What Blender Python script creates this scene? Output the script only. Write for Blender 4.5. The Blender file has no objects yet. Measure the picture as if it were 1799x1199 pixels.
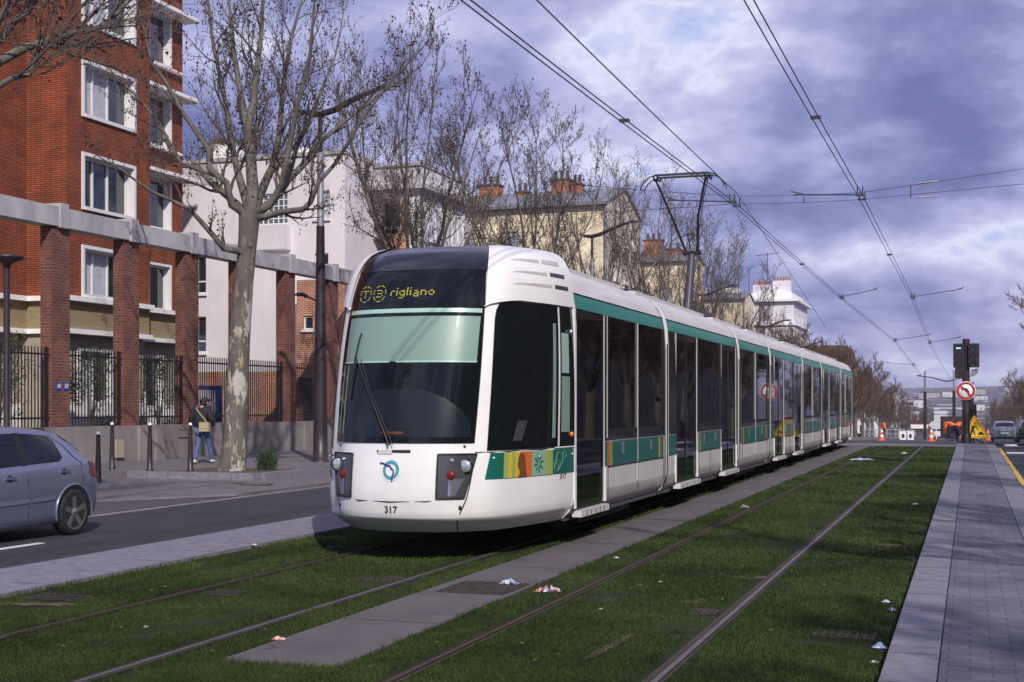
import bpy, bmesh, math, random
from math import sin, cos, tan, pi, radians, sqrt
from mathutils import Vector, Matrix
random.seed(7)
SC = bpy.context.scene
COL = SC.collection
# ------------------------------------------------------------------ camera
TH = radians(19.0)
EYE = 1.67
cd = bpy.data.cameras.new("camera")
cam = bpy.data.objects.new("camera", cd); COL.objects.link(cam)
cam.location = (0, 0, EYE); cam.rotation_euler = (pi/2, 0, TH)
cd.sensor_width = 36; cd.lens = 46.75; cd.shift_y = 0.0625
cd.clip_start = 0.1; cd.clip_end = 9000
SC.camera = cam
# ------------------------------------------------------------------ world
SUN_EL, SUN_AZ = radians(36), radians(33)      # azimuth measured from -Y towards +X
SV = Vector((cos(SUN_EL)*sin(SUN_AZ), -cos(SUN_EL)*cos(SUN_AZ), sin(SUN_EL)))
w = bpy.data.worlds.new("World"); SC.world = w; w.use_nodes = True
nt = w.node_tree; nt.nodes.clear()
N = nt.nodes.new; L = nt.links.new
def mth(op, a=None, b=None, c=None, tree=None):
    t = tree or nt
    n = t.nodes.new('ShaderNodeMath'); n.operation = op
    for i, v in enumerate((a, b, c)):
        if v is None: continue
        if isinstance(v, (int, float)): n.inputs[i].default_value = v
        else: t.links.new(v, n.inputs[i])
    return n.outputs[0]
out = N('ShaderNodeOutputWorld')
sky = N('ShaderNodeTexSky'); sky.sky_type = 'NISHITA'; sky.sun_disc = False
sky.sun_elevation = SUN_EL; sky.sun_rotation = pi - SUN_AZ
sky.air_density = 1.0; sky.dust_density = 0.6; sky.ozone_density = 3.0
b1 = N('ShaderNodeBackground'); b1.inputs[1].default_value = 0.10; L(sky.outputs[0], b1.inputs[0])
tc = N('ShaderNodeTexCoord'); sp = N('ShaderNodeSeparateXYZ'); L(tc.outputs['Generated'], sp.inputs[0])
zc = mth('MAXIMUM', sp.outputs[2], 0.0)
den = mth('ADD', zc, 0.42)
cb = N('ShaderNodeCombineXYZ')
L(mth('DIVIDE', sp.outputs[0], den), cb.inputs[0]); L(mth('DIVIDE', sp.outputs[1], den), cb.inputs[1])
def noise(vec, scale, detail, rough, dist=0.0, off=(0,0,0)):
    mp = N('ShaderNodeMapping'); mp.inputs['Location'].default_value = off; L(vec, mp.inputs[0])
    n = N('ShaderNodeTexNoise'); n.inputs['Scale'].default_value = scale; n.inputs['Detail'].default_value = detail
    n.inputs['Roughness'].default_value = rough; n.inputs['Distortion'].default_value = dist
    L(mp.outputs[0], n.inputs[0]); return n.outputs[0]
big = noise(cb.outputs[0], 2.6, 3, 0.5, 0.4, (3.1, 0.6, 0))
fine = noise(cb.outputs[0], 5.2, 10, 0.56, 0.25, (1.3, 7.7, 0))
edge = noise(cb.outputs[0], 15.0, 8, 0.6, 0.1, (0.3, 2.2, 0))
dens = mth('ADD', mth('ADD', mth('MULTIPLY', big, 0.58), mth('MULTIPLY', fine, 0.54)), mth('SUBTRACT', mth('MULTIPLY', edge, 0.22), 0.10))
# a real heavier bank of cloud high on the right and another on the left above the blocks
def bank(az, el, ra, re, amt):
    d = Vector((sin(az)*cos(el), cos(az)*cos(el), sin(el)))
    dx = N('ShaderNodeVectorMath'); dx.operation = 'SUBTRACT'; L(tc.outputs['Generated'], dx.inputs[0]); dx.inputs[1].default_value = d
    sc = N('ShaderNodeVectorMath'); sc.operation = 'MULTIPLY'; L(dx.outputs[0], sc.inputs[0]); sc.inputs[1].default_value = (1/ra, 1/ra, 1/re)
    ln = N('ShaderNodeVectorMath'); ln.operation = 'LENGTH'; L(sc.outputs[0], ln.inputs[0])
    mr = N('ShaderNodeMapRange'); mr.interpolation_type = 'SMOOTHSTEP'
    L(ln.outputs['Value'], mr.inputs[0]); mr.inputs[1].default_value = 0; mr.inputs[2].default_value = 1
    mr.inputs[3].default_value = amt; mr.inputs[4].default_value = 0
    return mr.outputs[0]
for a in ((radians(-2), radians(13), .22, .07, .07), (radians(-9.5), radians(8.8), .11, .028, .13), (radians(0), radians(8.7), .10, .03, .10),
          (radians(-33), radians(9), .16, .12, .15), (radians(-16), radians(15), .12, .05, -.10), (radians(-9), radians(6.2), .3, .03, -.10),
          (radians(-4), radians(11.2), .06, .018, -.07), (radians(-13), radians(9.8), .05, .012, -.08)):
    dens = mth('ADD', dens, bank(*a))
dens = mth('ADD', mth('MULTIPLY', mth('SUBTRACT', dens, .54), 1.45), .54)
cr = N('ShaderNodeValToRGB'); L(dens, cr.inputs[0])
e = cr.color_ramp.elements
e[0].position = 0.30; e[0].color = (0.42, 0.49, 0.83, 1)
e[1].position = 0.40; e[1].color = (0.74, 0.75, 0.92, 1)
for p, c in ((0.47, (0.53, 0.54, 0.78, 1)), (0.56, (0.385, 0.40, 0.66, 1)), (0.67, (0.25, 0.265, 0.51, 1)), (0.82, (0.14, 0.155, 0.36, 1))):
    x = e.new(p); x.color = c
b2 = N('ShaderNodeBackground'); L(cr.outputs[0], b2.inputs[0]); b2.inputs[1].default_value = 1.12
mx = N('ShaderNodeMixShader')
cov = N('ShaderNodeMapRange'); L(dens, cov.inputs[0]); cov.inputs[1].default_value = .36; cov.inputs[2].default_value = .46
cov.inputs[3].default_value = .88; cov.inputs[4].default_value = .95
L(cov.outputs[0], mx.inputs[0]); L(b1.outputs[0], mx.inputs[1]); L(b2.outputs[0], mx.inputs[2]); L(mx.outputs[0], out.inputs[0])
# ------------------------------------------------------------------ sun
sd = bpy.data.lights.new("sun", 'SUN'); sd.energy = 4.0; sd.angle = radians(0.6); sd.color = (1.0, 0.93, 0.84)
so = bpy.data.objects.new("sun", sd); COL.objects.link(so); so.rotation_euler = SV.to_track_quat('Z', 'Y').to_euler(); so.location = (0, -20, 60)
vs = SC.view_settings; vs.view_transform = 'Standard'; vs.look = 'None'; vs.gamma = 1; vs.use_curve_mapping = False
vs.exposure = 0.0
SC.cycles.use_denoising = True
SC.cycles.max_bounces = 6; SC.cycles.transparent_max_bounces = 12

# ------------------------------------------------------------------ helpers
CT, ST = cos(TH), sin(TH)
def W(u, v, d):                       # a sight line of the photo at a surveyed distance
    xr = (u-899.5)/2336*d
    return Vector((xr*CT - d*ST, xr*ST + d*CT, EYE + (712-v)*d/2336))
def gz(y):                            # the street is level to the crossing and then falls away
    if y < 57: return 0.0
    if y < 62: return -0.0225*(y-57)*(y-57)/10
    if y < 320: return -0.0225*(y-59.5)
    if y < 700: return -5.86 - 0.03*(y-320)
    return -17.3
def tag(o, label=None, cat=None, group=None, kind=None):
    if label: o["label"] = label
    if cat: o["category"] = cat
    if group: o["group"] = group
    if kind: o["kind"] = kind
    return o
class MB:
    def __init__(s): s.v = []; s.f = []; s.m = []; s.uv = []; s.sm = []
    def face(s, pts, m=0, smooth=False):
        i = len(s.v); pts = [Vector(p) for p in pts]; s.v += pts
        n = Vector((0, 0, 0))
        for k in range(len(pts)):
            a, b = pts[k], pts[(k+1) % len(pts)]
            n += a.cross(b)
        if abs(n.z) > 0.8*n.length or n.length == 0: uv = [(p.x, p.y) for p in pts]
        else:
            h = sqrt(n.x*n.x+n.y*n.y); tx, ty = -n.y/h, n.x/h
            if tx < -0.01 or (abs(tx) <= .01 and ty < 0): tx, ty = -tx, -ty
            uv = [(p.x*tx+p.y*ty, p.z) for p in pts]
        s.f.append(list(range(i, i+len(pts)))); s.m.append(m); s.uv += uv; s.sm.append(smooth)
    def box(s, x0, y0, z0, x1, y1, z1, m=0, skip=''):
        a = [(x0,y0,z0),(x1,y0,z0),(x1,y1,z0),(x0,y1,z0),(x0,y0,z1),(x1,y0,z1),(x1,y1,z1),(x0,y1,z1)]
        for k, q in (('b',(0,3,2,1)),('t',(4,5,6,7)),('s',(0,1,5,4)),('e',(1,2,6,5)),('n',(2,3,7,6)),('w',(3,0,4,7))):
            if k not in skip: s.face([a[j] for j in q], m)
    def obox(s, c, ax, ay, az, m=0):          # centre and three half-axis vectors
        c, ax, ay, az = map(Vector, (c, ax, ay, az))
        a = [c+i*ax+j*ay+k*az for k in (-1, 1) for j in (-1, 1) for i in (-1, 1)]
        for q in ((0,2,3,1),(4,5,7,6),(0,1,5,4),(1,3,7,5),(3,2,6,7),(2,0,4,6)): s.face([a[j] for j in q], m)
    def grid(s, P, m=0, smooth=True, close=False):   # P[i][j]; welded
        b = len(s.v); nj = len(P[0])
        for r in P: s.v += [Vector(p) for p in r]
        for i in range(len(P)-1):
            for j in range(nj if close else nj-1):
                k = (j+1) % nj
                s.f.append([b+i*nj+j, b+i*nj+k, b+(i+1)*nj+k, b+(i+1)*nj+j]); s.m.append(m); s.sm.append(smooth)
                for q in (P[i][j], P[i][k], P[i+1][k], P[i+1][j]): s.uv.append((q[0]+q[1], q[2]))
    def tube(s, pts, rad, n=8, m=0, caps=True, smooth=True):
        pts = [Vector(p) for p in pts]
        if isinstance(rad, (int, float)): rad = [rad]*len(pts)
        rings = []; ref = None
        for i, p in enumerate(pts):
            d = (pts[min(i+1, len(pts)-1)] - pts[max(i-1, 0)])
            if d.length < 1e-9: d = Vector((0, 0, 1))
            d.normalize()
            if ref is None:
                ref = Vector((1, 0, 0)) if abs(d.x) < .8 else Vector((0, 1, 0))
            a = (ref - d*ref.dot(d)).normalized(); b = d.cross(a); ref = a
            rings.append([p + rad[i]*(cos(2*pi*k/n)*a + sin(2*pi*k/n)*b) for k in range(n)])
        s.grid(rings, m, smooth, True)
        if caps:
            s.face(rings[0][::-1], m); s.face(rings[-1], m)
    def lathe(s, c, prof, n=16, axis='z', m=0, smooth=True):
        rings = []
        for r, h in prof:
            ring = []
            for k in range(n):
                a, b = r*cos(2*pi*k/n), r*sin(2*pi*k/n)
                o = {'z': (a, b, h), 'x': (h, a, b), 'y': (a, h, b)}[axis]
                ring.append(Vector(c)+Vector(o))
            rings.append(ring)
        s.grid(rings, m, smooth, True)
        if prof[0][0] > 1e-4: s.face(rings[0][::-1], m)
        if prof[-1][0] > 1e-4: s.face(rings[-1], m)
    def ball(s, c, r, m=0, n=8, sz=1.0):
        s.lathe(c, [(max(1e-5, r*sin(pi*i/n)), -r*sz*cos(pi*i/n)) for i in range(n+1)], n+2, 'z', m)
    def build(s, name, mats, parent=None, loc=None):
        me = bpy.data.meshes.new(name)
        me.from_pydata([tuple(p) for p in s.v], [], s.f)
        if not isinstance(mats, (list, tuple)): mats = [mats]
        for q in mats: me.materials.append(q)
        if len(mats) > 1: me.polygons.foreach_set('material_index', s.m)
        me.polygons.foreach_set('use_smooth', s.sm)
        ul = me.uv_layers.new(name='UVMap'); flat = [c for t in s.uv for c in t]; ul.data.foreach_set('uv', flat)
        me.update()
        o = bpy.data.objects.new(name, me); COL.objects.link(o)
        if parent is not None:
            o.parent = parent
            if loc is None:
                off = Vector((0, 0, 0)); p = parent
                while p is not None: off -= p.location; p = p.parent
                o.location = off
            else: o.location = loc
        elif loc is not None: o.location = loc
        return o
def bevel(o, wd=0.01, seg=2, ang=35):
    m = o.modifiers.new('bevel', 'BEVEL'); m.width = wd; m.segments = seg; m.limit_method = 'ANGLE'; m.angle_limit = radians(ang)
    return o
def weld(o, d=0.0005):
    m = o.modifiers.new('weld', 'WELD'); m.merge_threshold = d; return o
def empty(name, loc, label, cat, group=None, rz=0):
    o = bpy.data.objects.new(name, None); COL.objects.link(o); o.location = loc; o.rotation_euler = (0, 0, rz); o.empty_display_size = .2
    return tag(o, label, cat, group)
def copy_tree(o, parent=None, loc=None, rz=None, label=None, scale=None):
    kids = KIDS(o)
    c = o.copy(); COL.objects.link(c); c.parent = parent
    if loc is not None: c.location = loc
    if rz is not None: c.rotation_euler = (0, 0, rz)
    if scale is not None: c.scale = (scale,)*3
    if label: c["label"] = label
    for ch in kids: copy_tree(ch, c)
    return c
def KIDS(o): return [x for x in COL.objects if x.parent == o]
# materials
def mat(name, col, rough=.6, metal=0, var=.0, scale=6, bump=0, bscale=60, coat=0, spec=.5, col2=None, emit=None, detail=4, coord='Object', stretch=None):
    m = bpy.data.materials.new(name); m.use_nodes = True; t = m.node_tree; b = t.nodes['Principled BSDF']
    b.inputs['Base Color'].default_value = (*col, 1); b.inputs['Roughness'].default_value = rough; b.inputs['Metallic'].default_value = metal
    b.inputs['Coat Weight'].default_value = coat; b.inputs['Coat Roughness'].default_value = .04; b.inputs['Specular IOR Level'].default_value = spec
    tcn = t.nodes.new('ShaderNodeTexCoord'); vec = tcn.outputs[coord]
    if stretch:
        mp = t.nodes.new('ShaderNodeMapping'); mp.inputs['Scale'].default_value = stretch; t.links.new(vec, mp.inputs[0]); vec = mp.outputs[0]
    if var or col2:
        n = t.nodes.new('ShaderNodeTexNoise'); n.inputs['Scale'].default_value = scale; n.inputs['Detail'].default_value = detail; n.inputs['Roughness'].default_value = .62
        t.links.new(vec, n.inputs[0])
        r = t.nodes.new('ShaderNodeValToRGB'); t.links.new(n.outputs[0], r.inputs[0])
        c2 = col2 or tuple(min(1, c*(1+var)) for c in col); c1 = col if col2 else tuple(c*(1-var) for c in col)
        r.color_ramp.elements[0].position = .32; r.color_ramp.elements[0].color = (*c1, 1)
        r.color_ramp.elements[1].position = .68; r.color_ramp.elements[1].color = (*c2, 1)
        t.links.new(r.outputs[0], b.inputs['Base Color'])
    if bump:
        n2 = t.nodes.new('ShaderNodeTexNoise'); n2.inputs['Scale'].default_value = bscale; n2.inputs['Detail'].default_value = 3; t.links.new(vec, n2.inputs[0])
        bp = t.nodes.new('ShaderNodeBump'); bp.inputs['Strength'].default_value = bump; bp.inputs['Distance'].default_value = .02
        t.links.new(n2.outputs[0], bp.inputs['Height']); t.links.new(bp.outputs[0], b.inputs['Normal'])
    if emit:
        b.inputs['Emission Color'].default_value = (*emit[0], 1); b.inputs['Emission Strength'].default_value = emit[1]
    return m
def cracks(m, scale=.45, width=.006, dark=.45):
    t = m.node_tree; b = t.nodes['Principled BSDF']; src = b.inputs['Base Color'].links[0].from_socket; tcn = t.nodes.new('ShaderNodeTexCoord')
    n = t.nodes.new('ShaderNodeTexNoise'); n.inputs['Scale'].default_value = 1.7; n.inputs['Detail'].default_value = 6; t.links.new(tcn.outputs['Object'], n.inputs[0])
    va = t.nodes.new('ShaderNodeMixRGB'); va.inputs[0].default_value = .35; t.links.new(tcn.outputs['Object'], va.inputs[1]); t.links.new(n.outputs['Color'], va.inputs[2])
    v = t.nodes.new('ShaderNodeTexVoronoi'); v.feature = 'DISTANCE_TO_EDGE'; v.inputs['Scale'].default_value = scale; t.links.new(va.outputs[0], v.inputs[0])
    r = t.nodes.new('ShaderNodeMapRange'); t.links.new(v.outputs['Distance'], r.inputs[0]); r.inputs[1].default_value = 0; r.inputs[2].default_value = width; r.inputs[3].default_value = dark; r.inputs[4].default_value = 1
    mu = t.nodes.new('ShaderNodeMixRGB'); mu.blend_type = 'MULTIPLY'; mu.inputs[0].default_value = 1; t.links.new(src, mu.inputs[1]); t.links.new(r.outputs[0], mu.inputs[2]); t.links.new(mu.outputs[0], b.inputs['Base Color'])
def brickmat(name, c1, c2, mortar, bw=.22, bh=.065, ms=.012, vary=.0, bump=.5, wear=None):
    m = bpy.data.materials.new(name); m.use_nodes = True; t = m.node_tree; b = t.nodes['Principled BSDF']; b.inputs['Roughness'].default_value = .85
    tcn = t.nodes.new('ShaderNodeTexCoord'); br = t.nodes.new('ShaderNodeTexBrick'); t.links.new(tcn.outputs['UV'], br.inputs[0])
    br.inputs['Scale'].default_value = 1; br.inputs['Brick Width'].default_value = bw; br.inputs['Row Height'].default_value = bh; br.inputs['Mortar Size'].default_value = ms
    br.inputs['Color1'].default_value = (*c1, 1); br.inputs['Color2'].default_value = (*c2, 1); br.inputs['Mortar'].default_value = (*mortar, 1); br.inputs['Bias'].default_value = 0
    n = t.nodes.new('ShaderNodeTexNoise'); n.inputs['Scale'].default_value = 1.3; n.inputs['Detail'].default_value = 6; t.links.new(tcn.outputs['UV'], n.inputs[0])
    r = t.nodes.new('ShaderNodeMapRange'); t.links.new(n.outputs[0], r.inputs[0]); r.inputs[1].default_value = .3; r.inputs[2].default_value = .7; r.inputs[3].default_value = .66; r.inputs[4].default_value = 1.22
    mu = t.nodes.new('ShaderNodeMixRGB'); mu.blend_type = 'MULTIPLY'; mu.inputs[0].default_value = 1; t.links.new(br.outputs[0], mu.inputs[1]); t.links.new(r.outputs[0], mu.inputs[2])
    t.links.new(mu.outputs[0], b.inputs['Base Color'])
    bp = t.nodes.new('ShaderNodeBump'); bp.inputs['Strength'].default_value = bump; bp.inputs['Distance'].default_value = .01; bp.invert = True
    t.links.new(br.outputs['Fac'], bp.inputs['Height']); t.links.new(bp.outputs[0], b.inputs['Normal'])
    return m
def glassmat(name, tint=(.30, .36, .34), rough=.02, mixmin=.06):
    m = bpy.data.materials.new(name); m.use_nodes = True; t = m.node_tree; t.nodes.clear()
    o = t.nodes.new('ShaderNodeOutputMaterial'); tr = t.nodes.new('ShaderNodeBsdfTransparent'); tr.inputs[0].default_value = (*tint, 1)
    gl = t.nodes.new('ShaderNodeBsdfGlossy'); gl.inputs['Roughness'].default_value = rough; gl.inputs[0].default_value = (.95, .97, 1, 1)
    fr = t.nodes.new('ShaderNodeFresnel'); fr.inputs[0].default_value = 1.5; mx = t.nodes.new('ShaderNodeMixShader')
    ad = mth('ADD', fr.outputs[0], mixmin, tree=t)
    t.links.new(ad, mx.inputs[0]); t.links.new(tr.outputs[0], mx.inputs[1]); t.links.new(gl.outputs[0], mx.inputs[2]); t.links.new(mx.outputs[0], o.inputs[0])
    return m
MT = dict(
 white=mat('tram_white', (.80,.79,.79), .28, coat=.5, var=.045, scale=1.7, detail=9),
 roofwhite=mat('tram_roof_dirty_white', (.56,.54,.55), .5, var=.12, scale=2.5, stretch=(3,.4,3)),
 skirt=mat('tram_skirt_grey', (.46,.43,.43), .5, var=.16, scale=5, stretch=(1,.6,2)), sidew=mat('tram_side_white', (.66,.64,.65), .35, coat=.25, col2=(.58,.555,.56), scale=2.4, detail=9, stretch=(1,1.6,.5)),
 teal=mat('tram_teal', (.008,.19,.145), .4, coat=.12),
 tealb=mat('tram_teal_dark', (.008,.115,.095), .35, coat=.2),
 black=mat('tram_black_gloss', (.012,.012,.016), .08, coat=.6),
 blackroof=mat('tram_black_roof', (.014,.013,.02), .2, coat=.4),
 screen=mat('windscreen_glass', (.006,.008,.010), .03, coat=.22, spec=.3),
 blind=mat('mint_sun_blind', (.19,.30,.255), .42, coat=.18),
 blindbar=mat('mint_blind_bar', (.36,.55,.46), .3, coat=.8),
 dash=mat('dashboard_grey', (.010,.015,.020), .25, coat=.25, spec=.3),
 lampgrey=mat('lamp_unit_grey', (.05,.05,.062), .3, coat=.4),
 lampsilver=mat('lamp_reflector', (.5,.5,.55), .15, metal=.8),
 orange=mat('orange_film', (.62,.13,.03), .35, coat=.4), yellow=mat('yellow_film', (.62,.42,.03), .35, coat=.4),
 lime=mat('lime_film', (.30,.38,.10), .35, coat=.4), mint=mat('mint_film', (.22,.42,.30), .35, coat=.4), brown=mat('brown_film', (.16,.06,.02), .4),
 blue=mat('logo_blue', (.03,.03,.30), .3), logoteal=mat('logo_turquoise', (.07,.32,.36), .3),
 led=mat('display_yellow_led', (.4,.36,.05), .5, emit=((.75,.70,.04), .32)), ledr=mat('display_red_led', (.10,.025,.015), .5, emit=((.8,.10,.03), .03)),
 red=mat('red_lens', (.15,.010,.010), .35, coat=.2), amber=mat('amber_lens', (.7,.22,.02), .2, coat=1), clear=mat('clear_lens', (.75,.78,.82), .06, metal=.7),
 seam=mat('seam_black', (.012,.012,.012), .6), bellows=mat('gangway_rubber', (.05,.05,.06), .7, var=.3, scale=8),
 trglass=glassmat('tram_side_glass', (.25,.30,.28), mixmin=.0), seat=mat('tram_seat', (.10,.30,.28), .7), pole=mat('yellow_handrail', (.70,.55,.02), .3),
 tfloor=mat('tram_floor', (.07,.07,.08), .7), tceil=mat('tram_ceiling', (.5,.5,.48), .6), inside=mat('tram_interior_panel', (.30,.42,.38), .5),
 steel=mat('brushed_steel', (.45,.45,.47), .35, metal=.8), iron=mat('dark_iron', (.018,.014,.018), .45, var=.3, scale=20), rubber=mat('rubber', (.015,.015,.016), .8),
 lampaint=mat('lamp_post_brown_paint', (.030,.020,.028), .42), lampgalv=mat('galvanised_pole', (.38,.38,.42), .45, metal=.6, var=.15, scale=8),
 galv=mat('galvanised_steel', (.30,.29,.30), .5, metal=.5, var=.3, scale=12), wire=mat('copper_wire', (.02,.018,.022), .5),
 brick=brickmat('orange_brick', (.43,.095,.024), (.29,.060,.020), (.075,.030,.02), .38, .066, .017),
 pier=brickmat('pier_brick', (.235,.062,.030), (.115,.036,.025), (.17,.115,.10), .23, .078, .014),
 brick3=brickmat('low_wall_brick', (.42,.12,.055), (.32,.085,.04), (.48,.36,.28), .23, .078, .016),
 beam=mat('weathered_concrete', (.52,.50,.53), .8, col2=(.30,.29,.32), scale=1.2, detail=8, bump=.3, bscale=30, stretch=(1,1,.35)),
 wallc=mat('retaining_wall_render', (.15,.13,.128), .85, col2=(.30,.27,.265), scale=.9, detail=9, bump=.3, bscale=25, stretch=(1,1,.45)),
 trim=mat('white_painted_trim', (.82,.80,.80), .6, var=.06, scale=3), winframe=mat('window_frame_white', (.72,.72,.74), .4),
 rough=mat('pebbledash_render', (.22,.165,.09), .9, col2=(.34,.27,.16), scale=22, bump=.8, bscale=40),
 stone=mat('base_stone', (.35,.30,.25), .85, var=.15, scale=4), bwhite=mat('white_render', (.60,.57,.61), .85, col2=(.74,.71,.75), scale=.6, detail=8, bump=.15, bscale=30, stretch=(1,1,.4)),
 cream=brickmat('cream_stone', (.80,.69,.50), (.77,.66,.47), (.58,.49,.35), 1.4, .36, .012, bump=.2), gable=brickmat('grey_cream_stone', (.72,.64,.54), (.69,.61,.51), (.45,.39,.33), 1.5, 1.35, .02, bump=.2),
 zinc=mat('zinc_roof', (.19,.19,.23), .5, var=.2, scale=2), chim=brickmat('chimney_brick', (.50,.16,.07), (.40,.12,.055), (.4,.25,.16), .25, .09, .014),
 pot=mat('clay_pot_dark', (.10,.07,.07), .8), wglass=mat('house_window_glass', (.02,.025,.03), .05, coat=1), curtain=mat('net_curtain', (.42,.44,.50), .8, var=.15, scale=9),
 shut=mat('shutter', (.45,.40,.34), .7), gblock=mat('glass_block_grid', (.10,.12,.15), .15, coat=1),
 bark=None, twig=mat('twig_bark', (.10,.078,.068), .85, var=.25, scale=7), dead=mat('dead_leaf', (.055,.028,.018), .85, var=.5, scale=9),
 farcrown=mat('far_twigs', (.115,.066,.043), .9, var=.3, scale=3), leafg=mat('shrub_leaf', (.045,.075,.02), .7, var=.4, scale=9), leafd=mat('broom_leaf', (.03,.06,.02), .7, var=.4, scale=9),
 asph=mat('asphalt', (.028,.027,.035), .8, col2=(.042,.040,.049), scale=1.1, detail=10, bump=.5, bscale=140), asph2=mat('old_asphalt', (.058,.053,.060), .85, col2=(.085,.078,.085), scale=1.3, detail=10, bump=.5, bscale=90),
 pave=mat('sidewalk_asphalt', (.115,.10,.11), .85, col2=(.165,.148,.158), scale=1.5, detail=10, bump=.4, bscale=80), granite=mat('granite_kerb', (.15,.142,.175), .75, col2=(.235,.225,.265), scale=9, detail=9, bump=.3, bscale=120),
 conc=mat('concrete_strip', (.085,.072,.077), .85, col2=(.125,.108,.112), scale=1.4, detail=10, bump=.35, bscale=60), line=mat('worn_white_paint', (.55,.54,.56), .7, col2=(.75,.74,.76), scale=6), yline=mat('yellow_paint', (.50,.32,.04), .7, col2=(.65,.43,.07), scale=6),
 rail=mat('rail_steel', (.13,.115,.115), .5, metal=.3, var=.2, scale=5), rust=mat('rail_rust', (.035,.022,.018), .85, col2=(.065,.038,.028), scale=9), grate=mat('cast_iron_grate', (.045,.035,.032), .7, var=.4, scale=9),
 earth=mat('far_ground', (.10,.10,.08), .9, var=.3, scale=.02), soil=mat('soil', (.09,.055,.035), .95, var=.4, scale=12),
)

for k_, w_ in (('pave', .5), ('asph2', .4), ('conc', .6), ('asph', .22)): cracks(MT[k_], w_, .005, .62)
# ------------------------------------------------------------------ ground
def strip(name, x0, x1, y0, y1, z, m, step=4.0, kind='structure', sides=True, thick=.25):
    """a long slab following the fall of the street; top at gz+z"""
    mb = MB(); ys = [y0]
    while True:
        nx_ = ys[-1] + (step if ys[-1] >= 50 else min(12, max(1, 56-ys[-1])))
        if nx_ > y1-.5: break
        ys.append(nx_)
    ys.append(y1)
    for a, b in zip(ys, ys[1:]):
        za, zb = gz(a)+z, gz(b)+z
        mb.face([(x0,a,za),(x1,a,za),(x1,b,zb),(x0,b,zb)])
        if sides:
            mb.face([(x1,a,za-thick),(x1,b,zb-thick),(x1,b,zb),(x1,a,za)]); mb.face([(x0,a,za-thick),(x0,a,za),(x0,b,zb),(x0,b,zb-thick)])
    if sides:
        mb.face([(x0,y0,gz(y0)+z-thick),(x1,y0,gz(y0)+z-thick),(x1,y0,gz(y0)+z),(x0,y0,gz(y0)+z)])
    o = mb.build(name, m)
    if kind: o['kind'] = kind
    return o
# one ground sheet to the horizon, with the valley and the far hill
def hillz(x, y):
    b = gz(y)
    if y > 620:
        t = min(1, (y-620)/2000); t = t*t*(3-2*t)
        b += t*(17.3 + 20 + 4*sin(x*.0023+1.0) + 2.5*sin(x*.0061))
        if y > 2700: b -= (y-2700)*.03
    return b - .22
mb = MB()
ys = [-60, 20, 50, 57, 60, 62, 80, 110, 150, 200, 260, 320, 400, 500, 620, 760, 900, 1050, 1200, 1400, 1600, 1800, 2000, 2200, 2400, 2650, 3200, 4500]
def xs_at(y):
    s = max(1, y/260)
    return [(-1500+i*75)*s if y > 0 else (-1500+i*75) for i in range(41)]
P = [[(x, y, hillz(x, y)) for x in xs_at(y)] for y in ys]
mb.grid(P, 0, True)
mg = mat('valley_ground', (.035,.042,.045), .95, col2=(.09,.085,.09), scale=.035, detail=8)
tag(mb.build('ground', mg), kind='structure')

GR = [(-7.9, -4.62), (-3.8, -.5)]
def grassmat(name, rootc):
    m = bpy.data.materials.new(name); m.use_nodes = True; t = m.node_tree; b = t.nodes['Principled BSDF']; b.inputs['Roughness'].default_value = .9; b.inputs['Specular IOR Level'].default_value = .15
    tcn = t.nodes.new('ShaderNodeTexCoord'); col = None
    def nz(sc, d):
        n = t.nodes.new('ShaderNodeTexNoise'); n.inputs['Scale'].default_value = sc; n.inputs['Detail'].default_value = d; n.inputs['Roughness'].default_value = .65; t.links.new(tcn.outputs['Object'], n.inputs[0]); return n.outputs[0]
    r = t.nodes.new('ShaderNodeValToRGB'); t.links.new(nz(.55, 7), r.inputs[0])
    r.color_ramp.elements[0].position = .36; r.color_ramp.elements[0].color = (rootc[0]*.55, rootc[1]*.58, rootc[2]*.6, 1)
    r.color_ramp.elements[1].position = .62; r.color_ramp.elements[1].color = (rootc[0]*1.5, rootc[1]*1.32, rootc[2]*1.3, 1)  # ramp puts sunlit and dimmer patches into the grass colour
    r2 = t.nodes.new('ShaderNodeValToRGB'); t.links.new(nz(3.2, 9), r2.inputs[0])
    r2.color_ramp.elements[0].position = .64; r2.color_ramp.elements[0].color = (0, 0, 0, 1); r2.color_ramp.elements[1].position = .74; r2.color_ramp.elements[1].color = (.8, .8, .8, 1)
    mx = t.nodes.new('ShaderNodeMixRGB'); t.links.new(r2.outputs[0], mx.inputs[0]); t.links.new(r.outputs[0], mx.inputs[1]); mx.inputs[2].default_value = (.060,.040,.018,1)
    r3 = t.nodes.new('ShaderNodeValToRGB'); t.links.new(nz(7.5, 6), r3.inputs[0]); r3.color_ramp.elements[0].position = .50; r3.color_ramp.elements[0].color = (0, 0, 0, 1); r3.color_ramp.elements[1].position = .70; r3.color_ramp.elements[1].color = (.55, .55, .55, 1)
    m3 = t.nodes.new('ShaderNodeMixRGB'); t.links.new(r3.outputs[0], m3.inputs[0]); t.links.new(mx.outputs[0], m3.inputs[1]); m3.inputs[2].default_value = (rootc[0]*2.6, rootc[1]*1.5, rootc[2]*1.7, 1)
    t.links.new(m3.outputs[0], b.inputs['Base Color'])
    bp = t.nodes.new('ShaderNodeBump'); bp.inputs['Strength'].default_value = .9; bp.inputs['Distance'].default_value = .03; t.links.new(nz(45, 5), bp.inputs['Height']); t.links.new(bp.outputs[0], b.inputs['Normal'])
    return m
MT['turf'] = grassmat('turf', (.025,.040,.013)); MT['blade'] = grassmat('grass_blade', (.041,.074,.021))
strip('turf_ground', -7.9, -.5, -6, 56, 0, MT['turf'])
strip('road_left', -13.35, -9.15, -12, 420, -.10, MT['asph'])
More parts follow.
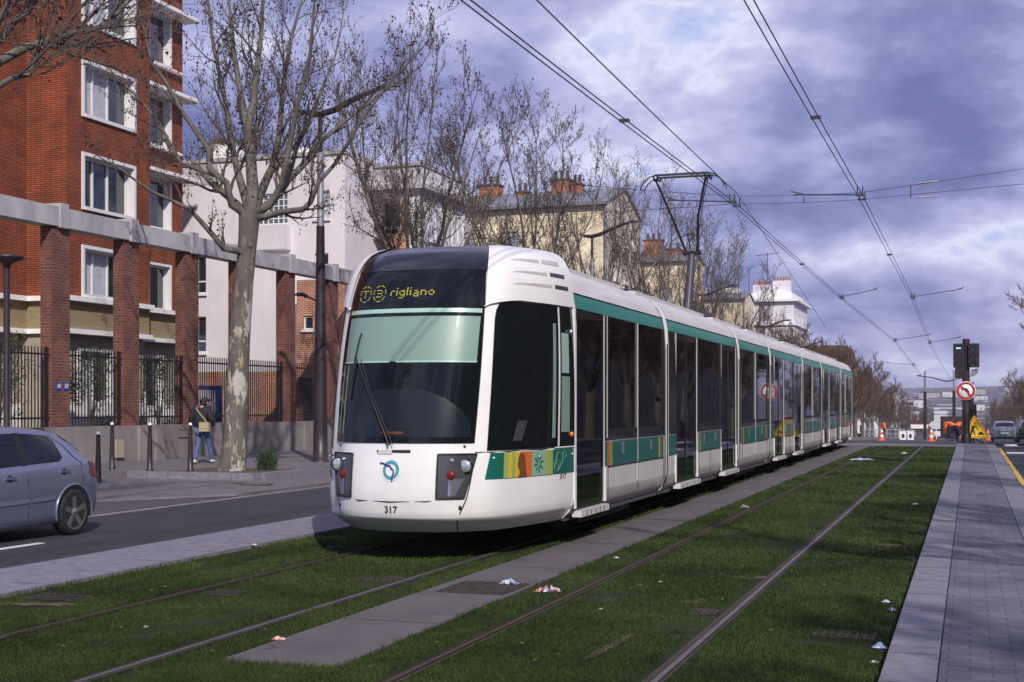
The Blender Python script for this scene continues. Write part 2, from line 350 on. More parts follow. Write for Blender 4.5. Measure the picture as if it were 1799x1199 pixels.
strip('road_left_far', -15.01, -13.25, -12, 24.0, -.075, MT['asph2'])
strip('granite_path', -9.15, -8.35, -6, 330, .035, MT['granite'])
strip('granite_path_edge', -8.35, -7.9, -6, 57, .04, MT['granite'])
strip('tram_path', -4.62, -3.8, 7.45, 56, .012, MT['conc'])
strip('crossing_pavement', -9.15, .95, 56, 63, .01, MT['pave'])
strip('crossing_road', -90, 60, 63, 74, .015, MT['asph'], sides=False)
strip('track_bed', -9.15, -.5, 74, 420, .0, MT['asph2'])
# platform
MT['paver'] = brickmat('paver_blocks', (.15,.142,.175), (.115,.11,.14), (.072,.068,.085), .26, .13, .006, bump=.35)
strip('platform_edge', -.5, -.185, -6, 58.5, .075, MT['granite'])
strip('platform_paving', -.175, .60, -6, 58.5, .07, MT['paver'])
strip('platform_kerb', .61, .96, -6, 58.5, .073, MT['granite'])
strip('platform_base', -.49, .95, -6, 58.5, .05, MT['seam'])
strip('road_right', .96, 7.6, -8, 420, -.05, MT['asph'])
strip('pavement_right', 7.6, 20, -30, 420, .07, MT['pave'])
strip('road_line_yellow', 1.05, 1.17, -6, 57, -.046, MT['yline'], sides=False)
mb = MB()
mb.box(1.25, 50.4, -.05, 2.3, 51.6, -.045); mb.box(2.8, 50.8, -.05, 3.6, 51.0, -.045)
for k in range(6): mb.box(1.4+k*1.0, 59.2, -.055, 1.9+k*1.0, 61.8, -.043)
tag(mb.build('road_markings_right', MT['line']), kind='structure')
mb = MB()
mb.box(-11.31, 11.1, -.1, -11.19, 14.15, -.095); mb.box(-11.31, 3.1, -.1, -11.19, 6.1, -.095)
tag(mb.build('road_markings_left', MT['line']), kind='structure')
mb = MB(); mb.box(-13.22, -10, -.1, -13.13, 200, -.085); tag(mb.build('road_gutter', mat('gutter_stone', (.22,.20,.23), .8, col2=(.30,.28,.31), scale=3)), kind='structure')
# left footway
strip('pavement_apron', -15.0, -13.2, 22.4, 300, -.02, MT['pave'])
strip('pavement_low', -21.7, -15.0, -12, 26.3, -.01, MT['pave'])
mb = MB()
mb.face([(-15.005,19.8,-.068),(-13.25,22.3,-.068),(-13.25,22.45,-.018),(-15.005,22.45,-.018)])
tag(mb.build('pavement_ramp', MT['pave']), kind='structure')
strip('pavement_raised', -21.7, -15.0, 26.3, 300, .13, MT['pave'])
mb = MB()
for k in range(6):
    mb.box(-15.05-k*.55+.006-.55, 26.05, -.05, -15.05-k*.55-.006, 26.32, .145)
for k in range(10):
    mb.box(-15.12, 26.33+k*1.0, -.05, -14.9, 27.32+k*1.0, .145-.012*min(k, 9))
for k in range(2): mb.box(-17.6+k*.62, 22.6, -.05, -17.0+k*.62, 22.95, .07)
bevel(mb.build('kerb_granite', MT['granite']), .02)['kind'] = 'structure'
strip('kerb_line', -15.28, -15.02, -12, 20.4, .0, MT['granite'])
mb = MB(); mb.box(-16.0, 25.0, -.01, -14.1, 25.25, -.002); mb.box(-14.6, 24.6, -.01, -13.9, 24.9, -.004)
tag(mb.build('pavement_patch', MT['conc']), kind='structure')
mb = MB()
mb.face([(-17.6,26.5,.134),(-15.3,26.5,.134),(-15.3,28.5,.134),(-17.6,28.5,.134)])
tag(mb.build('tree_pit_soil', MT['soil']), kind='structure')
strip('garden_ground', -48, -21.95, 0, 300, .9, MT['turf'], thick=1.2)

mb = MB()
for yy in (9.35, 12.9, 15.4, 18.9, 22.5, 26.5, 31, 36, 41, 46, 51): mb.box(-4.61, yy, .0, -3.81, yy+.012, .0135)
tag(mb.build('path_joints', MT['seam']), kind='structure')
mb = MB()
for k in range(60): mb.box(-.495, 7+k*.95, .06, -.19, 7.008+k*.95, .0765); mb.box(.62, 7.3+k*.95, .06, .955, 7.308+k*.95, .0745); mb.box(-8.34, 7.2+k*.95, .0, -7.905, 7.21+k*.95, .0415)
tag(mb.build('kerb_joints', MT['rust']), kind='structure')
# rails: each a top-level thing
MT['railsoil'] = mat('rail_soil', (.055,.040,.034), .9, col2=(.085,.065,.055), scale=7)
def rail(x, label, shiny):
    wl_ = .075 if x > -2 or -6 < x < -5 else .05
    t = empty('tram_rail', (x, 0, 0), label, 'rail', 'tram rails')
    mb = MB()
    for a, b in ((0, 56), (56, 63), (63, 120), (120, 200)):
        za, zb = gz(a)+.018, gz(b)+.018
        mb.face([(x-.012,a,za),(x+.026,a,za),(x+.026,b,zb),(x-.012,b,zb)])
        mb.face([(x+.035,a,za-.03),(x+.035,b,zb-.03),(x+.035,b,zb),(x+.035,a,za)]); mb.face([(x-.035,a,za),(x-.035,b,zb),(x-.035,b,zb-.03),(x-.035,a,za-.03)])
    mb.build('rail_head', MT['rail'] if shiny else MT['rust'], t)
    mb = MB()
    for a, b in ((0, 56), (56, 63), (63, 120), (120, 200)):
        za, zb = gz(a)+.007, gz(b)+.007
        mb.face([(x-wl_,a,za),(x-.013,a,za),(x-.013,b,zb),(x-wl_,b,zb)])
        mb.face([(x+.036,a,za),(x+.052,a,za),(x+.052,b,zb),(x+.036,b,zb)])
    mb.build('rail_casing', MT['rust'] if x > -2 else MT['seam'] if x < -4 else MT['railsoil'], t)
rail(-1.79, 'rusty right rail of the empty track, nearest the granite platform', True)
rail(-3.30, 'thin brown rail of the empty track beside the concrete strip', False)
rail(-5.05, 'dark grooved rail that runs under the right side of the tram', True)
rail(-6.56, 'faint rail that runs under the left side of the tram', False)
# sleeves of soil beside the rails / brown scars
def scar(x, y, l, wd, a):
    mb = MB(); n = 14; ca, sa = cos(a), sin(a); up = []; dn = []
    for i in range(n+1):
        t = i/n*2-1; h = wd*sqrt(max(0, 1-t*t))*(.6+.6*random.random()); px, py = x+ca*t*l, y+sa*t*l
        up.append((px-sa*h, py+ca*h, .006)); dn.append((px+sa*h, py-ca*h, .006))
    mb.grid([up, dn], 0, False)
    tag(mb.build('bare_soil', MT['soil']), kind='structure')
for a in ((-2.35, 8.9, .55, .05, 1.5), (-2.2, 11.2, .18, .10, 1.2), (-1.1, 19.0, .5, .2, .3), (-.85, 16.4, .3, .2, .1), (-2.0, 12.9, .25, .12, 0.4), (-7.5, 9.2, .5, .12, .2)): scar(*a)

# grass tufts, stuff
from mathutils import noise as mnoise
def grass():
    rnd = random.Random(5); v = []; f = []
    def blade(x, y, h, s):
        a = rnd.random()*6.283; wd = .0028*s; b = rnd.random()*6.283; ln = h*(.3+.7*rnd.random())
        i = len(v); ca, sa = cos(a)*wd, sin(a)*wd; lx, ly = cos(b)*ln*.7, sin(b)*ln*.7
        v.extend([(x-ca, y-sa, 0), (x+ca, y+sa, 0), (x+lx*.6+ca*.7, y+ly*.6+sa*.7, h*.65), (x+lx, y+ly, h)])
        f.append((i, i+1, i+2)); f.append((i, i+2, i+3))
    for (x0, x1) in ((-7.9, -6.66), (-6.48, -5.16), (-4.97, -4.62), (-3.8, -3.4), (-3.22, -1.93), (-1.72, -.5)):
        y = 6.6
        while y < 55.3:
            dy = .25 if y < 14 else .6
            dens = max(2100*(7.5/y)**2.0*2.8, 170)
            n = int((x1-x0)*dy*dens)
            s = max(1, y/8)
            for _ in range(n):
                px = rnd.uniform(x0, x1)
                e = min(px-x0, x1-px); yy_ = y+rnd.random()*dy
                q_ = mnoise.noise((px*1.7, yy_*1.1, 0)) + .5*mnoise.noise((px*5, yy_*4, 3))
                if q_ < -.38 or (e < .05 and rnd.random() < .5): continue
                h = (.014+.017*rnd.random())*(1+.5*q_)*(1.0 + (.7 if e < .06 else 0))
                blade(px, yy_, h, s*1.2)
            y += dy
    for _ in range(9000):                       # the ragged end of the path
        px = rnd.uniform(-4.7, -3.7); blade(px, 7.45+rnd.uniform(-.9, .05), .04+.03*rnd.random(), 1)
    me = bpy.data.meshes.new('grass'); me.from_pydata(v, [], f); me.materials.append(MT['blade']); me.update()
    o = bpy.data.objects.new('grass', me); COL.objects.link(o); return tag(o, 'short green grass growing between the tram rails', 'grass', kind='stuff')
grass()
# drains
def drain(x, y, lx, ly, nx, ny, label, z=.005):
    mb = MB(); mb.box(x-lx/2, y-ly/2, z-.02, x+lx/2, y+ly/2, z-.004)
    o = empty('drain_grate', (x, y, z), label, 'drain', 'drain grates')
    mb.build('drain_pit', MT['seam'], o)
    mb = MB()
    for i in range(nx+1): mb.box(x-lx/2+i*lx/nx-.008, y-ly/2, z-.002, x-lx/2+i*lx/nx+.008, y+ly/2, z+.006)
    for j in range(ny+1): mb.box(x-lx/2, y-ly/2+j*ly/ny-.009, z-.001, x+lx/2, y-ly/2+j*ly/ny+.009, z+.0075)
    mb.build('grate_bars', MT['grate'], o)
drain(-4.16, 11.3, .62, .72, 9, 9, 'square iron grate set in the concrete strip between the tracks', .016)
drain(-3.02, 11.0, .32, .26, 5, 2, 'small drain grate in the grass of the empty track')
drain(-.86, 9.9, .42, .24, 7, 2, 'slotted drain beside the granite platform edge')
drain(-5.35, 11.6, .45, .3, 7, 2, 'small grate against the dark grooved rail in front of the tram')
drain(-7.45, 9.6, .5, .25, 6, 2, 'reddish grate in the grass next to the left granite kerb')
drain(-6.25, 10.3, .3, .25, 5, 2, 'small grate beside the faint left rail')
drain(-2.02, 10.6, .2, .22, 4, 2, 'tiny drain beside the rusty right rail')
# litter
def crumple(name, x, y, z, s, m, label, seed, mats=None, flat=.5, group=None):
    r = random.Random(seed); mb = MB(); n = 7
    P = [[(x+(i/n-.5)*s*2+r.uniform(-.12,.12)*s, y+(j/n-.5)*s*1.4+r.uniform(-.12,.12)*s, z+.006+flat*s*r.random()*(1-abs(i/n*2-1)**2)*(1-abs(j/n*2-1)**2)) for j in range(n+1)] for i in range(n+1)]
    mb.grid(P, 0, False)
    if mats: mb.m = [r.randrange(len(mats)) for _ in mb.m]
    o = mb.build(name, mats or m); tag(o, label, 'litter', group); return o
pw = mat('litter_white', (.50,.52,.56), .6); pb = mat('litter_blue', (.16,.22,.42), .5); pk = mat('litter_black', (.03,.03,.04), .5); po = mat('litter_orange', (.7,.16,.06), .5); lf = mat('fallen_leaf', (.16,.10,.045), .9)
crumple('crumpled_packet', -4.02, 11.6, .02, .10, None, 'blue and white crumpled wrapper on the iron grate', 3, [pw, pb, pk, pk], .5)
crumple('torn_wrapper', -3.55, 11.3, .01, .11, None, 'white and black torn wrapper with orange corner beside the concrete strip', 4, [pw, pk, pk, po, pb], .6)
crumple('cigarette_packet', -4.62, 8.35, .01, .05, None, 'orange and white scrap beside the dark grooved rail at the bottom left', 5, [po, pw], .6)
for i, (u, v, s, lb) in enumerate(((256, 1101, .035, 'small white paper scrap in the grass between the rails of the tram track'), (1308, 891, .11, 'white scrap in the grass halfway along the thin brown rail'),
      (1556, 1057, .06, 'white scrap in the grass above the slotted drain'), (1537, 1163, .05, 'bright white box scrap at the bottom right of the grass'), (1608, 886, .09, 'pale scrap in the far grass right of the rusty rail'),
      (1588, 797, .16, 'white scrap near the far end of the grass left of the rail'), (447, 963, .05, 'crumpled white scrap at the edge of the left granite kerb'), (1055, 1070, .035, 'tiny white scrap right of the small drain grate'), (1160, 1022, .03, 'small pale scrap in the middle of the empty track'),
      (1083, 980, .05, 'flat white scrap between concrete strip and thin brown rail'))):
    d = 2336*1.66/(v-712); p = W(u, v, d); crumple('paper_scrap', p.x, p.y, .0+(.04 if u == 447 else 0), s*.6, pw, lb, 10+i, flat=.7)
for u, v, s, lb in ((1553, 1137, .07, 'blue plastic bag scrap against the platform edge'), (1573, 1072, .05, 'bluish plastic film against the platform edge above the drain')):
    d = 2336*1.66/(v-712); p = W(u, v, d); crumple('plastic_scrap', p.x-.03, p.y, 0, s*.7, pb, lb, u, mats=[pb, pw], flat=.9)
d = 2336*1.66/(808-712); p = W(1515, 808, d); crumple('plastic_bag', p.x, p.y, 0, .38, pw, 'flat pale blue plastic bag at the edge of the far grass', 77, mats=[pw, mat('bag_blue', (.35,.48,.62), .4)], flat=.2)
r = random.Random(12)
mbl = MB()
for _ in range(160):
    x = r.choice((r.uniform(-7.8, -4.7), r.uniform(-3.8, -.6))); y = 7.5 + 22*r.random()**1.7; s = r.uniform(.008, .018); a = r.random()*6
    c = Vector((x, y, .035)); ax = Vector((cos(a), sin(a), .2))*s; ay = Vector((-sin(a), cos(a), .1))*s*.6
    mbl.face([c-ax-ay, c+ax-ay, c+ax+ay, c-ax+ay])
tag(mbl.build('fallen_leaves', lf), 'small dry brown leaves scattered over the grass', 'leaves', kind='stuff')
# ------------------------------------------------------------------ tram
XC = -5.72; HW = 1.325; YB = 15.02
def cr(tab, t):                      # Catmull-Rom through rows of a table (key first)
    n = len(tab)
    if t <= tab[0][0]: return tab[0][1:]
    if t >= tab[-1][0]: return tab[-1][1:]
    for i in range(n-1):
        if t <= tab[i+1][0]: break
    a, b = tab[i], tab[i+1]; p = tab[max(0, i-1)]; q = tab[min(n-1, i+2)]
    h = b[0]-a[0]; s = (t-a[0])/h; o = []
    for k in range(1, len(a)):
        m0 = (b[k]-p[k])/max(1e-9, b[0]-p[0]); m1 = (q[k]-a[k])/max(1e-9, q[0]-a[0])
        o.append((2*s**3-3*s*s+1)*a[k] + (s**3-2*s*s+s)*h*m0 + (-2*s**3+3*s*s)*b[k] + (s**3-s*s)*h*m1)
    return tuple(o)
PLAN = [(0,0,0),(1,.32,.035),(2,.60,.145),(3,.79,.32),(4,.935,.47),(5,1.04,.72),(6,1.155,1.16),(7,1.265,1.72),(8,1.325,2.27)]
YF = [(.32,13.03),(.40,12.88),(.485,12.745),(.56,12.725),(.72,12.70),(1.2,12.76),(1.8,12.88),(2.3,13.00),(2.7,13.13),(3.0,13.26),(3.2,13.40),(3.36,13.62),(3.43,13.86)]
WN = [(.32,.86),(.40,.925),(.485,.985),(.56,.995),(.72,1.0),(1.2,1.0),(2.0,1.0),(2.6,.985),(2.9,.965),(3.1,.94),(3.25,.905),(3.36,.85),(3.43,.76)]
WB = [(.32,.87),(.40,.935),(.485,.985),(.56,.995),(.72,1.0),(2.6,1.0),(2.82,.99),(2.99,.965),(3.1,.93),(3.2,.875),(3.3,.78),(3.37,.64),(3.42,.42),(3.44,0)]
def S(t, z, off=0.0):
    a = abs(t); sg = 1 if t >= 0 else -1
    def raw(a, z):
        x, o = cr(PLAN, a); yf = cr(YF, z)[0]
        return x*cr(WN, z)[0], yf + o*(YB-yf)/2.27
    x, y = raw(a, z)
    if off:
        e = .03; x1, y1 = raw(min(8, a+e), z); x0, y0 = raw(a-e if a > e else 0, z); 
        if a < e: x0 = -x1; y0 = y1
        xz, yz = raw(a, min(3.43, z+.03)); xy, yy = raw(a, max(.32, z-.03))
        tv = Vector((x1-x0, y1-y0, 0)); zv = Vector((xz-xy, yz-yy, .06)); n = tv.cross(zv); n.normalize()
        return Vector((XC+sg*(x+n.x*off), y+n.y*off, z+n.z*off))
    return Vector((XC+sg*x, y, z))
def t_of_x(x, z):
    k = cr(WN, z)[0]; lo, hi = 0, 8; a = abs(x)
    for _ in range(30):
        mid = (lo+hi)/2
        if cr(PLAN, mid)[0]*k < a: lo = mid
        else: hi = mid
    return lo if x >= 0 else -lo
tram = empty('tram', (XC, 12.9, 0), 'long white low-floor tram with teal stripes, raised pantograph and dark windscreen', 'tram')
def patch(name, t0, t1, z0, z1, off, m, parent, nt=24, nz=16, thick=.012):
    f0 = t0 if callable(t0) else (lambda z: t0); f1 = t1 if callable(t1) else (lambda z: t1)
    mb = MB(); P = []
    for j in range(nz+1):
        z = z0+(z1-z0)*j/nz; a, b = f0(z), f1(z)
        P.append([S(a+(b-a)*i/nt, z, off) for i in range(nt+1)])
    mb.grid(P, 0, True)
    # rim
    e = [(0, i) for i in range(nt+1)]
    for side in (P[0], P[-1][::-1], [r[0] for r in P][::-1], [r[-1] for r in P]):
        q = [p + Vector((0, 0.03, 0)) if side in (P[0], P[-1][::-1]) else p+Vector((0, .03, 0)) for p in side]
        mb.grid([side, q], 0, True)
    return mb.build(name, m, parent)
# white shell of the cab
zs = [.32,.36,.40,.445,.475,.495,.56,.64,.72,.85,1.0,1.1,1.2,1.35,1.5,1.7,1.9,2.1,2.3,2.5,2.7,2.85,3.0,3.1,3.2,3.28,3.34,3.38,3.41,3.43]
def cabshell(flip=False):
    mb = MB(); nT = 64
    ts = [-8+16*i/nT for i in range(nT+1)]
    P = [[S(t, z) for t in ts] for z in zs]
    mb.grid([[p for p in r] for r in P], 0, True)
    top = P[-1]; rows = [top]
    for q, dz in ((.12, .012), (.3, .024), (.6, .032), (1, .036)):
        rows.append([Vector((XC+(p.x-XC)*(1-q), p.y+(YB-p.y)*q*.9, p.z+dz)) for p in top])
    mb.grid(rows, 0, True)
    mb.face([P[0][i] for i in range(nT+1)])
    return mb
cab = cabshell().build('cab_shell', MT['white'], tram)
tram_front = [cab]
# lower grey of the bumper (shade of dirt) and seams
def TW(z): return 3.0 + .10*math.sin((z-1.3)/2*pi)
ws = patch('windscreen', lambda z: -TW(z)-.02, TW, 1.27, 3.43, .012, MT['screen'], tram, 30, 30)
# black cap over the windscreen
mb = MB(); rows = []
rows.append([S(-3.05+6.1*i/24, 3.43, .012) for i in range(25)])
for q, dz in ((.1, .018), (.22, .032), (.4, .042), (.62, .046)):
    rows.append([Vector((XC+(p.x-XC)*(1-q*.55), p.y+(YB-p.y)*q, p.z+dz)) for p in rows[0]])
mb.grid(rows, 0, True)
mb.build('roof_cap', MT['blackroof'], tram)
patch('windscreen_header', -3.08, 3.08, 3.13, 3.432, .017, MT['blackroof'], tram, 24, 8)
patch('sun_blind_rail', lambda z: -2.8, lambda z: 2.95, 2.655, 2.70, .018, MT['blindbar'], ws, 20, 2)
patch('sun_blind', lambda z: -2.68+.12*(2.62-z), lambda z: 2.9-.1*(2.62-z), 2.13, 2.615, .0165, MT['blind'], ws, 20, 6)
patch('blind_hem', -2.72, -.35, 2.118, 2.135, .0185, MT['blindbar'], ws, 12, 1)
patch('blind_hem', -.12, 2.85, 2.118, 2.135, .0185, MT['blindbar'], ws, 12, 1)
patch('dashboard', lambda z: -1.7+.9*((z-1.33)/.5)**2, lambda z: 2.8-1.9*((z-1.33)/.5)**2.4, 1.33, 1.83, .0150, MT['dash'], ws, 20, 10)
patch('lower_display', -.45, .35, 1.362, 1.388, .019, MT['ledr'], ws, 10, 1)
for a in (-2.75, -2.35): patch('cab_pillar', a, a+.09, 1.36, 2.1, .0150, MT['blind'], ws, 1, 6)
def surf_tube(pts, r, m, name, parent, n=8, off=.02):
    mb = MB(); mb.tube([S(t, z, off) for t, z in pts], r, n); return mb.build(name, m, parent)
wp = surf_tube([(-.05,1.24),(-.5,1.52),(-1.0,1.82),(-1.75,2.2)], [.011,.009,.008,.006], MT['iron'], 'wiper', tram, off=.05)
surf_tube([(.06,1.24),(-.4,1.52),(-.95,1.85),(-1.45,2.15)], .005, MT['iron'], 'wiper_rod', wp, off=.05)
surf_tube([(-1.98,1.72),(-1.85,2.05),(-1.70,2.36),(-1.62,2.44)], [.012,.011,.01,.008], MT['rubber'], 'wiper_blade', wp, off=.035)
patch('wiper_slot', -.55, .62, 1.17, 1.20, .006, MT['seam'], tram, 8, 1)
patch('bonnet_panel', -.5, .0, 1.155, 1.2, .008, MT['roofwhite'], tram, 6, 1)
# seams
def seam(pts, name='panel_seam', r=.006):
    o = surf_tube(pts, r, MT['seam'], name, tram, 5, .004); return o
seam([(-4, 1.12), (-3.3, 1.12), (-2.95, 1.1)]); seam([(3.1, 1.17), (4, 1.172), (5, 1.174), (6.4, 1.176), (8, 1.176)])
seam([(-2.5, .69), (-1.2, .665), (0, .66), (1.2, .668), (2.5, .70)])
seam([(3.1, 1.17), (3.0, 1.0), (2.85, .8), (2.72, .68), (2.45, .55), (2.3, .45), (2.28, .34)], r=.007)
seam([(-3.05, 1.12), (-2.9, .9), (-2.7, .7), (-2.5, .5), (-2.4, .34)], r=.003)
# headlight units
for sg in (-1, 1):
    a0 = 1.55; fo = lambda z: 2.62 + .55*(z-.70)/.46
    if sg > 0: u = patch('headlight', a0, fo, .70, 1.155, .010, MT['lampgrey'], tram, 10, 10)
    else: u = patch('headlight', lambda z: -fo(z), lambda z: -a0, .70, 1.155, .010, MT['lampgrey'], tram, 10, 10)
    fr = [(a0, .70), (a0, 1.155), (fo(1.155), 1.155), (fo(.70), .70), (a0, .70)]
    mb = MB(); pts = []
    for (p, q) in zip(fr, fr[1:]):
        pts += [S(sg*(p[0]+(q[0]-p[0])*i/8), p[1]+(q[1]-p[1])*i/8, .012) for i in range(8)]
    pts.append(pts[0]); mb.tube(pts, .009, 5, 0, False); mb.build('lamp_surround', MT['seam'], u)
    c = S(sg*2.62, 1.03, .012); mb = MB(); mb.lathe(c, [(1e-5, -.030), (.03, -.030), (.052, -.026), (.068, -.016), (.070, .02)], 18, 'y'); mb.build('headlamp', MT['clear'], u)
    mb = MB(); mb.lathe(c, [(.070, .0), (.078, -.02), (.082, .02)], 18, 'y'); mb.build('headlamp_bezel', MT['black'], u)
    c = S(sg*2.0, .935, .014); mb = MB(); mb.lathe(c, [(1e-5, -.014), (.035, -.012), (.050, -.004), (.052, .02)], 16, 'y'); mb.build('tail_lamp', MT['red'], u)
    c2 = S(sg*2.05, 1.09, .014); mb = MB(); mb.lathe(c2, [(1e-5, -.02), (.018, -.014), (.022, .01)], 12, 'y'); mb.build('side_lamp', MT['clear'], u)
    if sg > 0: patch('reflector', lambda z: 1.95+.1*(z-.72), lambda z: 2.2+.45*(z-.72)/.2, .72, .90, .016, MT['lampsilver'], u, 4, 4)
    else: patch('reflector', lambda z: -(2.2+.45*(z-.72)/.2), lambda z: -(1.95+.1*(z-.72)), .72, .90, .016, MT['lampsilver'], u, 4, 4)
for t, z, r in ((2.55, 1.235, .016), (-2.55, 1.235, .012), (2.42, .60, .022), (-2.4, .60, .014)):
    mb = MB(); mb.lathe(S(t, z, .002), [(1e-5, -.006), (r, -.004), (r, .01)], 12, 'y'); mb.build('towing_socket_cover', MT['seam'], tram)
# emblem: turquoise ring with a blue line
def surf_poly(mb, fn, pts, m=0): mb.face([fn(x, z) for x, z in pts], m)
def onface(cx, cz, off): return lambda x, z: S(t_of_x(cx+x, cz+z), cz+z, off)
f = onface(0, .99, .006); mb = MB()
mb.face([f(.118*cos(2*pi*k/24), .118*sin(2*pi*k/24)) for k in range(24)])
em = mb.build('emblem', MT['white'], tram)
f = onface(0, .99, .009); mb = MB(); n = 32
for k in range(n):
    a, b = 2*pi*k/n, 2*pi*(k+1)/n
    mb.face([f(.058*cos(a), .066*sin(a)), f(.092*cos(a), .100*sin(a)), f(.092*cos(b), .100*sin(b)), f(.058*cos(b), .066*sin(b))])
mb.build('emblem_ring', MT['logoteal'], em)
f = onface(0, .99, .0145); mb = MB()
mb.tube([f(*p) for p in ((-.125,.075),(-.08,.065),(-.045,.045),(-.01,.045),(.005,.02),(.03,.0),(.035,-.03),(.02,-.06),(.02,-.115))], .0075, 6); mb.build('emblem_line', MT['blue'], em)
# lettering on a curved surface
def lettering(name, txt, size, place, m, parent, bold=0.0, sx=1.0):
    cu = bpy.data.curves.new('lettering', 'FONT'); cu.body = txt; cu.size = size; cu.align_x = 'CENTER'; cu.align_y = 'CENTER'; cu.offset = bold; cu.resolution_u = 3
    ob = bpy.data.objects.new('tmp', cu); COL.objects.link(ob); dg = bpy.context.evaluated_depsgraph_get(); me = bpy.data.meshes.new_from_object(ob.evaluated_get(dg))
    bpy.data.objects.remove(ob)
    mb = MB(); mb.v = [place(v.co.x*sx, v.co.y) for v in me.vertices]; mb.f = [list(p.vertices) for p in me.polygons]
    mb.m = [0]*len(mb.f); mb.sm = [False]*len(mb.f); mb.uv = [(0, 0)]*sum(len(q) for q in mb.f)
    return mb.build(name, m, parent)
lettering('fleet_number', '317', .098, onface(.0, .575, .006), MT['seam'], tram, .0022)
# LED destination: two ringed symbols and the dotted name
LEDF = {'T': ["11111","00100","00100","00100","00100"], '3': ["11110","00001","01110","00001","11110"], 'r': ["000","000","011","100","100","100","000"], 'i': ["1","0","1","1","1","1","0"], 'g': ["0000","0000","0111","1001","1001","0111","0001","1110"],
        'l': ["1","1","1","1","1","1","0"], 'a': ["0000","0000","0110","0001","0111","1001","0111"][:7], 'n': ["0000","0000","1110","1001","1001","1001","0000"], 'o': ["0000","0000","0110","1001","1001","0110","0000"]}
mb = MB(); f = onface(0, 0, .0195)
def dot(x, z, s=.0072): mb.face([f(x-s, z-s*.75), f(x+s, z-s*.75), f(x+s, z+s*.75), f(x-s, z+s*.75)])
dd = patch('destination_display', -1.95, 1.35, 2.77, 2.985, .0150, MT['screen'], tram, 12, 3)
for cx, ch in ((-.545, 'T'), (-.352, '3')):
    for k in range(28):
        a = 2*pi*k/28
        if k % 4 != 3: dot(cx+.076*cos(a), 2.875+.088*sin(a), .0060)
    for j, row in enumerate(LEDF[ch]):
        for i, c in enumerate(row):
            if c == '1': dot(cx-.034+i*.017, 2.91-j*.018, .0060)
    tag(mb.build('display_symbol', MT['led'], dd), None); mb = MB()
x = -.205
for ch in 'rigliano':
    for j, row in enumerate(LEDF[ch]):
        for i, c in enumerate(row):
            if c == '1': dot(x+i*.0175, 2.925-j*.0150, .0066)
    x += (len(LEDF[ch][0])+1)*.0175
    mb.build('display_letter', MT['led'], dd); mb = MB()


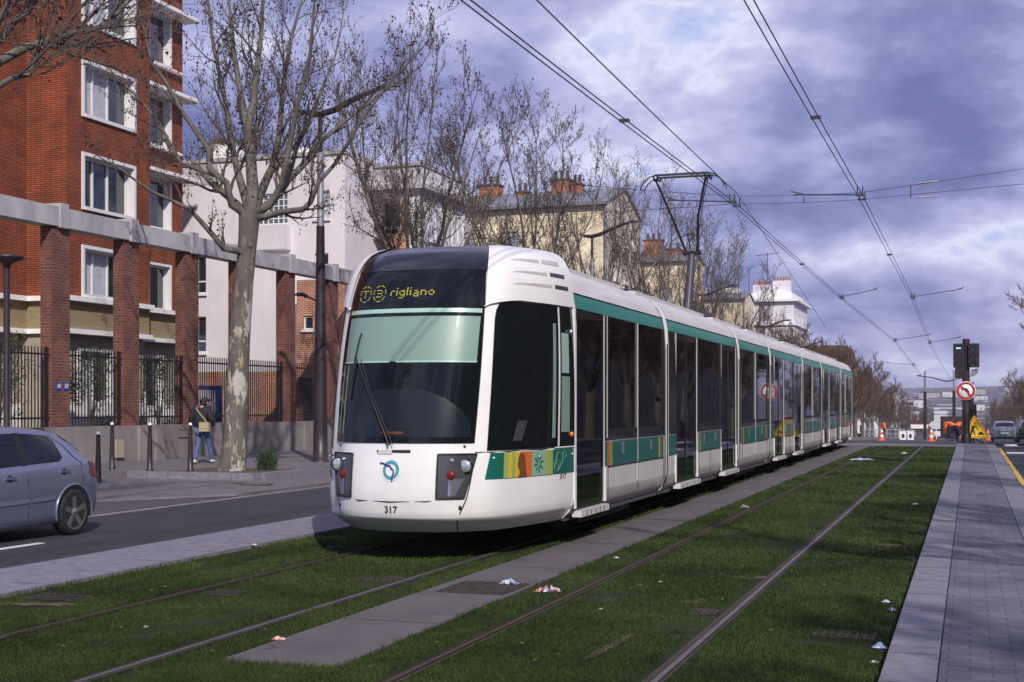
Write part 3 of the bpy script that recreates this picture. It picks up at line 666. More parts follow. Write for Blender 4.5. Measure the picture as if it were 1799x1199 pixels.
# cab side glazing and livery for both flanks
def flank(sg):
    def fl(name, a, b, z0, z1, off, m, parent, nt=16, nz=10):
        A = a if callable(a) else (lambda z: a); B = b if callable(b) else (lambda z: b)
        if sg > 0: return patch(name, A, B, z0, z1, off, m, parent, nt, nz)
        return patch(name, lambda z: -B(z), lambda z: -A(z), z0, z1, off, m, parent, nt, nz)
    sw = fl('cab_side_window', lambda z: 3.72+.10*(z-1.2)-.06*(z-1.2)**2+ .35*max(0,(z-2.55)/.25)**3, 8.0, 1.19, 2.80, .010, MT['screen'], tram, 24, 16)
    fl('window_post', 7.02, 7.06, 1.2, 2.79, .020, MT['pole'] if False else MT['trim'], sw, 1, 8)
    fl('cab_interior_post', 6.78, 6.90, 1.3, 2.6, .0135, MT['blind'], sw, 1, 6)
    fl('cab_interior_panel', 7.2, 7.62, 1.36, 2.0, .0135, MT['blind'], sw, 2, 6); fl('cab_interior_panel', 7.2, 7.58, 2.04, 2.5, .0135, MT['inside'], sw, 2, 6)
    fl('driver_seat', lambda z: 5.15+.9*(z-1.3), lambda z: 5.55+.9*(z-1.3), 1.28, 1.5, .0135, MT['lampgrey'], sw, 2, 4)
    fl('window_sill_strip', 6.9, 8, 1.181, 1.194, .016, MT['trim'], sw, 8, 1)
    # livery band: sloped start, teal, yellow, orange portrait field, flower, lime, teal with petals
    z0, z1 = .885, 1.163; sl = lambda k: (lambda z: k - .35*(1.163-z))
    band = fl('livery_band', lambda z: 3.95-1.0*(1.163-z), 8.0, z0, z1, .004, MT['tealb'], tram, 20, 4)
    for a, b, m in ((4.75,5.0,'lime'),(5.0,5.16,'yellow'),(5.16,5.32,'lime'),(5.32,5.50,'yellow'),(5.50,6.02,'orange'),(6.02,6.52,'mint'),(6.52,6.82,'lime')):
        fl('livery_stripe', a, b, z0+.002, z1-.002, .008, MT[m], band, 4, 3)
    g = lambda tt, z, o=.013: S(sg*tt, z, o)
    mb = MB()
    prof = [(5.42,.89),(5.50,.93),(5.52,.96),(5.46,.975),(5.43,1.0),(5.40,1.02),(5.43,1.06),(5.43,1.10),(5.48,1.14),(5.58,1.155),(5.68,1.13),(5.73,1.07),(5.74,1.0),(5.78,.94),(5.79,.89)]
    mb.face([g(*p) for p in prof]); mb.build('livery_figure', MT['brown'], band)
    mb = MB()
    for k in range(8):
        a = 2*pi*k/8+.2; c = (6.27, 1.025); q = [(c[0]+1.7*r*cos(a+da), c[1]+r*sin(a+da)) for r, da in ((.01,0),(.07,.2),(.125,.0),(.07,-.2))]
        q = [(min(6.5, max(6.04, x)), min(1.155, max(.893, z))) for x, z in q]
        mb.face([g(*p) for p in q])
    mb.build('livery_flower', MT['tealb'], band)
    mb = MB()
    for c, r in (((7.15, 1.06), .075), ((7.05, .99), .06), ((7.0,.96),.045), ((7.4,1.1),.04)):
        mb.tube([g(c[0]+2.2*r*cos(2*pi*k/16), min(1.155, max(.893, c[1]+1.0*r*sin(2*pi*k/16))), .010) for k in range(17)], .003, 4, 0, False)
    mb.build('livery_petals', MT['mint'], band)
    for t, z in ((4.15, 1.11), (7.85, 1.10), (6.3, 1.1)):
        mb = MB(); mb.lathe(S(sg*t, z, .008), [(1e-5, sg*.008), (.01, sg*.006), (.011, -.01)], 8, 'x'); mb.build('fixing_stud', MT['trim'], band)
    if sg > 0:
        lettering('side_fleet_number', '317', .075, lambda x, z: S(7.35+x*2.9, .85+z, .006), MT['seam'], tram, .0015)
        c = S(7.75, 1.33, .015); mb = MB(); mb.ball(c, .03, n=8); mb.build('turn_indicator', MT['amber'], tram)
        mb = MB(); mb.ball(S(7.7, 2.52, .03), .032, n=8); mb.build('side_camera', MT['steel'], tram)
    # fairing above the side window, proud of the roof, with three louvres
    P = []
    for i in range(25):
        t = 3.1+4.9*i/24; row = []
        for j in range(17):
            zl = 2.72+.09*min(1, i/10.)**.6; q = j/16; z = zl+(3.43-zl)*q
            p = S(sg*t, z, .035+.03*q*(i/24)); row.append(p)
        p0 = row[-1]
        for q2 in (.25, .55, .8): row.append(Vector((p0.x+(XC-p0.x)*q2*.8, p0.y+(YB+.1-p0.y)*q2*.4, p0.z+.035*sqrt(q2))))
        P.append(row)
    mb = MB(); mb.grid(P, 0, True)
    mb.grid([[r[0] for r in P], [Vector((r[0].x-sg*.05, r[0].y+.02, r[0].z+.005)) for r in P]], 0, True)
    mb.grid([P[-1], [Vector((XC+(p.x-XC)*.93, p.y+.01, p.z-.05)) for p in P[-1]]], 0, True)
    fa = mb.build('roof_fairing', MT['white'], tram)
    def FP(a, q, o):
        t = 3.1+4.9*a; zl = 2.72+.09*min(1, a*2.4)**.6; z = zl+(3.43-zl)*q
        return S(sg*t, z, .035+.03*q*a+o)
    for k, (q0, a0, a1, a2) in enumerate(((.29, .33, .74, .93), (.50, .32, .70, .90), (.71, .30, .64, .86))):
        mb = MB(); n = 10; h = .055
        top = [FP(a0+(a1-a0)*i/n, q0+h*(i/n)**.6*1.1, .003) for i in range(n+1)]; bot = [FP(a0+(a1-a0)*i/n, q0-.0, .003) for i in range(n+1)]
        mb.grid([bot, top], 0, False); mb.build('louvre', MT['skirt'], fa)  # flat wedge; the shade of the louvre is put into its grey
        mb = MB(); n = 4
        mb.grid([[FP(a1+.03+(a2-a1-.03)*i/n, q0, .004) for i in range(n+1)], [FP(a1+.03+(a2-a1-.03)*i/n, q0+h*1.3, .004) for i in range(n+1)]], 0, False)
        mb.build('vent_slot', MT['lampgrey'] if k < 2 else MT['skirt'], fa)
flank(1); flank(-1)
MT['postgrey'] = mat('window_post_grey', (.42,.43,.38), .5)
# ------------- carriages
def body_rows(y0, y1, zz):
    return [[Vector((XC+sg*HW*cr(WB, z)[0], y, z)) for z in zz] for sg in () for y in (y0, y1)]
def xw(z): return HW*cr(WB, z)[0]
def carriage(y0, y1, cells, k):
    """cells: (y_start, y_end, kind) with kind in win, door, blank"""
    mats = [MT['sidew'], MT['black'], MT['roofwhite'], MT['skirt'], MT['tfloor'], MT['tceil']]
    mb = MB(); low = [.33,.40,.485,.60,.72,.9,1.06,1.21]; up = [2.81,2.90,2.99,3.06,3.13,3.20,3.26,3.31,3.35,3.38,3.41,3.43,3.44]
    a, b = y0+.10, y1-.10
    for sg in (1, -1):
        def band(zz, ya, yb, m, sm=True):
            mb.grid([[Vector((XC+sg*xw(z), y, z)) for z in zz] for y in (ya, yb)], m, sm)
        ys = [a] + [c for q in cells for c in q[:2]] + [b]
        # roof in three lengths so that the light catches it
        band(up[2:], a, b, 2); band(up[:3], a, b, 1)
        segs = []; cur = a
        for c in cells:
            if c[0] > cur+.001: segs.append((cur, c[0], 'blank'))
            segs.append(c); cur = c[1]
        if cur < b-.001: segs.append((cur, b, 'blank'))
        for s0, s1, kd in segs:
            if kd == 'door':
                for z0, z1 in ((.45, 2.81),):
                    for yy in (s0, s1):                     # reveals
                        mb.face([(XC+sg*HW, yy, z0), (XC+sg*(HW-.07), yy, z0), (XC+sg*(HW-.07), yy, z1), (XC+sg*HW, yy, z1)], 0)
                band(low[:2]+[.45], s0, s1, 3)
            else:
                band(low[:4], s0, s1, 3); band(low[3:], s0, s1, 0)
                if kd == 'blank': band([1.21, 2.0, 2.81], s0, s1, 1)
                else: band([1.21, 1.30], s0, s1, 1)
    # ends
    for yy in (a, b):
        zz = low + [2.0] + up
        mb.face([Vector((XC+xw(z), yy, z)) for z in zz] + [Vector((XC-xw(z), yy, z)) for z in zz[::-1]], 1)
    mb.box(XC-1.2, a+.01, .30, XC+1.2, b-.01, .36, 4)
    mb.box(XC-1.1, a+.02, 2.80, XC+1.1, b-.02, 2.84, 5)
    body = mb.build('carriage_body', mats, tram)
    # bright rims at both ends
    for yy, dy, rm in ((a-.03, .065, 'white'), (b-.03, .045, 'postgrey')):
        m2 = MB(); zz = [.33,.42,.60,.9,1.21,2.0,2.6,2.82,2.99,3.13,3.26,3.35,3.41,3.44]
        for sg in (1, -1):
            m2.grid([[Vector((XC+sg*(xw(z)+.012), y, z)) for z in zz] for y in (yy, yy+dy)], 0, True)
            m2.grid([[Vector((XC+sg*(xw(z)+o), yy if yy < a else yy+dy, z)) for z in zz] for o in (.012, -.06)], 0, True)
        m2.build('end_rim', MT[rm], body)
    # teal bands
    for sg in (1, -1):
        m2 = MB(); m2.grid([[Vector((XC+sg*(xw(z)+.005), y, z)) for z in (2.815, 2.90, 2.985)] for y in (a+.05, b-.05)], 0, True)
        m2.build('upper_band', MT['teal'], body)
        m2 = MB(); m2.box(XC+sg*(xw(2.99))-.012, a, 2.986, XC+sg*(xw(2.99))+.012, b, 3.0); m2.build('gutter', MT['seam'], body)
        for s0, s1, kd in segs:
            if kd == 'door' or s1-s0 < .12: continue
            m2 = MB(); x = XC+sg*(HW+.004); m2.face([(x, s0+.01, .885), (x, s1-.01, .885), (x, s1-.01, 1.205), (x, s0+.01, 1.205)])
            m2.build('lower_band', MT['tealb'], body)
            if sg > 0 and kd == 'win':
                m2 = MB(); x = XC+HW+.008
                st = [(s0+.02, .10, 0), (s0+.14, .05, 1), (s0+.21, .035, 2)] if k % 2 == 0 else [(s0+.10, .07, 1), (s1-.14, .05, 0)]
                if s1-s0 > 2.2: st += [(s1-.36, .09, 1), (s1-.2, .05, 0)]
                for yy, wd, mi in st: m2 = MB(); m2.face([(x, yy, .89), (x, yy+wd, .89), (x, yy+wd, 1.2), (x, yy, 1.2)]); m2.build('band_stripe', MT[('orange', 'yellow', 'lime')[mi]], body)
    for sg in (1, -1):
        x = XC+sg*(HW-.012)
        for s0, s1, kd in segs:
            if kd == 'win':
                m2 = MB(); m2.face([(x, s0, 1.30), (x, s1, 1.30), (x, s1, 2.81), (x, s0, 2.81)])
                wn = m2.build('side_window', MT['trglass'], body)
                m3 = MB(); xx = XC+sg*(HW+.003)
                n = max(1, round((s1-s0)/1.75))
                for i in range(n+1):
                    if i in (0, n) and (k or i): continue
                    yy = s0+(s1-s0)*i/n
                    m3 = MB(); m3.box(xx-.01, yy-.010, .62 if 0 < i < n else 1.25, xx+.006, yy+.010, 2.81); m3.build('window_post', MT['postgrey'], body)
                m3 = MB()
                for yy in (s0, s1): m3.box(XC+sg*HW-.03, yy-.05, 1.3, XC+sg*HW+.001, yy+.05, 2.81)
                m3.box(XC+sg*HW-.03, s0, 1.28, XC+sg*HW+.001, s1, 1.36); m3.build('window_gasket', MT['seam'], body)
                if sg > 0:
                    m3 = MB(); xx = XC+HW+.010; m3.box(xx-.004, s0+.02, .872, xx, s1-.02, .882)
                    for yy in (s0+.03, (s0+s1)/2, s1-.03): m3.box(xx-.004, yy-.004, .5, xx, yy+.004, .88)
                    m3.build('skirt_seam', MT['seam'], body)
                    for yy in (s0+.25*(s1-s0), s0+.75*(s1-s0)):
                        m3 = MB(); m3.box(XC+HW+.004, yy-.04, 1.02, XC+HW+.012, yy+.04, 1.17); m3.build('handle', MT['steel'], body)
            elif kd == 'door':
                xi = XC+sg*(HW-.02); leaves = 2 if s1-s0 > 1.45 else 1
                for i in range(leaves):
                    p, q = s0+(s1-s0)*i/leaves+.012, s0+(s1-s0)*(i+1)/leaves-.012
                    m2 = MB(); m2.face([(xi, p+.05, .52), (xi, q-.05, .52), (xi, q-.05, 2.72), (xi, p+.05, 2.72)], 0)
                    for e in ((p, .45, p+.05, 2.8), (q-.05, .45, q, 2.8), (p+.05, .45, q-.05, .52), (p+.05, 2.72, q-.05, 2.8)):
                        m2.box(xi-.02, e[0], e[1], xi+.012, e[2], e[3], 1)
                    m2.build('door', [MT['trglass'], MT['black']], body)
                m3 = MB(); m3.box(XC+sg*(HW-.05), s0+.01, .345, XC+sg*(HW+.065), s1-.01, .42, 0)
                for i in range(5): 
                    yy = s0+.25+i*(s1-s0-.5)/4; m3.box(XC+sg*(HW+.066), yy-.012, .355, XC+sg*(HW+.068), yy+.012, .41, 1)
                bevel(m3.build('door_step', [MT['sidew'], MT['lampgrey']], body), .008)
                for yy in (s0-.035, s1+.035): m3 = MB(); m3.box(XC+sg*HW-.005, yy-.03, .45, XC+sg*HW+.012, yy+.03, .885); m3.build('door_pillar', MT['white'], body)
                m3 = MB(); yy = s0+.2; xx = XC+sg*.75; m3.tube([(xx, yy, .36), (xx, yy, 1.1), (xx-.0, yy+.15, 1.9), (xx, yy+.15, 2.8)], .018, 8)
                m3.tube([(XC+sg*1.2, s0+.1, .8), (XC+sg*1.2, s0+.1, 1.6)], .016, 8); m3.build('handrail', MT['pole'], body)
    # seats
    for s0, s1, kd in cells:
        if kd != 'win': continue
        n = max(1, int((s1-s0)/.85))
        for i in range(n):
            yy = s0+(i+.5)*(s1-s0)/n; d = 1 if i % 2 else -1
            for sg in (1, -1):
                m3 = MB(); xx = XC+sg*.85
                prof = [(yy-d*.22, .78), (yy+d*.16, .76), (yy+d*.21, .82), (yy+d*.27, 1.45), (yy+d*.25, 1.56), (yy+d*.20, 1.56), (yy+d*.15, .9), (yy-d*.22, .84)]
                for xa, xb in ((xx-.40, xx-.01), (xx+.01, xx+.40)):
                    m3.face([(xa, *p) for p in prof]); m3.face([(xb, *p) for p in prof[::-1]])
                    for p, q in zip(prof, prof[1:]+prof[:1]): m3.face([(xa, *p), (xb, *p), (xb, *q), (xa, *q)])
                m3.box(xx-.35, yy-.15, .36, xx+.35, yy+.15, .78); m3.build('seat', MT['seat'], body)
    # roof boxes
    if y1-y0 > 4:
        m3 = MB()
        m3.box(XC-.72, y0+.5, 3.38, XC+.72, y1-.5, 3.475); bevel(m3.build('roof_equipment', MT['roofwhite'], body), .04, 3)
    return body
J = [20.0, 26.7, 31.2, 37.6, 42.5, 49.2, 55.9]
carriage(YB-.09, J[0], [(15.08, 16.38, 'door'), (16.5, 19.82, 'win')], 0)
def mid(y0, y1, k):
    L_ = y1-y0
    if L_ > 5.5:
        carriage(y0, y1, [(y0+.75, y0+2.45, 'door'), (y0+2.55, y1-2.0, 'win'), (y1-1.9, y1-.25, 'door')], k)
    else: carriage(y0, y1, [(y0+.45, y1-.4, 'win')], k)
for k in range(5): mid(J[k], J[k+1], k+1)
carriage(J[5], J[6]-1.5, [(J[5]+.4, J[5]+3.2, 'win'), (J[5]+3.5, J[5]+4.8, 'door')], 6)
# rear cab: rounded end
mb = MB(); rows = []; zz = [.33,.42,.60,.9,1.21,2.0,2.6,2.82,2.99,3.13,3.26,3.35,3.41,3.44]
for yy, kx, dz in ((J[6]-1.62, 1, 0), (J[6]-1.0, .96, 0), (J[6]-.5, .88, -.03), (J[6]-.15, .72, -.12), (J[6], .4, -.3), (J[6]+.03, .01, -.5)):
    rows.append([Vector((XC+s*xw(z)*kx, yy - (max(0, z-2.4)*.6 if kx < .97 else 0), z + (dz*max(0, z-2.2)))) for s, q in ((1, zz), (-1, zz[::-1])) for z in q])
mb.grid(rows, 0, True); mb.build('rear_cab', MT['white'], tram)
for sg in (1, -1):
    mb = MB(); mb.grid([[Vector((XC+sg*(xw(z)*k+.012), yy-(max(0, z-2.4)*.6 if k < .97 else 0), z)) for z in (1.25, 1.8, 2.4, 2.78)] for yy, k in ((J[6]-1.55, 1), (J[6]-1.0, .965), (J[6]-.55, .90))], 0, True)
    mb.build('rear_cab_window', MT['screen'], tram)
    mb = MB(); mb.grid([[Vector((XC+sg*(xw(z)*k+.014), yy, z)) for z in (.9, 1.18)] for yy, k in ((J[6]-1.55, 1), (J[6]-1.3, .985))], 0, True); mb.build('rear_band', MT['orange'], tram)
for y in J[:6]:
    mb = MB(); rows = []
    for i in range(7):
        yy = y-.13+.26*i/6; ins = .05 if i % 2 else .015
        rows.append([Vector((XC+s*(xw(z)-ins), yy, z)) for s, q in ((1, zz), (-1, zz[::-1])) for z in q])
    mb.grid(rows, 0, False); bl = mb.build('gangway_bellows', MT['bellows'], tram)
    for sg in (1, -1): mb = MB(); mb.tube([(XC+sg*(xw(z)+.02), y+.0, z) for z in zz[1:7]], .010, 6); mb.build('gangway_cable', MT['wire'], bl)
for y in (17.2, 28.9, 40.0, 52.3):
    mb = MB(); mb.box(XC-1.12, y-1.3, .20, XC+1.12, y+1.3, .34); bg = mb.build('bogie', MT['seam'], tram)
    for yy in (y-.85, y+.85):
        for sg in (-1, 1):
            mb = MB(); mb.lathe((XC+sg*.745, yy, .30), [(.08, -.05), (.29, -.05), (.29, .05), (.08, .05)], 20, 'x'); mb.build('wheel', MT['rust'], bg)
mb = MB(); mb.box(XC-.7, 14.0, .26, XC+.7, 16, .33); mb.box(XC-1.1, 20, .26, XC+1.1, 54, .325); mb.build('underframe', MT['seam'], tram)
# pantograph
pn = MB(); pn.box(XC-.55, 27.9, 3.47, XC+.55, 29.3, 3.53); pn.box(XC-.35, 28.1, 3.53, XC+.35, 29.1, 3.66)
pan = pn.build('pantograph', MT['lampgrey'], tram)
def ptube(name, pts, r, m=MT['iron'], n=8):
    mb = MB(); mb.tube([(XC+a, b, c) for a, b, c in pts], r, n); return mb.build(name, m, pan)
ptube('lower_arm', [(0, 28.1, 3.62), (0, 28.3, 4.1), (0, 28.62, 4.93)], [.11, .10, .075], MT['lampgrey'], 10)
ptube('knuckle', [(-.2, 28.65, 4.98), (.2, 28.65, 4.98)], .05)
ptube('upper_arm', [(-.12, 28.65, 4.98), (-.34, 28.2, 5.7), (-.62, 27.8, 6.48)], [.03, .027, .022])
ptube('upper_arm', [(.12, 28.65, 4.98), (.22, 28.2, 5.7), (.46, 27.8, 6.48)], [.03, .027, .022])
ptube('guide_rod', [(.17, 28.6, 5.5), (.36, 28.1, 6.1), (.5, 27.85, 6.45)], .010)
ptube('arm_brace', [(-.20, 28.45, 5.30), (-.1, 28.45, 5.36), (.08, 28.45, 5.36), (.18, 28.4, 5.30)], .012); ptube('arm_strut', [(0, 28.6, 4.98), (-.06, 28.45, 5.35)], .012)
for dy in (-.17, .17):
    ptube('contact_strip', [(-.60, 27.8+dy, 6.535), (.55, 27.8+dy, 6.535)], .026, MT['lampgrey'])
    for sg in (-1, 1):
        c = .0 if sg > 0 else -.03
        ptube('horn', [(sg*.55+c, 27.8+dy, 6.535), (sg*.68+c, 27.8+dy, 6.50), (sg*.80+c, 27.8+dy, 6.40), (sg*.87+c, 27.8+dy, 6.28), (sg*.86+c, 27.8+dy, 6.23)], .014)
for x in (-.62, -.54, .47, .56): ptube('head_spring', [(x, 27.63, 6.50), (x, 27.7, 6.44), (x, 27.9, 6.44), (x, 27.97, 6.50)], .02)
# ------------------------------------------------------------------ buildings
def facade(mb, O, U, Wd, H, holes, depth=.18, m=0, mr=None, z0=0.0):
    """flat wall O + a*U + b*Z with rectangular openings (a0,b0,a1,b1) and reveals; the outside is to the right of U"""
    O = Vector(O); U = Vector(U).normalized(); Nn = Vector((U.y, -U.x, 0)); Zv = Vector((0, 0, 1)); mr = m if mr is None else mr
    A = sorted({0, Wd} | {h[0] for h in holes} | {h[2] for h in holes}); B = sorted({z0, H} | {h[1] for h in holes} | {h[3] for h in holes})
    for i in range(len(A)-1):
        for j in range(len(B)-1):
            ca, cb_ = (A[i]+A[i+1])/2, (B[j]+B[j+1])/2
            if any(h[0] < ca < h[2] and h[1] < cb_ < h[3] for h in holes): continue
            mb.face([O+U*a+Zv*b for a, b in ((A[i],B[j]),(A[i+1],B[j]),(A[i+1],B[j+1]),(A[i],B[j+1]))], m)
    for a0, b0, a1, b1 in holes:
        q = [(a0,b0),(a1,b0),(a1,b1),(a0,b1)]
        for (p, r_) in zip(q, q[1:]+q[:1]):
            f0, f1 = O+U*p[0]+Zv*p[1], O+U*r_[0]+Zv*r_[1]
            mb.face([f0, f1, f1-Nn*depth, f0-Nn*depth], mr)
def window(parent, O, U, hole, depth=.16, bars=(.5,), hbars=(), fw=.06, curtain=0, frame='winframe', sill=None, surround=0, grid=None, seed=0, name='window'):
    O = Vector(O); U = Vector(U).normalized(); Nn = Vector((U.y, -U.x, 0)); Zv = Vector((0, 0, 1)); a0, b0, a1, b1 = hole
    def bx(mb, p0, q0, p1, q1, n0, n1, m=0):
        c = O+U*(p0+p1)/2+Zv*(q0+q1)/2+Nn*(n0+n1)/2; mb.obox(c, U*(p1-p0)/2, Nn*(n1-n0)/2, Zv*(q1-q0)/2, m)
    mb = MB(); d = -depth; e = .002
    bx(mb, a0+e, b0+e, a0+fw, b1-e, d, d+.06); bx(mb, a1-fw, b0+e, a1-e, b1-e, d, d+.06)
    bx(mb, a0+fw, b0+e, a1-fw, b0+fw, d, d+.06); bx(mb, a0+fw, b1-fw, a1-fw, b1-e, d, d+.06)
    for t in bars:
        c = a0+(a1-a0)*t; bx(mb, c-fw*.6, b0+fw, c+fw*.6, b1-fw, d+.003, d+.065)
    for t in hbars:
        c = b0+(b1-b0)*t; bx(mb, a0+fw, c-fw*.5, a1-fw, c+fw*.5, d+.006, d+.058)
    if grid:
        for i in range(1, grid[0]): c = a0+(a1-a0)*i/grid[0]; bx(mb, c-.02, b0+fw, c+.02, b1-fw, d+.002, d+.05)
        for i in range(1, grid[1]): c = b0+(b1-b0)*i/grid[1]; bx(mb, a0+fw, c-.02, a1-fw, c+.02, d+.004, d+.048)
    if surround:
        s = surround
        bx(mb, a0-s, b0-s, a0-e, b1+s, -.02, .06); bx(mb, a1+e, b0-s, a1+s, b1+s, -.02, .06); bx(mb, a0-e, b1+e, a1+e, b1+s, -.02, .06); bx(mb, a0-e, b0-s, a1+e, b0-e, -.02, .08)
        # lining of the reveal
        bx(mb, a0-e, b0-e, a0+.012, b1+e, d+.07, .0); bx(mb, a1-.012, b0-e, a1+e, b1+e, d+.07, .0); bx(mb, a0+.012, b1-.012, a1-.012, b1+e, d+.07, .0)
    if sill: bx(mb, a0-.06, b0-.10, a1+.06, b0-e, -.02, .10)
    w_ = mb.build(name, MT[frame], parent)
    mb = MB(); P = [O+U*a+Zv*b+Nn*(d+.012) for a, b in ((a0,b0),(a1,b0),(a1,b1),(a0,b1))]; mb.face(P); mb.build('pane', MT['gblock'] if grid else MT['wglass'], w_)
    if curtain:
        mb = MB(); rn = random.Random(seed); n = 14; P = []
        c0 = a0+fw; c1 = a0+(a1-a0)*curtain
        for k in range(n+1): P.append([O+U*(c0+(c1-c0)*k/n)+Zv*b+Nn*(d+.020+.008*sin(k*2.1)) for b in (b0+fw, b1-fw)])
        mb.grid(P, 0, True); mb.build('curtain', MT['curtain'], w_)
    return w_
XP, YM = Vector((0, 1, 0)), Vector((1, 0, 0))     # U for walls facing +X and for walls facing -Y
# ---- brick tower block
bl = empty('brick_apartment_block', (-27, 36, 0), 'tall orange brick apartment block with white framed windows at the left', 'building')
base = 1.0; TOP = 21.0; FL = [4.98+2.88*k for k in range(6)]
X1, X2, X0 = -26.0, -26.8, -27.5; Y1, Y2, Y3 = 33.9, 38.2, 41.4
mb = MB()
h1 = []
for f in FL: h1.append((.78, f+.12 if f < 5 else f-.02, 3.35, f+1.55))
def wall_part(O, U, wd, holes, nm='wall'):
    m_ = MB(); facade(m_, (O[0], O[1], 0), U, wd, TOP, holes, .34, 0, 0, FL[0]); return m_.build(nm, MT['brick'], bl)
wA = wall_part((X1, Y1), XP, Y2-Y1, [(a, b, c, d) for a, b, c, d in h1])
for i, h in enumerate(h1): window(wA, (X1, Y1, 0), XP, h, .30, (.3, .6), surround=.11, curtain=(.62 if i in (0, 2, 3, 5) else .3) if i != 1 else .0, seed=i)
h2 = [(.45, f+.0 if k else f+.05, 2.35, f+(1.7 if k else 1.55)) for k, f in enumerate(FL)]
wB = wall_part((X2, Y2), XP, Y3-Y2, h2)
for i, h in enumerate(h2): window(wB, (X2, Y2, 0), XP, h, .22, (.5,), surround=.09, curtain=.45, seed=i+9)
wall_part((-60, Y3+.0), YM, .01, [])
mbw = MB(); mbw.face([(X2, Y2, FL[0]), (X1, Y2, FL[0]), (X1, Y2, TOP), (X2, Y2, TOP)]); mbw.face([(X0, Y1, FL[0]), (X1, Y1, FL[0]), (X1, Y1, TOP), (X0, Y1, TOP)])
mbw.face([(X0, 20, FL[0]), (X0, Y1, FL[0]), (X0, Y1, TOP), (X0, 20, TOP)]); mbw.face([(X2, Y3, FL[0]), (-45, Y3, FL[0]), (-45, Y3, TOP), (X2, Y3, TOP)])
mbw.face([(X0, 20, FL[0]), (-45, 20, FL[0]), (-45, 20, TOP), (X0, 20, TOP)]); mbw.build('wall', MT['brick'], bl)
mb = MB(); mb.box(-45, 20, TOP, X1, Y3, TOP+.3); mb.build('roof', MT['zinc'], bl)
# canopies and balcony slabs by the recessed windows
for f in FL[1:]:
    mb = MB(); mb.box(X2-.01, Y2+.05, f+1.78, X2+.62, Y3+.18, f+1.90); mb.build('canopy', MT['trim'], bl)
    mb = MB(); mb.box(X2-.01, Y2+.05, f-.16, X2+.20, Y3-.1, f-.09); mb.build('window_ledge', MT['trim'], bl)
# ledges and pebbledash storey, stone base
for z, pr in ((4.86, .20), (3.86, .14)):
    mb = MB(); h = .15
    mb.box(X0-1, 20, z, X0+pr, Y1-pr, z+h); mb.box(X0-1, Y1-pr, z, X1+pr, Y2+pr*.0, z+h); mb.box(X2-1, Y2, z-(.0), X2+pr, Y3+pr, z+h-.012); mb.build('ledge', MT['trim'], bl)
mb = MB(); mb.box(X0-1, 20, 3.98, X0-.01, Y1-.01, 4.87); mb.box(X0-1, Y1-.01, 3.98, X1-.01, Y2-.01, 4.87); mb.box(X2-1, Y2-.01, 3.98, X2-.01, Y3-.01, 4.87); mb.build('pebbledash_band', MT['rough'], bl)
gh = [(.9, 1.75, 2.5, 3.35)]
mb = MB(); facade(mb, (X1-.25, Y1, 0), XP, Y2-Y1, 3.9, gh, .2, 0, 0, .8); facade(mb, (X2-.25, Y2, 0), XP, Y3-Y2, 3.9, [(.7, 1.5, 2.2, 3.3)], .2, 0, 0, .8)
mb.face([(X0-.25, Y1, .8), (X1-.25, Y1, .8), (X1-.25, Y1, 3.9), (X0-.25, Y1, 3.9)]); mb.face([(X0-.25, 20, .8), (X0-.25, Y1, .8), (X0-.25, Y1, 3.9), (X0-.25, 20, 3.9)])
mb.face([(X2-.25, Y3, .8), (-45, Y3, .8), (-45, Y3, 3.9), (X2-.25, Y3, 3.9)])
gw = mb.build('ground_floor_wall', MT['stone'], bl)
window(gw, (X1-.25, Y1, 0), XP, gh[0], .16, (.5,), surround=.12, curtain=.5, seed=3); window(gw, (X2-.25, Y2, 0), XP, (.7, 1.5, 2.2, 3.3), .16, (.5,), surround=.12, curtain=.5, seed=4)
mb = MB(); mb.box(X1-.6, Y1-.1, .85, X1-.12, Y2, 1.75); mb.box(X2-.6, Y2, .85, X2-.12, Y3, 1.65); mb.box(X0-.5, 20, .85, X0-.10, Y1-.1, 1.7); mb.build('white_plinth', MT['trim'], bl)

# ---- retaining wall
rw = empty('retaining_wall', (-21.7, 30, 0), 'low stained concrete retaining wall along the footway', 'wall')
mb = MB(); r = random.Random(3); y = 14.0; k = 0
while y < 66:
    L_ = 1.45+.25*r.random(); dx = r.uniform(-.012, .012)
    mb.box(-22.05, y+.008, -.05, -21.72+dx, y+L_-.008, 1.11)
    if k % 3 == 1: mb.box(-21.9, y+L_-.05, -.05, -21.655, y+L_+.05, 1.085)
    y += L_; k += 1
bevel(mb.build('wall_panels', MT['wallc'], rw), .012)
mb = MB(); mb.box(-22.0, 14, -.05, -21.74, 66, 1.09); mb.build('wall_core', MT['seam'], rw)
for yy, ww in ((30.3, .35), (32.15, .42)):
    mb = MB(); mb.box(-21.72, yy, .25 if ww < .4 else .12, -21.66, yy+ww, .75 if ww < .4 else .95); bevel(mb.build('meter_box', MT['stone'] if ww < .4 else MT['wallc'], rw), .01)
mb = MB(); mb.tube([(-21.55, 33.75, .13), (-21.55, 33.75, .95), (-21.55, 33.1, .95)], .02, 6); bo = mb.build('handrail', MT['lampgrey'], rw)
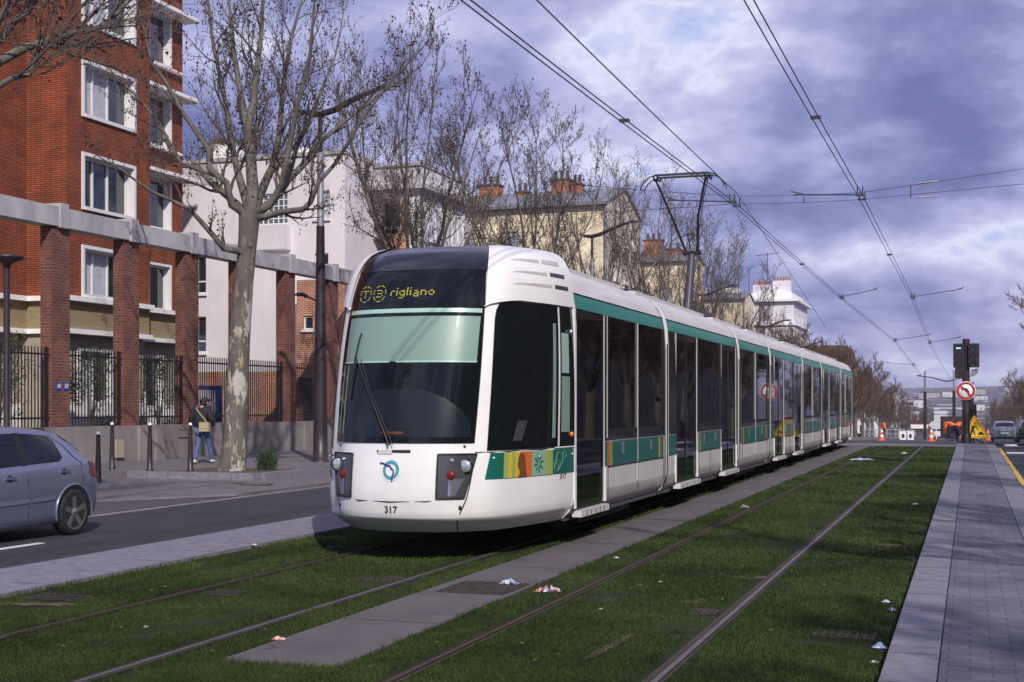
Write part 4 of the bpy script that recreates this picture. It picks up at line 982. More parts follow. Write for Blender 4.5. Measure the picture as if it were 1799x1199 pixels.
# ---- pergola
PY = [20.6+.0, 23.8, 26.95, 29.95, 32.95, 35.9, 38.95, 42.2, 45.4]
ords = ('first', 'second', 'third', 'fourth', 'fifth', 'sixth', 'seventh', 'eighth', 'ninth')
DP = .78
pl = {26.95: 'brick pier carrying the blue 60 and 58 number plates, at the left of the fence', 29.95: 'brick pier just right of the one with the house numbers', 32.95: 'brick pier directly behind the walking man', 35.9: 'brick pier half hidden behind the big mottled tree trunk',
      38.95: 'brick pier between the big tree and the tall brown lamp post', 42.2: 'brick pier right behind the tall brown lamp post'}
for yy in PY:
    if yy not in pl: continue
    mb = MB(); mb.box(-22.08, yy+DP, 1.09, -21.745, yy+DP+.72, 6.16)
    o = mb.build('brick_pier', MT['pier']); tag(o, pl[yy], 'pier', 'brick piers of the pergola')
t = empty('pergola_beam', (-21.8, 30, 6.1), 'long weathered concrete beam lying on the row of brick piers', 'beam')
for i in range(len(PY)-1):
    mb = MB(); y0 = PY[i]+1.15; y1 = PY[i+1]+1.15
    mb.box(-22.12, y0+.16, 6.17, -21.68, y1-.16, 6.66); bevel(mb.build('beam_length', MT['beam'], t), .015)
    mb = MB(); mb.box(-22.18, y1-.16, 6.14, -21.62, y1+.16, 6.76); bevel(mb.build('joint_block', MT['beam'], t), .015)
# number plates
for yy, s in ((27.90, '60'), (28.18, '58')):
    mb = MB(); mb.box(-21.74, yy, 2.05, -21.725, yy+.20, 2.25); o = mb.build('house_number', mat('enamel_blue', (.03,.06,.28), .3)); tag(o, 'small blue enamel plate reading %s on the brick pier' % s, 'number plate', 'house number plates')
    lettering('digits', s, .15, lambda x, z, yy=yy: Vector((-21.721, yy+.10+x, 2.15+z)), MT['trim'], o, .003)
# fence panels
fl_ = {23.8: 'black iron railings left of the pier with the house numbers', 26.95: 'black iron railings in front of the garden shrub, right of the numbered pier', 29.95: 'black iron railings between the second and third visible brick piers', 32.95: 'black iron railings in front of the blue notice board',
       35.9: 'black iron railings just right of the big tree trunk', 38.95: 'black iron railings next to the dark doorway behind the lamp post'}
for i in range(1, len(PY)-2):
    y0, y1 = PY[i]+DP+.74, PY[i+1]+DP-.02
    t = empty('iron_railing', (-21.8, (y0+y1)/2, 1.1), fl_[PY[i]], 'railing', 'iron railings between the piers')
    mb = MB()
    for z in (1.32, 2.92): mb = MB(); mb.box(-21.83, y0, z, -21.79, y1, z+.045); mb.build('cross_rail', MT['iron'], t)
    mb = MB(); n = int((y1-y0)/.125)
    for k in range(n+1):
        yy = y0+.04+(y1-y0-.08)*k/n; mb.box(-21.822, yy-.012, 1.12, -21.798, yy+.012, 3.12)
    tag(mb.build('bars', MT['iron'], t)); mb = MB(); mb.box(-21.83, y1-.12, 1.1, -21.78, y1-.07, 3.12); mb.build('post', MT['iron'], t)
# ---- notice board and dark bag
t = empty('notice_board', (-23.2, 36.7, .9), 'blue notice board with a white sheet behind the railings', 'notice board')
mb = MB(); mb.box(-23.2, 36.2, 1.1, -23.12, 38.0, 2.3); mb.build('panel', mat('board_blue', (.03,.06,.30), .5), t)
mb = MB(); mb.box(-23.11, 36.45, 1.15, -23.10, 37.6, 2.15); sh = mb.build('sheet', MT['trim'], t)
mb = MB()
for k in range(3): mb.box(-23.098, 36.8, 1.35+.22*k, -23.096, 37.3, 1.42+.22*k)
mb.build('printed_lines', MT['lampgrey'], sh)
mb = MB(); mb.lathe((-21.6, 36.75, 1.11), [(1e-4, .27), (.09, .25), (.16, .18), (.17, .08), (.15, .0)], 14); o = mb.build('helmet', MT['black']); tag(o, 'shiny black helmet resting on the retaining wall', 'helmet')
mb = MB(); mb.box(-21.7, 36.62, 1.13, -21.43, 36.88, 1.18); mb.build('visor', MT['clear'], o)

# ---- white modern building
wb = empty('white_apartment_building', (-27, 48, 0), 'pale modern building with glass block window behind the brick piers', 'building')
YB1 = 48.0; XA = -38.0
def XU(u, Y):
    k = (u-899.5)/2336; return Y*(k*CT-ST)/(CT+k*ST)
def ZV(v, X, Y): return EYE+(712-v)*(-X*ST+Y*CT)/2336
def hole(u0, u1, v0, v1, Y): 
    a, b = XU(u0, Y), XU(u1, Y); return (a-XA, ZV(v1, b, Y), b-XA, ZV(v0, a, Y))
zt = 11.7
hs = [hole(452, 506, 342, 394, YB1), hole(553, 579, 336, 384, YB1), hole(344, 362, 450, 516, YB1), hole(344, 362, 557, 620, YB1), hole(552, 577, 446, 497, YB1)]
XE = XU(606, YB1)
mb = MB(); facade(mb, (XA, YB1, 0), YM, XE-XA, zt, hs, .2, 0, 0, 3.05); mb.face([(XE, YB1, 3.05), (XE, 58, 3.05), (XE, 58, zt), (XE, YB1, zt)]); ww_ = mb.build('wall', MT['bwhite'], wb)
window(ww_, (XA, YB1, 0), YM, hs[0], .12, (), grid=(6, 5)); window(ww_, (XA, YB1, 0), YM, hs[1], .15, (), (.35,), sill=1, curtain=.9)
for h in hs[2:]: window(ww_, (XA, YB1, 0), YM, h, .15, (), (.32,), sill=1)
mb = MB(); a, b = XU(453, YB1), XU(511, YB1); mb.box(a, YB1-.55, ZV(440, b, YB1), b, YB1, ZV(397, b, YB1)); mb.build('balcony_box', MT['bwhite'], wb)
mb = MB(); mb.box(XA, YB1-.08, zt, XE+.04, 58, zt+.16); mb.box(XA, YB1-.02, zt-.9, XU(383, YB1), YB1, zt-.02); mb.build('parapet', MT['beam'], wb)
mb = MB(); a, b = XU(352, YB1), XU(388, YB1); mb.box(a, YB1+1, zt, b-.1, YB1+2.4, zt+1.05); o = mb.build('chimney', MT['trim'], wb)
mb = MB(); mb.box(a-.1, YB1+.9, zt+1.05, b, YB1+2.5, zt+1.2); mb.build('chimney_cap', MT['pot'], o)
# curved roof lantern
a, b = XU(508, 54), XU(622, 54); mb = MB(); n = 12
P = [[(a+(b-a)*(1-cos(pi*i/n))/2, y, zt+.1+1.15*sin(pi*i/n)) for i in range(n+1)] for y in (52, 60)]; mb.grid(P, 0, True); mb.face(P[0]); mb.build('curved_roof', MT['trim'], wb)
for u0, u1 in ((431, 447), (478, 500)):
    mb = MB(); mb.box(XU(u0, 50), 50, zt+.15, XU(u1, 50), 51, zt+.55); mb.build('roof_vent', MT['trim'], wb)
# brick base, white pilaster, brick porch with small window and dark doorway
mb = MB(); mb.box(XA, YB1-.05, .8, XE+.05, YB1+.3, 3.05); mb.build('brick_base', MT['brick3'], wb)
Yp = 46.6; a, b = XU(436, Yp), XU(486, Yp); mb = MB(); mb.box(a, Yp, 3.0, b, YB1-.01, 7.4); mb.build('white_projection', MT['bwhite'], wb)
mb = MB(); mb.box(a-.02, Yp-.02, .8, b+.02, YB1-.06, 3.0); mb.build('brick_projection', MT['brick3'], wb)
window(wb, (XU(428, YB1-.02), YB1-.0, 0), YM, (0, 2.9, .42, 7.0), .0, (.5,), grid=(2, 26), name='ladder_window')
Yb = 46.9; xa, xb = XU(521, Yb), XU(606, Yb); ho = [(XU(533, Yb)-xa, ZV(580, xa, Yb), XU(551, Yb)-xa, ZV(556, xa, Yb)), (.05, .8, XU(549, Yb)-xa, ZV(663, xa, Yb))]
mb = MB(); facade(mb, (xa, Yb, 0), YM, xb-xa, 6.6, ho, .5, 0, 0, .8); mb.face([(xa, Yb, .8), (xa, YB1, .8), (xa, YB1, 6.6), (xa, Yb, 6.6)]); mb.face([(xa, Yb, 6.6), (xb, Yb, 6.6), (xb, YB1, 6.6), (xa, YB1, 6.6)])
po_ = mb.build('brick_porch', MT['brick3'], wb); window(po_, (xa, Yb, 0), YM, ho[0], .12, (), sill=1)
mb = MB(); mb.box(xa+.06, Yb+.48, .8, xa+2, Yb+.52, 3.2); mb.build('dark_door', MT['seam'], wb)
# ---- right-hand white block with recessed bays
wc = empty('white_corner_building', (-25, 56, 0), 'white corner building with recessed brick bay behind the second tree', 'building')
Y2b = 50.6; x0, x1 = XU(606, Y2b), XU(738, Y2b); zt2 = ZV(290, x1, Y2b); zc = ZV(318, x1, Y2b)
ho = [(XU(652, Y2b)-x0, 8.6, XU(703, Y2b)-x0, zc-.5), (XU(618, Y2b)-x0, 4.5, XU(700, Y2b)-x0, ZV(402, x0, Y2b))]
mb = MB(); facade(mb, (x0, Y2b, 0), YM, x1-x0, zt2-1.0, ho, 1.3, 0, 0, .5)
mb.face([(x1, Y2b, .5), (x1, 56.2, .5), (x1, 56.2, zt2), (x1, Y2b, zt2)]); 
for h in ho: mb.face([(x0+h[0], Y2b+1.3, h[1]), (x0+h[2], Y2b+1.3, h[1]), (x0+h[2], Y2b+1.3, h[3]), (x0+h[0], Y2b+1.3, h[3])])
w2 = mb.build('wall', MT['bwhite'], wc)
mb = MB(); mb.box(x0-.1, Y2b-.35, zt2-1.0, x1+.35, 56.4, zt2-.82); mb.box(x0, Y2b+.1, zt2-.82, x1-.05, 56.2, zt2); mb.box(x0-.1, Y2b, zt2, x1+.05, 56.3, zt2+.12); mb.build('cornice', MT['beam'], wc)
mb = MB(); a, b = XU(705, Y2b), XU(717, Y2b); mb.box(a, Y2b-.03, 8.5, b, Y2b, zt2-1.5); a, b = XU(676, Y2b), XU(716, Y2b); mb.box(a, Y2b-.08, 1, b, Y2b, ZV(412, a, Y2b)); mb.build('brick_panel', MT['brick3'], wc)
for y0_ in (51.6, 54.2):
    for z0_ in (5.6, 8.6): window(wc, (x1+.005, y0_, 0), XP, (0, z0_, 1.3, z0_+1.6), .02, (.5,), sill=1, surround=.08)
mb = MB(); mb.box(x0+ho[0][0]+.05, Y2b+1.25, 8.7, x0+ho[0][2]-.5, Y2b+1.29, zc-.7); mb.build('bay_window', MT['wglass'], wc)

# ---- cream buildings end-on to the street
def chimney(par, x, y, z, w=1.3, d=1.0, h=1.5, pots=4, lb='chimney'):
    mb = MB(); mb.box(x-w/2, y-d/2, z-1.6, x+w/2, y+d/2, z+h); o = mb.build(lb, MT['chim'], par)
    mb = MB(); mb.box(x-w/2-.08, y-d/2-.08, z+h, x+w/2+.08, y+d/2+.08, z+h+.12)
    for i in range(pots): mb.lathe((x-w/2+w*(i+.5)/pots, y, z+h+.12), [(.13, 0), (.11, .55), (.14, .6)], 8)
    mb.build('chimney_pots', MT['pot'], o)
def gabled(name, label, X, Yf, Wf, Yw, eave, ridge, cols, rows, chims, fcols, b=-.5, wall='cream', gab='gable'):
    t = empty(name, (X-5, Yf, gz(Yf)), label, 'building'); g0 = gz(Yf)-1
    holes = [(c, z, c+1.0, z+1.75) for c in fcols for z in rows]
    mb = MB(); facade(mb, (X-Wf, Yf, 0), YM, Wf, eave, holes, .2, 0, 0, g0); f = mb.build('facade_wall', MT[wall], t)
    for i, h in enumerate(holes): window(f, (X-Wf, Yf, 0), YM, h, .15, (.5,), frame='winframe', seed=i, curtain=.9 if i % 3 else 0, name='window')
    gh = [(c-.5, z, c+.5, z+2.0) for c in cols for z in rows]
    mb = MB(); facade(mb, (X, Yf, 0), XP, Yw, eave, gh, .2, 0, 0, g0)
    mb.face([(X, Yf, eave), (X, Yf+Yw, eave), (X, Yf+Yw/2, ridge)]); g = mb.build('gable_wall', MT[gab], t)
    for i, h in enumerate(gh):
        w_ = window(g, (X, Yf, 0), XP, h, .16, (), seed=i+40, curtain=.48, name='window')
        m2 = MB(); a0, b0, a1, b1 = h
        for zz_ in (b0+.05, b0+.85): m2.box(X+.02, Yf+a0-.05, zz_, X+.22, Yf+a1+.05, zz_+.05)
        for q in range(9): yy = Yf+a0-.04+(a1-a0+.08)*q/8; m2.box(X+.19, yy-.012, b0+.05, X+.21, yy+.012, b0+.85)
        m2.build('balconet', MT['iron'], w_)
    mb = MB(); x0_ = X-Wf
    mb.face([(x0_, Yf-.45, eave+.05), (X+.12, Yf-.45, eave+.05), (X+.12, Yf+Yw/2, ridge+.15), (x0_, Yf+Yw/2, ridge+.15)]); mb.face([(x0_, Yf+Yw+.4, eave+.05), (X+.12, Yf+Yw+.4, eave+.05), (X+.12, Yf+Yw/2, ridge+.15), (x0_, Yf+Yw/2, ridge+.15)])
    mb.face([(X+.12, Yf-.45, eave-.1), (X+.12, Yf-.45, eave+.05), (X+.12, Yf+Yw/2, ridge+.15), (X+.12, Yf+Yw/2, ridge-.02)]); mb.face([(X+.12, Yf+Yw+.4, eave-.1), (X+.12, Yf+Yw+.4, eave+.05), (X+.12, Yf+Yw/2, ridge+.15), (X+.12, Yf+Yw/2, ridge-.02)])
    mb.box(x0_, Yf-.45, eave-.12, X+.12, Yf, eave+.04); rf = mb.build('roof', MT['zinc'], t)
    mb = MB(); mb.tube([(X-.02, Yf-.1, g0), (X-.02, Yf-.1, eave-.1)], .09, 8); mb.build('downpipe', MT['galv'], t)
    for c in chims: chimney(rf, *c)
    return t
gabled('cream_gabled_building', 'cream stone building with pointed gable and small iron balconies facing the street', -22, 82.4, 24, 9.3, 14.6, 16.15, (2.0, 4.6, 7.0), (2.6, 5.7, 8.8, 11.3), [(-26.2, 86.5, 15.8, 1.25, 1.0, 1.05, 3), (-25.1, 86.5, 15.8, .7, 1, .7, 2), (-31.3, 86.5, 15.6, 1.4, 1, 1.15, 3), (-29.0, 86.5, 15.6, .8, 1, .55, 2)], (1.5, 4.5, 8.0, 11.0, 14.0, 17.0))
gabled('cream_building_with_chimney', 'second cream building with brick chimney, behind the pantograph', -23.5, 117, 26, 6, 14.6, 15.5, (1.6, 4.3), (1.0, 4.2, 7.4, 10.4), [(-27.3, 119, 15.0, 1.6, 1.2, 1.6, 3), (-25.6, 120, 15.0, 1.3, 1.2, .8, 2)], (17.5, 20.5, 23.3), wall='cream', gab='cream')
gabled('cream_building_low', 'third cream building with grey roof, right of the pantograph', -24, 150, 24, 7, 13.7, 14.5, (2.0, 5.0), (1.0, 4.2, 7.4), [(-29, 153, 13.2, 1.5, 1.2, 1.2, 2)], (13.5, 17, 20.5), wall='cream', gab='cream')
# white building with heavy cornice
t = empty('white_cornice_building', (-26, 180, gz(180)), 'white building with heavy cornice and row of chimney pots on the hill', 'building')
X, Yf = -22.3, 181.0; zt = 15.6
hs = [(2+3.2*i, z, 3.1+3.2*i, z+1.9) for i in range(4) for z in (1, 4.6, 8.2)] + [(1.5+1.6*i, 13.2, 2.2+1.6*i, 14.0) for i in range(6)]
mb = MB(); facade(mb, (X, Yf, 0), XP, 15, zt, hs, .25, 0, 0, -4); mb.face([(X-18, Yf, -4), (X, Yf, -4), (X, Yf, zt), (X-18, Yf, zt)]); w_ = mb.build('wall', MT['bwhite'], t)
for i, h in enumerate(hs): window(w_, (X, Yf, 0), XP, h, .2, (.5,), seed=i)
mb = MB(); mb.box(X-18, Yf-.6, zt, X+.6, Yf+15.6, zt+.35); mb.box(X-18, Yf-.3, 12.4, X+.3, Yf+15.3, 12.65); mb.box(X-8, Yf+.8, zt+.35, X-.4, Yf+14, zt+1.3); mb.box(X-9.5, Yf-.2, zt+.35, X-7.6, Yf+3, zt+2.0); mb.build('cornice', MT['trim'], t)
for x_, n_ in ((X-1.9, 6), (X-4.6, 7)):
    mb = MB(); mb.box(x_-1.2, Yf+2, zt+1.3, x_+1.2, Yf+3.2, zt+2.5+(.5 if n_ == 6 else 0)); o = mb.build('chimney', MT['bwhite'], t)
    mb = MB()
    for i in range(n_): mb.lathe((x_-1.0+i*2.0/(n_-1), Yf+2.6, zt+2.5+(.5 if n_ == 6 else 0)), [(.13, 0), (.13, .55)], 8)
    mb.build('chimney_pots', MT['chim'], o)
mb = MB(); mb.tube([(X-4, Yf+3, zt+1), (X-4, Yf+3, zt+7)], .05, 5); mb.tube([(X-5.6, Yf+3, zt+6.6), (X-2.4, Yf+3, zt+6.9)], .04, 5)
mb.tube([(X-6.5, Yf+3, zt+1), (X-6.5, Yf+3, zt+5)], .04, 5); mb.build('aerial', MT['iron'], t)
# brown mansard block, small far blocks on both sides
def block(name, label, X, Y, wx, wy, top, wall, roofm, side=1, floors=5, rh=1.6, nc=5):
    t = empty(name, (X-side*wx/2, Y+wy/2, gz(Y)), label, 'building'); g0 = gz(Y)-2
    fh = (top-rh-g0-2.5)/floors
    hs = [(wy*(i+.5)/nc-.55, g0+2.5+fh*j+.5, wy*(i+.5)/nc+.55, g0+2.5+fh*j+.5+fh*.6) for i in range(nc) for j in range(floors)]
    mb = MB()
    if side > 0: facade(mb, (X, Y, 0), XP, wy, top-rh, hs, .25, 0, 0, g0)
    else: facade(mb, (X, Y+wy, 0), -XP, wy, top-rh, hs, .25, 0, 0, g0)
    xb = X-side*wx; nx = max(2, int(wx/3.2)); h2 = [(wx*(i+.5)/nx-.55, g0+2.5+fh*j+.5, wx*(i+.5)/nx+.55, g0+2.5+fh*j+.5+fh*.6) for i in range(nx) for j in range(floors)]
    xl = min(X, xb); facade(mb, (xl, Y, 0), YM, wx, top-rh, h2, .25, 0, 0, g0); f = mb.build('wall', MT[wall] if isinstance(wall, str) else wall, t)
    for h in hs: window(f, (X, Y, 0) if side > 0 else (X, Y+wy, 0), XP if side > 0 else -XP, h, .2, (.5,))
    for h in h2: window(f, (xl, Y, 0), YM, h, .2, (.5,))
    mb = MB(); a, c = (xb, X) if xb < X else (X, xb); q = .9
    lo = [(a, Y-.2, top-rh), (c+.2, Y-.2, top-rh), (c+.2, Y+wy+.2, top-rh), (a, Y+wy+.2, top-rh)]; hi = [(a+q, Y+q, top), (c-q, Y+q, top), (c-q, Y+wy-q, top), (a+q, Y+wy-q, top)]
    for i in range(4): mb.face([lo[i], lo[(i+1) % 4], hi[(i+1) % 4], hi[i]])
    mb.face(hi); mb.build('roof', MT[roofm], t); return t
MT['mans'] = mat('brown_mansard', (.07,.045,.04), .8, var=.2, scale=1)
block('mansard_building', 'far apartment block with dark brown roof above the brown treetops', -22, 262, 22, 22, 13.2, 'bwhite', 'mans', floors=5, rh=3.6)
block('far_mansard_building', 'smaller brown roofed block below and right of the other mansard', -22, 318, 20, 16, 9.4, 'bwhite', 'mans', floors=4, rh=2.4, nc=4)
block('small_pale_building', 'small pale building at the end of the left tree row', -21, 430, 14, 16, 6.0, 'bwhite', 'zinc', floors=3, rh=1.0, nc=3)
# the blocks across the street that the tram glass mirrors
MT['stucco'] = mat('warm_stucco', (.20,.17,.14), .85, var=.1, scale=.5)
for Y, wy, top in ((-14, 22, 14.5), (9.5, 17, 17.0), (28, 22, 15.5), (52, 20, 17.5), (74, 24, 15), (100, 22, 16), (124, 24, 17.5), (150, 24, 15.5), (176, 26, 16)):
    block('street_block', {-14:'stone apartment block nearest behind the camera on the right', 9.5:'apartment block opposite the tram front', 28:'apartment block opposite the middle of the tram', 52:'apartment block opposite the tail of the tram', 74:'apartment block on the right just beyond the crossing', 100:'apartment block on the right after the crossing one', 124:'apartment block third beyond the crossing on the right', 150:'apartment block fourth beyond the crossing on the right', 176:'last apartment block on the right of the street'}[Y], 21.5, Y, 14, wy, top, 'stucco', 'zinc', side=-1, floors=5, nc=7)
# ------------------------------------------------------------------ street furniture
def bollard(x, y, z, label, h=1.12, proto=[None]):
    if proto[0] is None:
        t = empty('bollard', (0, 0, 0), label, 'bollard', 'dark iron bollards on the footway')
        mb = MB(); mb.lathe((0, 0, 0), [(.085, 0), (.085, .04), (.068, .06), (.062, .35), (.048, .8), (.042, 1.06), (.044, 1.07)], 14); mb.build('bollard_post', MT['lampaint'], t, loc=(0, 0, 0))
        mb = MB(); mb.lathe((0, 0, 0), [(.040, 1.07), (.040, 1.10), (.026, 1.125), (1e-4, 1.13)], 14); mb.build('white_cap', MT['trim'], t, loc=(0, 0, 0))
        proto[0] = t; t.location = (x, y, z); return t
    return copy_tree(proto[0], None, (x, y, z), None, label)
bollard(-16.85, 22.95, .0, 'dark white-capped bollard nearest the road, just behind the silver car')
bollard(-19.5, 27.1, .13, 'white-capped bollard directly in front of the pale meter box in the wall')
bollard(-18.1, 26.6, .13, 'white-capped bollard midway between the meter box and the walking man')
bollard(-17.2, 26.9, .13, 'white-capped bollard just left of the walking man')
bollard(-20.1, 24.9, .0, 'bollard hidden behind the silver car with only its white cap showing')

# tall double lamp posts
def lamp_post(low=True):
    t = empty('street_lamp', (0, 0, 0), 'x', 'street lamp', 'tall brown street lamps along the footway')
    mb = MB(); mb.lathe((0, 0, 0), [(.26, 0), (.26, .02), (.20, .05), (.195, .8), (.17, 2.5), (.135, 4.6), (.11, 6.35), (.12, 6.4)], 18); mb.build('post', MT['lampaint'], t, loc=(0, 0, 0))
    mb = MB(); mb.lathe((0, 0, 0), [(.095, 6.4), (.09, 8.4)], 14); mb.build('upper_post', MT['lampgalv'], t, loc=(0, 0, 0))
    mb = MB(); mb.tube([(0, 0, 8.4), (0, 0, 9.45)], .06, 10); mb.tube([(-.62, 0, 9.58), (-.3, 0, 9.47), (0, 0, 9.44), (.4, 0, 9.53), (.9, 0, 9.74), (1.4, 0, 9.92), (1.75, 0, 10.0)], [.045, .075, .095, .09, .085, .07, .055], 8); mb.build('arm', MT['lampaint'], t, loc=(0, 0, 0))
    mb = MB(); P = []
    for i in range(9):
        a = i/8; x = 1.62+.72*a; wd = .03+.13*sin(pi*min(.97, a*.9+.08)); P.append([(x, wd*cos(2*pi*k/12), 10.0+.03*a+(.10 if sin(2*pi*k/12) > 0 else .035)*sin(2*pi*k/12)*sin(pi*min(.97, a*.9+.08))) for k in range(12)])
    mb.grid(P, 0, True, True); mb.build('lamp_head', MT['lampaint'], t, loc=(0, 0, 0))
    mb = MB(); mb.box(1.8, -.10, 9.955, 2.22, .10, 9.975); mb.build('lamp_glass', MT['clear'], t, loc=(0, 0, 0))
    mb = MB(); mb.tube([(0, 0, 4.32), (-.35, 0, 4.48), (-.5, 0, 4.50)], .03, 8)
    P = [[(-.40-.42*a, (.02+.12*sin(pi*min(.95, a*.9+.08)))*cos(2*pi*k/12), 4.53+.02*a+(.09 if sin(2*pi*k/12) > 0 else .03)*sin(2*pi*k/12)*sin(pi*min(.95, a*.9+.08))) for k in range(12)] for a in [i/7 for i in range(8)]]
    mb.grid(P, 0, True, True); mb.build('footway_lamp', MT['lampaint'], t, loc=(0, 0, 0)); return t
lp = lamp_post(); lbs = ['tall brown street lamp between the brick piers and the tram nose, nearest of its row', 'tall street lamp rising behind the white roof fairing of the tram', 'street lamp with a curved arm just right of the pantograph mast', 'street lamp low above the middle of the tram roof', 'street lamp beyond the tail of the tram in the brown treetops', 'farthest street lamp of the left row']
for i, y in enumerate((32.5, 60, 87.5, 115, 142.5, 170)):
    if i == 0: lp.location = (-16.7, y, .13); lp['label'] = lbs[0]
    else: copy_tree(lp, None, (-16.7, y, gz(y)+.13), None, lbs[i])
t = empty('park_lamp', (-19.0, 22.8, 0), 'short dark lamp with flat disc head at the far left edge', 'street lamp')
mb = MB(); mb.lathe((-19, 22.8, 0), [(.11, 0), (.10, .4), (.07, .5), (.065, 4.55)], 12); mb.build('post', MT['lampaint'], t)
mb = MB(); mb.lathe((-19, 22.8, 0), [(.05, 4.5), (.10, 4.62), (.34, 4.72), (.36, 4.77), (.2, 4.80), (1e-3, 4.81)], 18); mb.build('lamp_head', MT['lampaint'], t)

# overhead line
def cable(pts, r, label, cat='overhead wire', name='overhead_wire', group=None, sag=0):
    mb = MB(); P = []
    for p, q in zip(pts, pts[1:]):
        p, q = Vector(p), Vector(q); n = 8 if sag else 1
        for i in range(n): a = i/n; P.append(p.lerp(q, a) - Vector((0, 0, sag*4*a*(1-a))))
    P.append(Vector(pts[-1])); mb.tube(P, r, 5); o = mb.build(name, MT['wire'], None); return tag(o, label, cat, group)
Yd = lambda d, X: (d + X*ST)/CT
ZW = 6.50
rs = [(-2.5, -12, ZW), (-2.5, 14, ZW), (-2.38, Yd(30.8, -2.4), ZW-.02), (-2.42, Yd(59.7, -2.4), ZW-.03), (-2.5, 92, ZW-.75), (-2.3, 122, ZW-1.4), (-1.8, 157, ZW-2.1)]
ls = [(-5.75, -12, ZW), (-5.72, 14, ZW+.02), (-5.35, Yd(32.0, -5.4), ZW), (-5.45, Yd(59.7, -5.4), ZW-.03), (-4.5, 88, ZW-.75), (-4.6, 120, ZW-1.4), (-4.75, 157, ZW-2.1)]
for nm, pts in (('right', rs), ('left', ls)):
    for dx in (-.055, .055):
        cable([(x+dx, y, z) for x, y, z in pts], .0092 if nm == 'right' else .0105, '%s of the two close-set contact wires above the %s track' % ('left' if dx < 0 else 'right', 'empty' if nm == 'right' else 'tram'), 'contact wire', 'contact_wire', 'tram contact wires', .02)
    for (x, y, z) in pts[1:] + [((a[0]+b[0])/2, (a[1]+b[1])/2, (a[2]+b[2])/2-.02) for a, b in zip(pts[1:], pts[2:])]:
        pass
sup = Yd(31.2, -5.4)
cable([(-5.2, -12, 6.95), (-5.25, 14, 6.90), (-5.15, sup, 6.62)], .0105, 'single feeder wire running beside the left contact wires above the pantograph', 'overhead wire', sag=.03)
cable([(-5.15, sup, 6.62), (-6.2, 62, 5.2)], .008, 'thin guy wire falling away steeply behind the pantograph')
def hanger(x, y, z, label, dirn=1, ln=2.2, rise=.25, drop=0):
    t = empty('wire_support', (x, y, z), label, 'wire support', 'steady arms holding the contact wires')
    mb = MB(); mb.tube([(x, y, z+.06), (x+dirn*ln*.96, y, z+.06+rise)], .018, 6); mb.tube([(x+dirn*ln*.75, y, z+rise*.72+.05), (x+dirn*ln, y, z+rise+.14)], .014, 6); mb.build('steady_arm', MT['lampgrey'], t)
    mb = MB()
    for dy in (-.35, .35): mb.tube([(x-.1, y+dy, z), (x+.1, y+dy, z)], .022, 6); mb.tube([(x-.06, y+dy, z), (x-.06, y+dy, z+.20)], .014, 5); mb.tube([(x+.06, y+dy, z), (x+.06, y+dy, z+.20)], .014, 5)
    mb.tube([(x, y-.35, z+.1), (x, y+.35, z+.1)], .014, 5); mb.build('wire_clamp', MT['lampgrey'], t); return t
hanger(*rs[2], 'steady arm reaching left from the right contact wires, at the nearest span wires', -1, 1.6, .08)
hanger(*ls[2], 'steady arm reaching left from the tram contact wires just behind the pantograph', -1, 1.7, .12)
hanger(*rs[3], 'steady arm reaching right from the right contact wires, second support along', 1, 2.2, .30); hanger(*ls[3], 'steady arm reaching right above the treetops, second support of the tram wires', 1, 1.6, .30)
hanger(*rs[4], 'far steady arm of the right contact wires next to the traffic light', 1, 2.0, .3); hanger(*ls[4], 'far steady arm of the tram contact wires, third support', 1, 2.2, .3); hanger(*ls[5], 'farthest steady arm of the tram wires, beside the grey topped pole', -1, 2.4, .2)
for x, y, z, lb in ((-2.45, 22.8, ZW, 'small clip joining the right pair of contact wires below the dark cloud'), (-5.55, 22.0, ZW, 'small clip joining the left pair of contact wires left of the pantograph'), (-2.42, 44, ZW-.04, 'small clip on the right contact wires between two supports'), (-5.4, 46, ZW-.04, 'small clip on the tram contact wires above the tram roof')):
    mb = MB(); mb.box(x-.085, y-.04, z-.02, x+.085, y+.04, z+.03); o = mb.build('wire_clip', MT['lampgrey']); tag(o, lb, 'wire clip')
yS = sup+.2
cable([W(940, 318, 38), (-5.3, yS, W(0, 352, 32).z), W(1515, 350, 32.5)+Vector((0,0,.16)), (7.5, yS-1.5, W(0, 285, 31).z), (21, yS-3, 8.9)], .006, 'upper span wire crossing the street behind the pantograph', sag=.03)
cable([W(940, 380, 38), (-5.3, yS, W(0, 366, 32).z), W(1500, 352, 32.5), (7.5, yS-1.5, W(0, 336, 31).z), (21, yS-3, 7.6)], .006, 'lower span wire crossing the street behind the pantograph', sag=.02)
for u, v0, v1, lb in ((1600, 325, 348, 'strut with insulators between the span wires, right of the contact wires'), (1200, 347, 364, 'strut with insulators between the span wires behind the pantograph arms'), (1412, 346, 358, 'short strut between the span wires in the middle of the sky')):
    a, b = W(u, v0, 31), W(u, v1, 31); t = empty('span_wire_strut', a, lb, 'wire strut')
    mb = MB(); mb.tube([a, b], .012, 6); mb.build('strut', MT['lampgrey'], t)
    if u != 1412:
        s = 1 if u == 1600 else -1
        mb = MB(); mb.tube([a+Vector((s*.12, 0, .02)), a+Vector((s*.60, .1, .07))], .018, 7); mb.tube([b+Vector((s*.12, 0, .0)), b+Vector((s*.60, .1, .02))], .018, 7); mb.build('insulator', MT['galv'], t)
